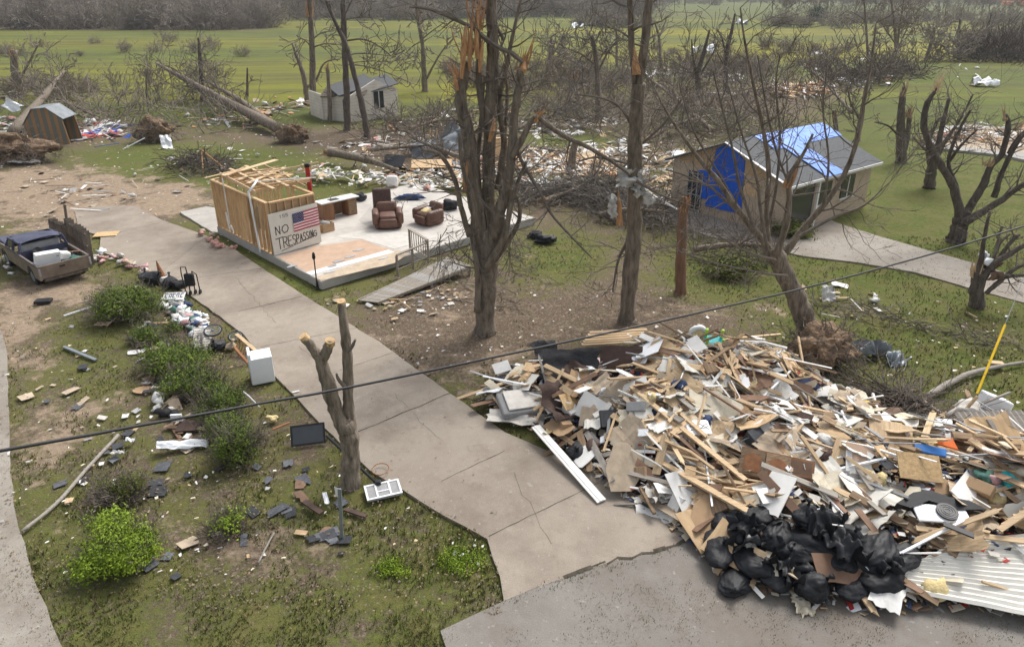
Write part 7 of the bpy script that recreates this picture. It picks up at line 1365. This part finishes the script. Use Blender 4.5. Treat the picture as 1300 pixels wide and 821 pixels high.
# middle ground wreckage behind the slab and at the neighbours
def wreck(pts, place, n_, sp, mix_, sc=1.0, z=.02, lumps=8):
    L = mix_
    n_ = int(n_ * 1.5); strew(pts, n_, L, sp, place, 'lumber', (.5 * sc, 1.2 * sc), 'lumber_board', 'board', PC, z + .05, .18); strew(pts, int(n_ * .9), L, sp, place, 'sheet', (.5 * sc, 1.3 * sc), 'torn_sheet', 'sheet', PC, z, .25)
    strew(pts, int(n_ * .9), L, sp, place, 'small', (.7 * sc, 1.6 * sc), 'broken_piece', 'broken piece', PC, z, .25); strew(pts, lumps, ['fluff', 'fluff', 'insul_pink', 'fluff'], sp, place, 'wad', (.6 * sc, 1.6 * sc), 'insulation', 'insulation', PC, z, .2)
wreck([(640, 212), (690, 205), (730, 210), (770, 218)], 'in the wreckage band behind the shattered tree', 70, (26, 6), ['lumber', 'lumber', 'white', 'tan', 'plywood', 'split_wood', 'drywall'], 1.2, lumps=14)
wreck([(500, 222), (560, 214), (600, 212), (640, 222)], 'heaped against the far edge of the slab', 60, (22, 7), ['lumber', 'plywood', 'white', 'drywall', 'brownboard', 'split_wood', 'roof_grey', 'white'], 1.1, lumps=20)
wreck([(400, 226), (440, 232), (500, 238), (560, 240), (620, 238)], 'scattered on the back of the slab', 45, (20, 5), ['white', 'drywall', 'white', 'greypanel', 'dkblue' if 0 else 'cream', 'lumber'], .8, .36, 26)
wreck([(640, 232), (690, 236), (720, 232)], 'along the edge of the brushwood heap', 22, (20, 4), ['white', 'drywall', 'white', 'lumber_old'], 1.0, lumps=26)
wreck([(800, 225), (840, 240), (870, 255), (830, 262)], 'between the tall tree and the tarped house', 22, (16, 8), ['lumber', 'plywood', 'white', 'brownboard', 'lumber_old'], 1.0, lumps=4)
wreck([(720, 196), (760, 190), (830, 198), (850, 215)], 'in the scatter beyond the brushwood heap', 34, (24, 5), ['white', 'lumber', 'tan', 'drywall', 'white_clean'], 1.2, lumps=8)
wreck([(90, 172), (120, 165), (150, 168)], 'in the coloured scrap right of the striped shed', 26, (14, 6), ['red', 'tarp_blue', 'white', 'red', 'white_clean', 'greypanel', 'drywall'], 1.3, lumps=5)
wreck([(10, 160), (20, 170)], 'beside the muddy root mass at the left edge', 8, (10, 6), ['white_clean', 'metal_blue', 'drywall'], 1.3, .4, 3)
wreck([(240, 150), (300, 152), (350, 140), (380, 132)], 'under the uprooted tree crowns', 24, (20, 6), ['white', 'tan', 'lumber', 'drywall', 'split_wood', 'greypanel'], 1.4, lumps=8)
wreck([(510, 160), (560, 165), (600, 150), (640, 150)], 'right of the ruined cottage', 26, (20, 8), ['white', 'tan', 'lumber', 'drywall', 'split_wood', 'brownboard'], 1.3, lumps=7)
wreck([(430, 182), (470, 186), (520, 178)], 'below the ruined cottage', 16, (20, 5), ['white', 'lumber', 'drywall', 'lumber_grey'], 1.0, lumps=4)
wreck([(680, 172), (720, 160), (790, 150)], 'strewn in the further thicket', 24, (24, 6), ['white', 'lumber', 'drywall', 'tan'], 1.4, lumps=6)
wreck([(800, 98), (860, 92), (900, 98), (960, 104)], 'in the far wreckage across the meadow edge', 50, (22, 4), ['white', 'white', 'drywall', 'white_clean', 'tan'], 2.4, lumps=10)
wreck([(985, 118), (1010, 114), (1035, 120)], 'in the tan wreckage pile above the tarped roof', 40, (10, 4), ['lumber', 'tan', 'plywood', 'white', 'split_wood'], 2.0, .3, 3)
wreck([(1060, 108), (1100, 108), (1140, 106)], 'in the pale scrap beside the meadow brush mound', 14, (14, 2), ['white', 'white_clean', 'tan'], 2.0, lumps=4)
wreck([(1195, 178), (1230, 170), (1260, 178), (1300, 182)], 'on the far concrete slab beyond the right lawn', 60, (16, 5), ['tan', 'lumber', 'white', 'drywall', 'split_wood', 'cardboard'], 1.2, .16, 3)
wreck([(200, 205), (290, 200), (330, 215), (240, 230)], 'on the grass behind the stud walls', 12, (30, 10), ['white', 'tan', 'drywall'], .6, lumps=6)
wreck([(30, 250), (90, 235), (160, 240), (60, 280)], 'on the dirt track behind the truck', 14, (28, 12), ['tan', 'greypanel', 'white', 'brownboard'], .7, lumps=2)
wreck([(1060, 372), (1100, 390), (1040, 400)], 'on the lawn beside the neighbour driveway', 3, (20, 10), ['white', 'lumber'], .6, lumps=2)
wreck([(900, 102), (1200, 100), (1000, 60)], 'scattered far out in the right meadow', 10, (60, 16), ['white', 'white_clean'], 2.4, lumps=4)
# ---------------------------------------------------------------- single things
# leaning tv
p = G(392, 566); t = thing('television', 'flat black television leaning against the sawn tree', 'television', p); T_ = frame(p + Vector((0, .02, .02)), Vector((.97, .22, .0)), Vector((.1, -.75, .5))); 
m_ = MB(); m_.prism([(-.42, .0), (.42, .0), (.42, .52), (-.42, .52)], .07, T_); m_.build('casing', 'black_plastic', t); m_ = MB(); m_.prism([(-.37, .05), (.37, .05), (.37, .47), (-.37, .47)], .006, T_ @ Matrix.Translation((0, 0, .071))); m_.build('screen', 'glass', t)
# basketball hoop lying down
p = G(487, 631); t = thing('basketball_hoop', 'toppled basketball hoop with a white framed clear backboard beside the sawn tree', 'basketball hoop', p)
q = [G(458, 617, .12), G(503, 608, .12), G(514, 625, .08), G(470, 636, .08)]
ux_ = ((q[1] - q[0]) + (q[2] - q[3])) / 2; wB = ux_.length; uy_ = ((q[0] - q[3]) + (q[1] - q[2])) / 2; hB = uy_.length; cB = sum(q, Vector()) / 4; T_ = frame(cB, ux_, Vector((0, 0, 1)))
m_ = MB(); m_.prism([(-wB / 2, -hB / 2), (wB / 2, -hB / 2), (wB / 2, hB / 2), (-wB / 2, hB / 2)], .04, T_ @ Matrix.Translation((0, 0, -.04))); bb = m_.build('backboard', 'greypanel', t)
def strip(x0, x1, y0, y1): m_ = MB(); m_.prism([(x0, y0), (x1, y0), (x1, y1), (x0, y1)], .016, T_ @ Matrix.Translation((0, 0, .002))); m_.build('board_line', 'white_clean', bb)
e = .045; strip(-wB / 2, wB / 2, -hB / 2, -hB / 2 + e); strip(-wB / 2, wB / 2, hB / 2 - e, hB / 2); strip(-wB / 2, -wB / 2 + e, -hB / 2 + e, hB / 2 - e); strip(wB / 2 - e, wB / 2, -hB / 2 + e, hB / 2 - e); strip(-.17, -.13, -hB / 2 + e, hB / 2 - e); strip(.13, .17, -hB / 2 + e, hB / 2 - e); strip(-.13, .13, -.06, -.03)
a, b_ = G(476, 611, .15), G(415, 553, .45); m_ = MB(); m_.tube([a, b_], .035, 8); m_.build('pole', 'black_plastic', t); m_ = MB(); c = G(483, 596, .1); m_.tube([c + Vector((cos(a_) * .2, sin(a_) * .22, .02)) for a_ in [i * 2 * pi / 20 for i in range(21)]], .012, 5); m_.build('rim', 'rust', t); m_ = MB(); m_.rbox(G(480, 612, .14), (.14, .12, .1), .02); m_.build('bracket', 'black_plastic', t)
# street sign from behind
p = G(434, 684); t = thing('sign_post', 'grey steel sign post with a white sign plate turned edge on', 'sign post', p); hp_ = A(431, 620, p.y + .02); m_ = MB(); m_.bar(p, hp_, .07, .03, up=Vector((0, 1, 0))); m_.build('post', 'galv', t)
z1 = hp_.z; T_ = frame(Vector((hp_.x, hp_.y + .03, z1 - .05)), Vector((-.6, .8, 0)), Vector((-.8, -.6, .0))); m_ = MB(); m_.prism([(0, 0), (.32, -.18), (.3, -.36), (0, -.3)], .006, Matrix.Translation((hp_.x - .02, hp_.y + .03, z1 - .02)) @ Matrix(((-.55, 0, .83, 0), (.83, 0, .55, 0), (0, 1, 0, 0), (0, 0, 0, 1)))); m_.build('sign_plate', 'white_clean', t)
for q in range(6): pass
# pieces on the front lawn
def gbar(name, label, cat, a, b_, w, h_, mt, z=.05): m_ = MB(); m_.bar(G(*a, z), G(*b_, z), w, h_); return tag(m_.build(name, mt), label, cat)
def gtube(name, label, cat, pts, r_, mt, z=.06): m_ = MB(); P = [G(a[0], a[1], z if len(a) < 3 else a[2]) for a in pts]; limb(m_, P, [r_] * len(P), 6, 4); return tag(m_.build(name, mt, smooth=True), label, cat)
gbar('white_pipe', 'thin white pipe lying below the truck tray', 'pipe', (81, 401), (130, 385), .05, .05, 'white_clean'); gbar('metal_bar', 'pale grey flat bar lying on the left front lawn', 'bar', (81, 440), (122, 457), .10, .05, 'galv')
gtube('downpipe', 'bent white downpipe piece on the bush beside the truck', 'pipe', [(136, 369, .5), (145, 380, .4), (157, 388, .2)], .03, 'white_clean')
m_ = MB(); m_.rbox(G(55, 382, .08), (.55, .34, .12), .03, RZ(.2)); tag(m_.build('plastic_tray', 'black_plastic'), 'black plastic tray on bare soil behind the truck', 'tray')
sheet('metal_flashing', 'crumpled white metal sheet on the front lawn under the cable', 'metal sheet', G(232, 566, .08), 1.15, .3, 'white_clean', 21, .16, 1.2, .25, .05, (.2, .2)); sheet('white_scrap', 'small white scrap on the lawn left of the crumpled metal sheet', 'scrap', G(165, 562, .05), .22, .16, 'white_clean', 22, .1)
sheet('white_scrap', 'torn white scraps at the dull olive bush', 'scrap', G(150, 578, .05), .3, .15, 'fluff', 23, .1); hero_ = None
m_ = MB(); m_.box(G(224, 530, .28), (.28, .06, .2), RZ(.1)); tag(m_.build('white_box', 'white_clean'), 'small white box on the maroon panel by the bush row', 'box')
m_ = MB(); m_.box(G(238, 540, .12), (.5, .4, .03), RZ(.1) @ Matrix.Rotation(.2, 3, 'X')); tag(m_.build('maroon_sheet', 'brown_cloth'), 'maroon corrugated panel by the bush row', 'panel')
gtube('fallen_pole', 'long weathered pole lying across the left lawn towards the bright bush', 'pole', [(28, 674), (70, 640), (110, 595), (150, 552)], .045, 'lumber_grey'); gtube('white_hose', 'white bent tube beside the dryer bush', 'tube', [(309, 497, .5), (316, 503, .4), (330, 517, .1)], .02, 'white_clean')
m_ = MB(); m_.prism([(.32 * cos(i * pi / 8), .2 * sin(i * pi / 8)) for i in range(16)], .02, Matrix.Translation(G(183, 495, .03))); tag(m_.build('round_board', 'cardboard'), 'oval brown board on the lawn left of the bush row', 'board')
for i, (x, y, w) in enumerate(((131, 411, .5), (61, 405, .18), (315, 706, .1), (382, 676, .26))): m_ = MB(); m_.prism(rough(w, w * .5, random.Random(i)), .02, Matrix.Translation(G(x, y, .04)) @ Matrix.Rotation(i, 4, 'Z')); tag(m_.build('wood_scrap', 'floor_tan' if i < 2 else 'plywood'), ['large tan board scrap below the truck bush', 'small tan scrap right of the black tray', 'tiny tan scrap at the bottom of the front lawn', 'tan triangular scrap left of the sign post'][i], 'board')
gbar('brown_gutter', 'dark brown gutter piece by the sign post', 'gutter', (438, 646), (465, 655), .1, .04, 'brown_cloth'); gbar('brown_gutter', 'dark curved gutter piece left of the sign post', 'gutter', (386, 636), (408, 651), .12, .04, 'brown_cloth', .12)
sheet('white_scrap', 'white curled strip on the brown gutter', 'scrap', G(414, 636, .1), .1, .4, 'white_clean', 26, .05, 1, .4); m_ = MB(); m_.blob(G(345, 531, .1), (.16, .1, .08), 2, .3); tag(m_.build('toy', 'insul_yellow', smooth=True), 'small yellow and purple toy beside the driveway grass', 'toy')
gbar('red_plank', 'split red brown stick right of the toy', 'stick', (346, 545), (368, 536), .05, .03, 'rust', .12); gtube('fallen_stick', 'bare curved branch at the bottom of the front lawn', 'branch', [(328, 714), (340, 690), (348, 676)], .02, 'lumber_grey')
gbar('white_board', 'small white board lying right of the dryer', 'board', (371, 498), (380, 496), .06, .02, 'white'); m_ = MB(); m_.box(G(135, 297, .06), (1.0, .7, .02), RZ(.2)); tag(m_.build('plywood_sheet', 'osb'), 'tan plywood sheet lying on the driveway behind the fence panels', 'sheet')
sheet('white_cloth', 'long white cloth strip lying on the dirt by the left root mass', 'cloth', G(31, 207, .1), 1.9, .4, 'fluff', 28, .15, 1.5, .1); sheet('metal_sheet', 'pale twisted metal sheet caught above the left root mass', 'metal sheet', A(16, 135, G(20, 195).y), 1.4, .7, 'white_clean', 29, .5, 1, -.6, 0, (.7, .4)); sheet('metal_sheet', 'grey metal sheet leaning on the second root ball', 'metal sheet', G(211, 180, .45), .75, 1.1, 'metal', 30, .1, 1, .5, 0, (.9, .2))
sheet('metal_scrap', 'crumpled grey galvanised metal scrap on the right lawn', 'metal scrap', G(1108, 445, .2), 1.1, .6, 'metal_blue', 34, .6, 1.2, -.4, 0, (.3, .3)); sheet('metal_scrap', 'folded end of galvanised metal beside the larger scrap on the right lawn', 'metal scrap', G(1138, 455, .12), .7, .5, 'galv', 35, .4, 1.4, .4, 0, (.2, .2))
gtube('wire_loop', 'pale wire loop hanging from the galvanised metal scrap', 'wire', [(1125, 450, .3), (1132, 468, .05), (1146, 470, .03), (1150, 460, .1), (1142, 446, .3)], .012, 'greypanel'); m_ = MB(); m_.box(G(1264, 462, .1), (.4, .2, .14), RZ(-.2)); tag(m_.build('wood_block', 'lumber'), 'short cut wood block beside the weathered pole', 'wood block')
gbar('lath', 'pale lath lying on the lawn by the split stump', 'lath', (1227, 396), (1240, 403), .06, .03, 'lumber'); gbar('lath', 'pale board lying below the white cloth on the right lawn', 'lath', (1041, 379), (1078, 378), .09, .04, 'lumber'); sheet('white_cloth', 'white torn cloth caught on stubs on the right lawn', 'cloth', G(1052, 372, .4), .5, .6, 'fluff', 36, .3, 1.3, 0, 0, (1.0, 0)); 
sheet('metal_scrap', 'dark folded roofing wrapped in the split stump limbs', 'metal scrap', A(1263, 343, G(1240, 388).y - .1), .6, .7, 'brownboard', 37, .5, 1, .2, 0, (1.0, .3)); sheet('metal_scrap', 'pale torn metal caught in the split stump', 'metal scrap', A(1252, 328, G(1240, 388).y), .4, .5, 'white_clean', 38, .3, 1, .5, 0, (1.1, .3))
Yt = G(796, 406).y
for i, (x, y, w, h_, lb) in enumerate(((800, 226, .75, .55, 'large white plastic rag caught on the tall tree'), (811, 238, .4, .5, 'lower white plastic rag hugging the tall tree trunk'), (778, 262, .28, .7, 'white plastic strip hanging left of the tall tree'), (823, 250, .3, .5, 'white plastic rag hanging right of the tall tree'))): sheet('plastic_rag', lb, 'plastic rag', A(x, y, Yt - .25), w, h_, 'fluff', 40 + i, .35, 1.6, .2 * i, 0, (1.3, .1 * i), torn=.6)
gbar('white_board', 'long white board right of the tall tree', 'board', (826, 246), (860, 266), .1, .05, 'white', .6)
m_ = MB(); m_.blob(G(693, 303, .2), (.5, .3, .22), 3, .3, 1.5, 3, crease=.4); tag(m_.build('black_bag', 'black_bag', smooth=True), 'shiny black bag on the grass at the right corner of the slab', 'bag'); m_ = MB(); m_.blob(G(680, 298, .15), (.35, .25, .2), 5, .3, 1.5, 3, crease=.4); tag(m_.build('black_bag', 'black_cloth', smooth=True), 'smaller black bag left of the shiny one by the slab', 'bag')
m_ = MB(); m_.blob(G(572, 260, SZ + .25), (.5, .35, .3), 7, .3, 1.5, 3, crease=.4); tag(m_.build('black_bag', 'black_cloth', smooth=True), 'dark green black bag heap on the right of the slab', 'bag'); m_ = MB(); m_.blob(G(520, 250, SZ + .15), (.8, .2, .16), 8, .3, 1.5, 3, crease=.4); tag(m_.build('clothes_bundle', 'dkblue', smooth=True), 'long dark blue clothes bundle behind the recliners', 'bundle')
m_ = MB(); m_.blob(G(458, 250, SZ + .2), (.35, .3, .25), 9, .3, 1.5, 3, crease=.4); tag(m_.build('black_bag', 'charcoal', smooth=True), 'charcoal bag near the cabinet on the slab', 'bag')
m_ = MB(); m_.rbox(G(498, 230, SZ + .35), (.7, .4, .7), .2); tag(m_.build('white_tub', 'white'), 'white rounded tub standing behind the slab recliners', 'tub'); m_ = MB(); m_.box(G(640, 190, .8), (1.6, .25, 1.6), RZ(.1)); tag(m_.build('plywood_wall', 'plywood'), 'plywood wall piece standing behind the shattered tree', 'wall piece')
m_ = MB(); m_.box(G(548, 208, .35), (2.6, 1.1, .06), RZ(.1) @ Matrix.Rotation(.25, 3, 'X')); tag(m_.build('plywood_sheet', 'plywood'), 'orange plywood roof deck tilted behind the slab', 'sheet'); m_ = MB(); m_.box(G(500, 204, .7), (1.5, .9, .06), RZ(-.4) @ Matrix.Rotation(.7, 3, 'X')); tag(m_.build('roof_sheet', 'charcoal'), 'charcoal roofing sheet standing on splintered boards behind the slab', 'roof sheet')
for a, b_, r_ in (((258, 220, 0), (256, 193, 1.6), .04), ((290, 218, 0), (256, 190, 1.7), .04)): m_ = MB(); m_.tube([G(a[0], a[1]), A(b_[0], b_[1], G(270, 215).y)], r_, 5); tag(m_.build('stripped_pole', 'split_wood'), 'pale stripped pole leaning up out of the small brushwood heap' if a[0] < 270 else 'second pale stripped pole leaning across the small brushwood heap', 'pole')
m_ = MB(); p = G(725, 218); limb(m_, [p, p + Vector((.05, 0, .8)), p + Vector((.15, 0, 1.6)), p + Vector((.3, 0, 2.0))], [.3, .24, .22, .18], 8, 4); tag(m_.build('tree_stump', 'bark', smooth=True), 'short curved stump standing in the wreckage behind the shattered tree', 'tree stump')
p = G(1249, 111); sheet('white_tarp', 'white tarp lying in the green right field', 'tarp', p + Vector((0, 0, .5)), 2.8, 1.6, 'white_clean', 50, .9, 1.2); gbar('board', 'brown board beside the white tarp in the right field', 'board', (1233, 110), (1243, 108), .5, .3, 'lumber_old')
for i, (x, y) in enumerate(((733, 33), (756, 31), (892, 65), (942, 29))): sheet('white_debris', ['white sheet blown to the far left of the meadow shrubs', 'white sheet beside the far meadow shrubs', 'white sheet lying in the yellow meadow', 'white strip lying on the far green field'][i], 'sheet', G(x, y, .6), 4, 2.6, 'white_clean', 60 + i, 1.6)
M['excavator'] = mat('excavator', (.75, .22, .06), .5, .1, 3, 0)
for x in (1278, 1298): p = G(x, 10); t = thing('far_machine', 'orange digger far off at the top right horizon' if x < 1290 else 'second orange digger at the very right of the horizon', 'digger', p); m_ = MB(); m_.rbox(p + Vector((0, 0, 3.2)), (7, 4, 3), .5); m_.build('body', 'excavator', t); m_ = MB(); limb(m_, [p + Vector((-2, 0, 4)), p + Vector((-5, 0, 7)), p + Vector((-8, 0, 4))], [.5, .5, .4], 6); m_.build('arm', 'excavator', t); m_ = MB(); m_.rbox(p + Vector((0, 0, .8)), (7, 4, 1.6), .5); m_.build('track', 'charcoal', t)
# ---------------------------------------------------------------- power cable and guy wire
def cablepts(off=0):
    K = [(-260, 612, 4.2), (0, 572, 5.0), (330, 512, 6.6), (500, 480, 7.6), (860, 403, 10.0), (1090, 348, 11.8), (1300, 287, 13.6), (1500, 220, 15.4)]
    return [A(x, y + off, Y) for x, y, Y in K]
m_ = MB(); P = cablepts(); limb(m_, P, [.0165, .0165, .0165, .0165, .017, .017, .018, .018], 6, 6, knob=0, rr=random.Random(0)); tag(m_.build('power_cable', 'wire', smooth=True), 'thick black cable sagging across the whole view in front', 'cable')
m_ = MB(); a, b_ = G(1237, 508), A(1276, 412, 18.2); m_.tube([a, a.lerp(b_, .08)], .012, 5); t = thing('guy_wire', 'thin guy wire with a yellow guard rising at the right edge', 'guy wire', a); m_.tube([b_, A(1300, 352, 19.6), A(1320, 300, 20.8)], .010, 5); m_.build('wire', 'galv', t); m_ = MB(); m_.tube([a.lerp(b_, .08), b_], .032, 8); m_.build('guard', 'yellow', t)

# past 300 of a kind in view, the smaller ones are kept as one mass
for nm in ('lumber_board', 'torn_sheet', 'broken_piece', 'plank', 'insulation', 'crumpled_scrap', 'trim_strip', 'garment', 'shingle_fragment'):
    L = [q for q in INST if q[0].name.split('.')[0] == nm]
    if len(L) <= 300: continue
    def seen(q):
        loc = q[4].translation; px, py = PX(loc.x, loc.y, loc.z); sz = max(q[0].dimensions) if max(q[0].dimensions) > 0 else .3
        return -1 if px < -10 or px > 1310 or py > 830 else sz / (loc.y + 1)
    L.sort(key=seen, reverse=True); m_ = MB(); mts = []
    for o, kind, i, mt, mx_ in L[300:]:
        if mt not in mts: mts.append(mt)
        P_ = PROT[kind][i]; m_.add([mx_ @ Vector(v) for v in P_.v], P_.f, mts.index(mt)); bpy.data.objects.remove(o)
    gone = {id(q) for q in L[300:]}; INST[:] = [q for q in INST if id(q) not in gone]
    tag(m_.build('scattered_' + nm, mts), f'the many smaller {nm.replace("_", " ")}s scattered through the wreckage', 'debris', kind='stuff')
# ---------------------------------------------------------------- the air
hm = bpy.data.materials.new('haze'); hm.use_nodes = True; n = hm.node_tree.nodes; l = hm.node_tree.links
for q in list(n): 
    if q.type == 'BSDF_PRINCIPLED': n.remove(q)
pv = n.new('ShaderNodeVolumePrincipled'); pv.inputs['Color'].default_value = (.82, .86, .92, 1); pv.inputs['Density'].default_value = .00022; pv.inputs['Anisotropy'].default_value = .2
l.new(pv.outputs[0], [q for q in n if q.type == 'OUTPUT_MATERIAL'][0].inputs['Volume']); M['haze'] = hm
m_ = MB(); m_.box((0, 900, 28), (3600, 2200, 62)); tag(m_.build('haze', 'haze'), 'faint grey blue air over the fields', 'haze', kind='stuff')
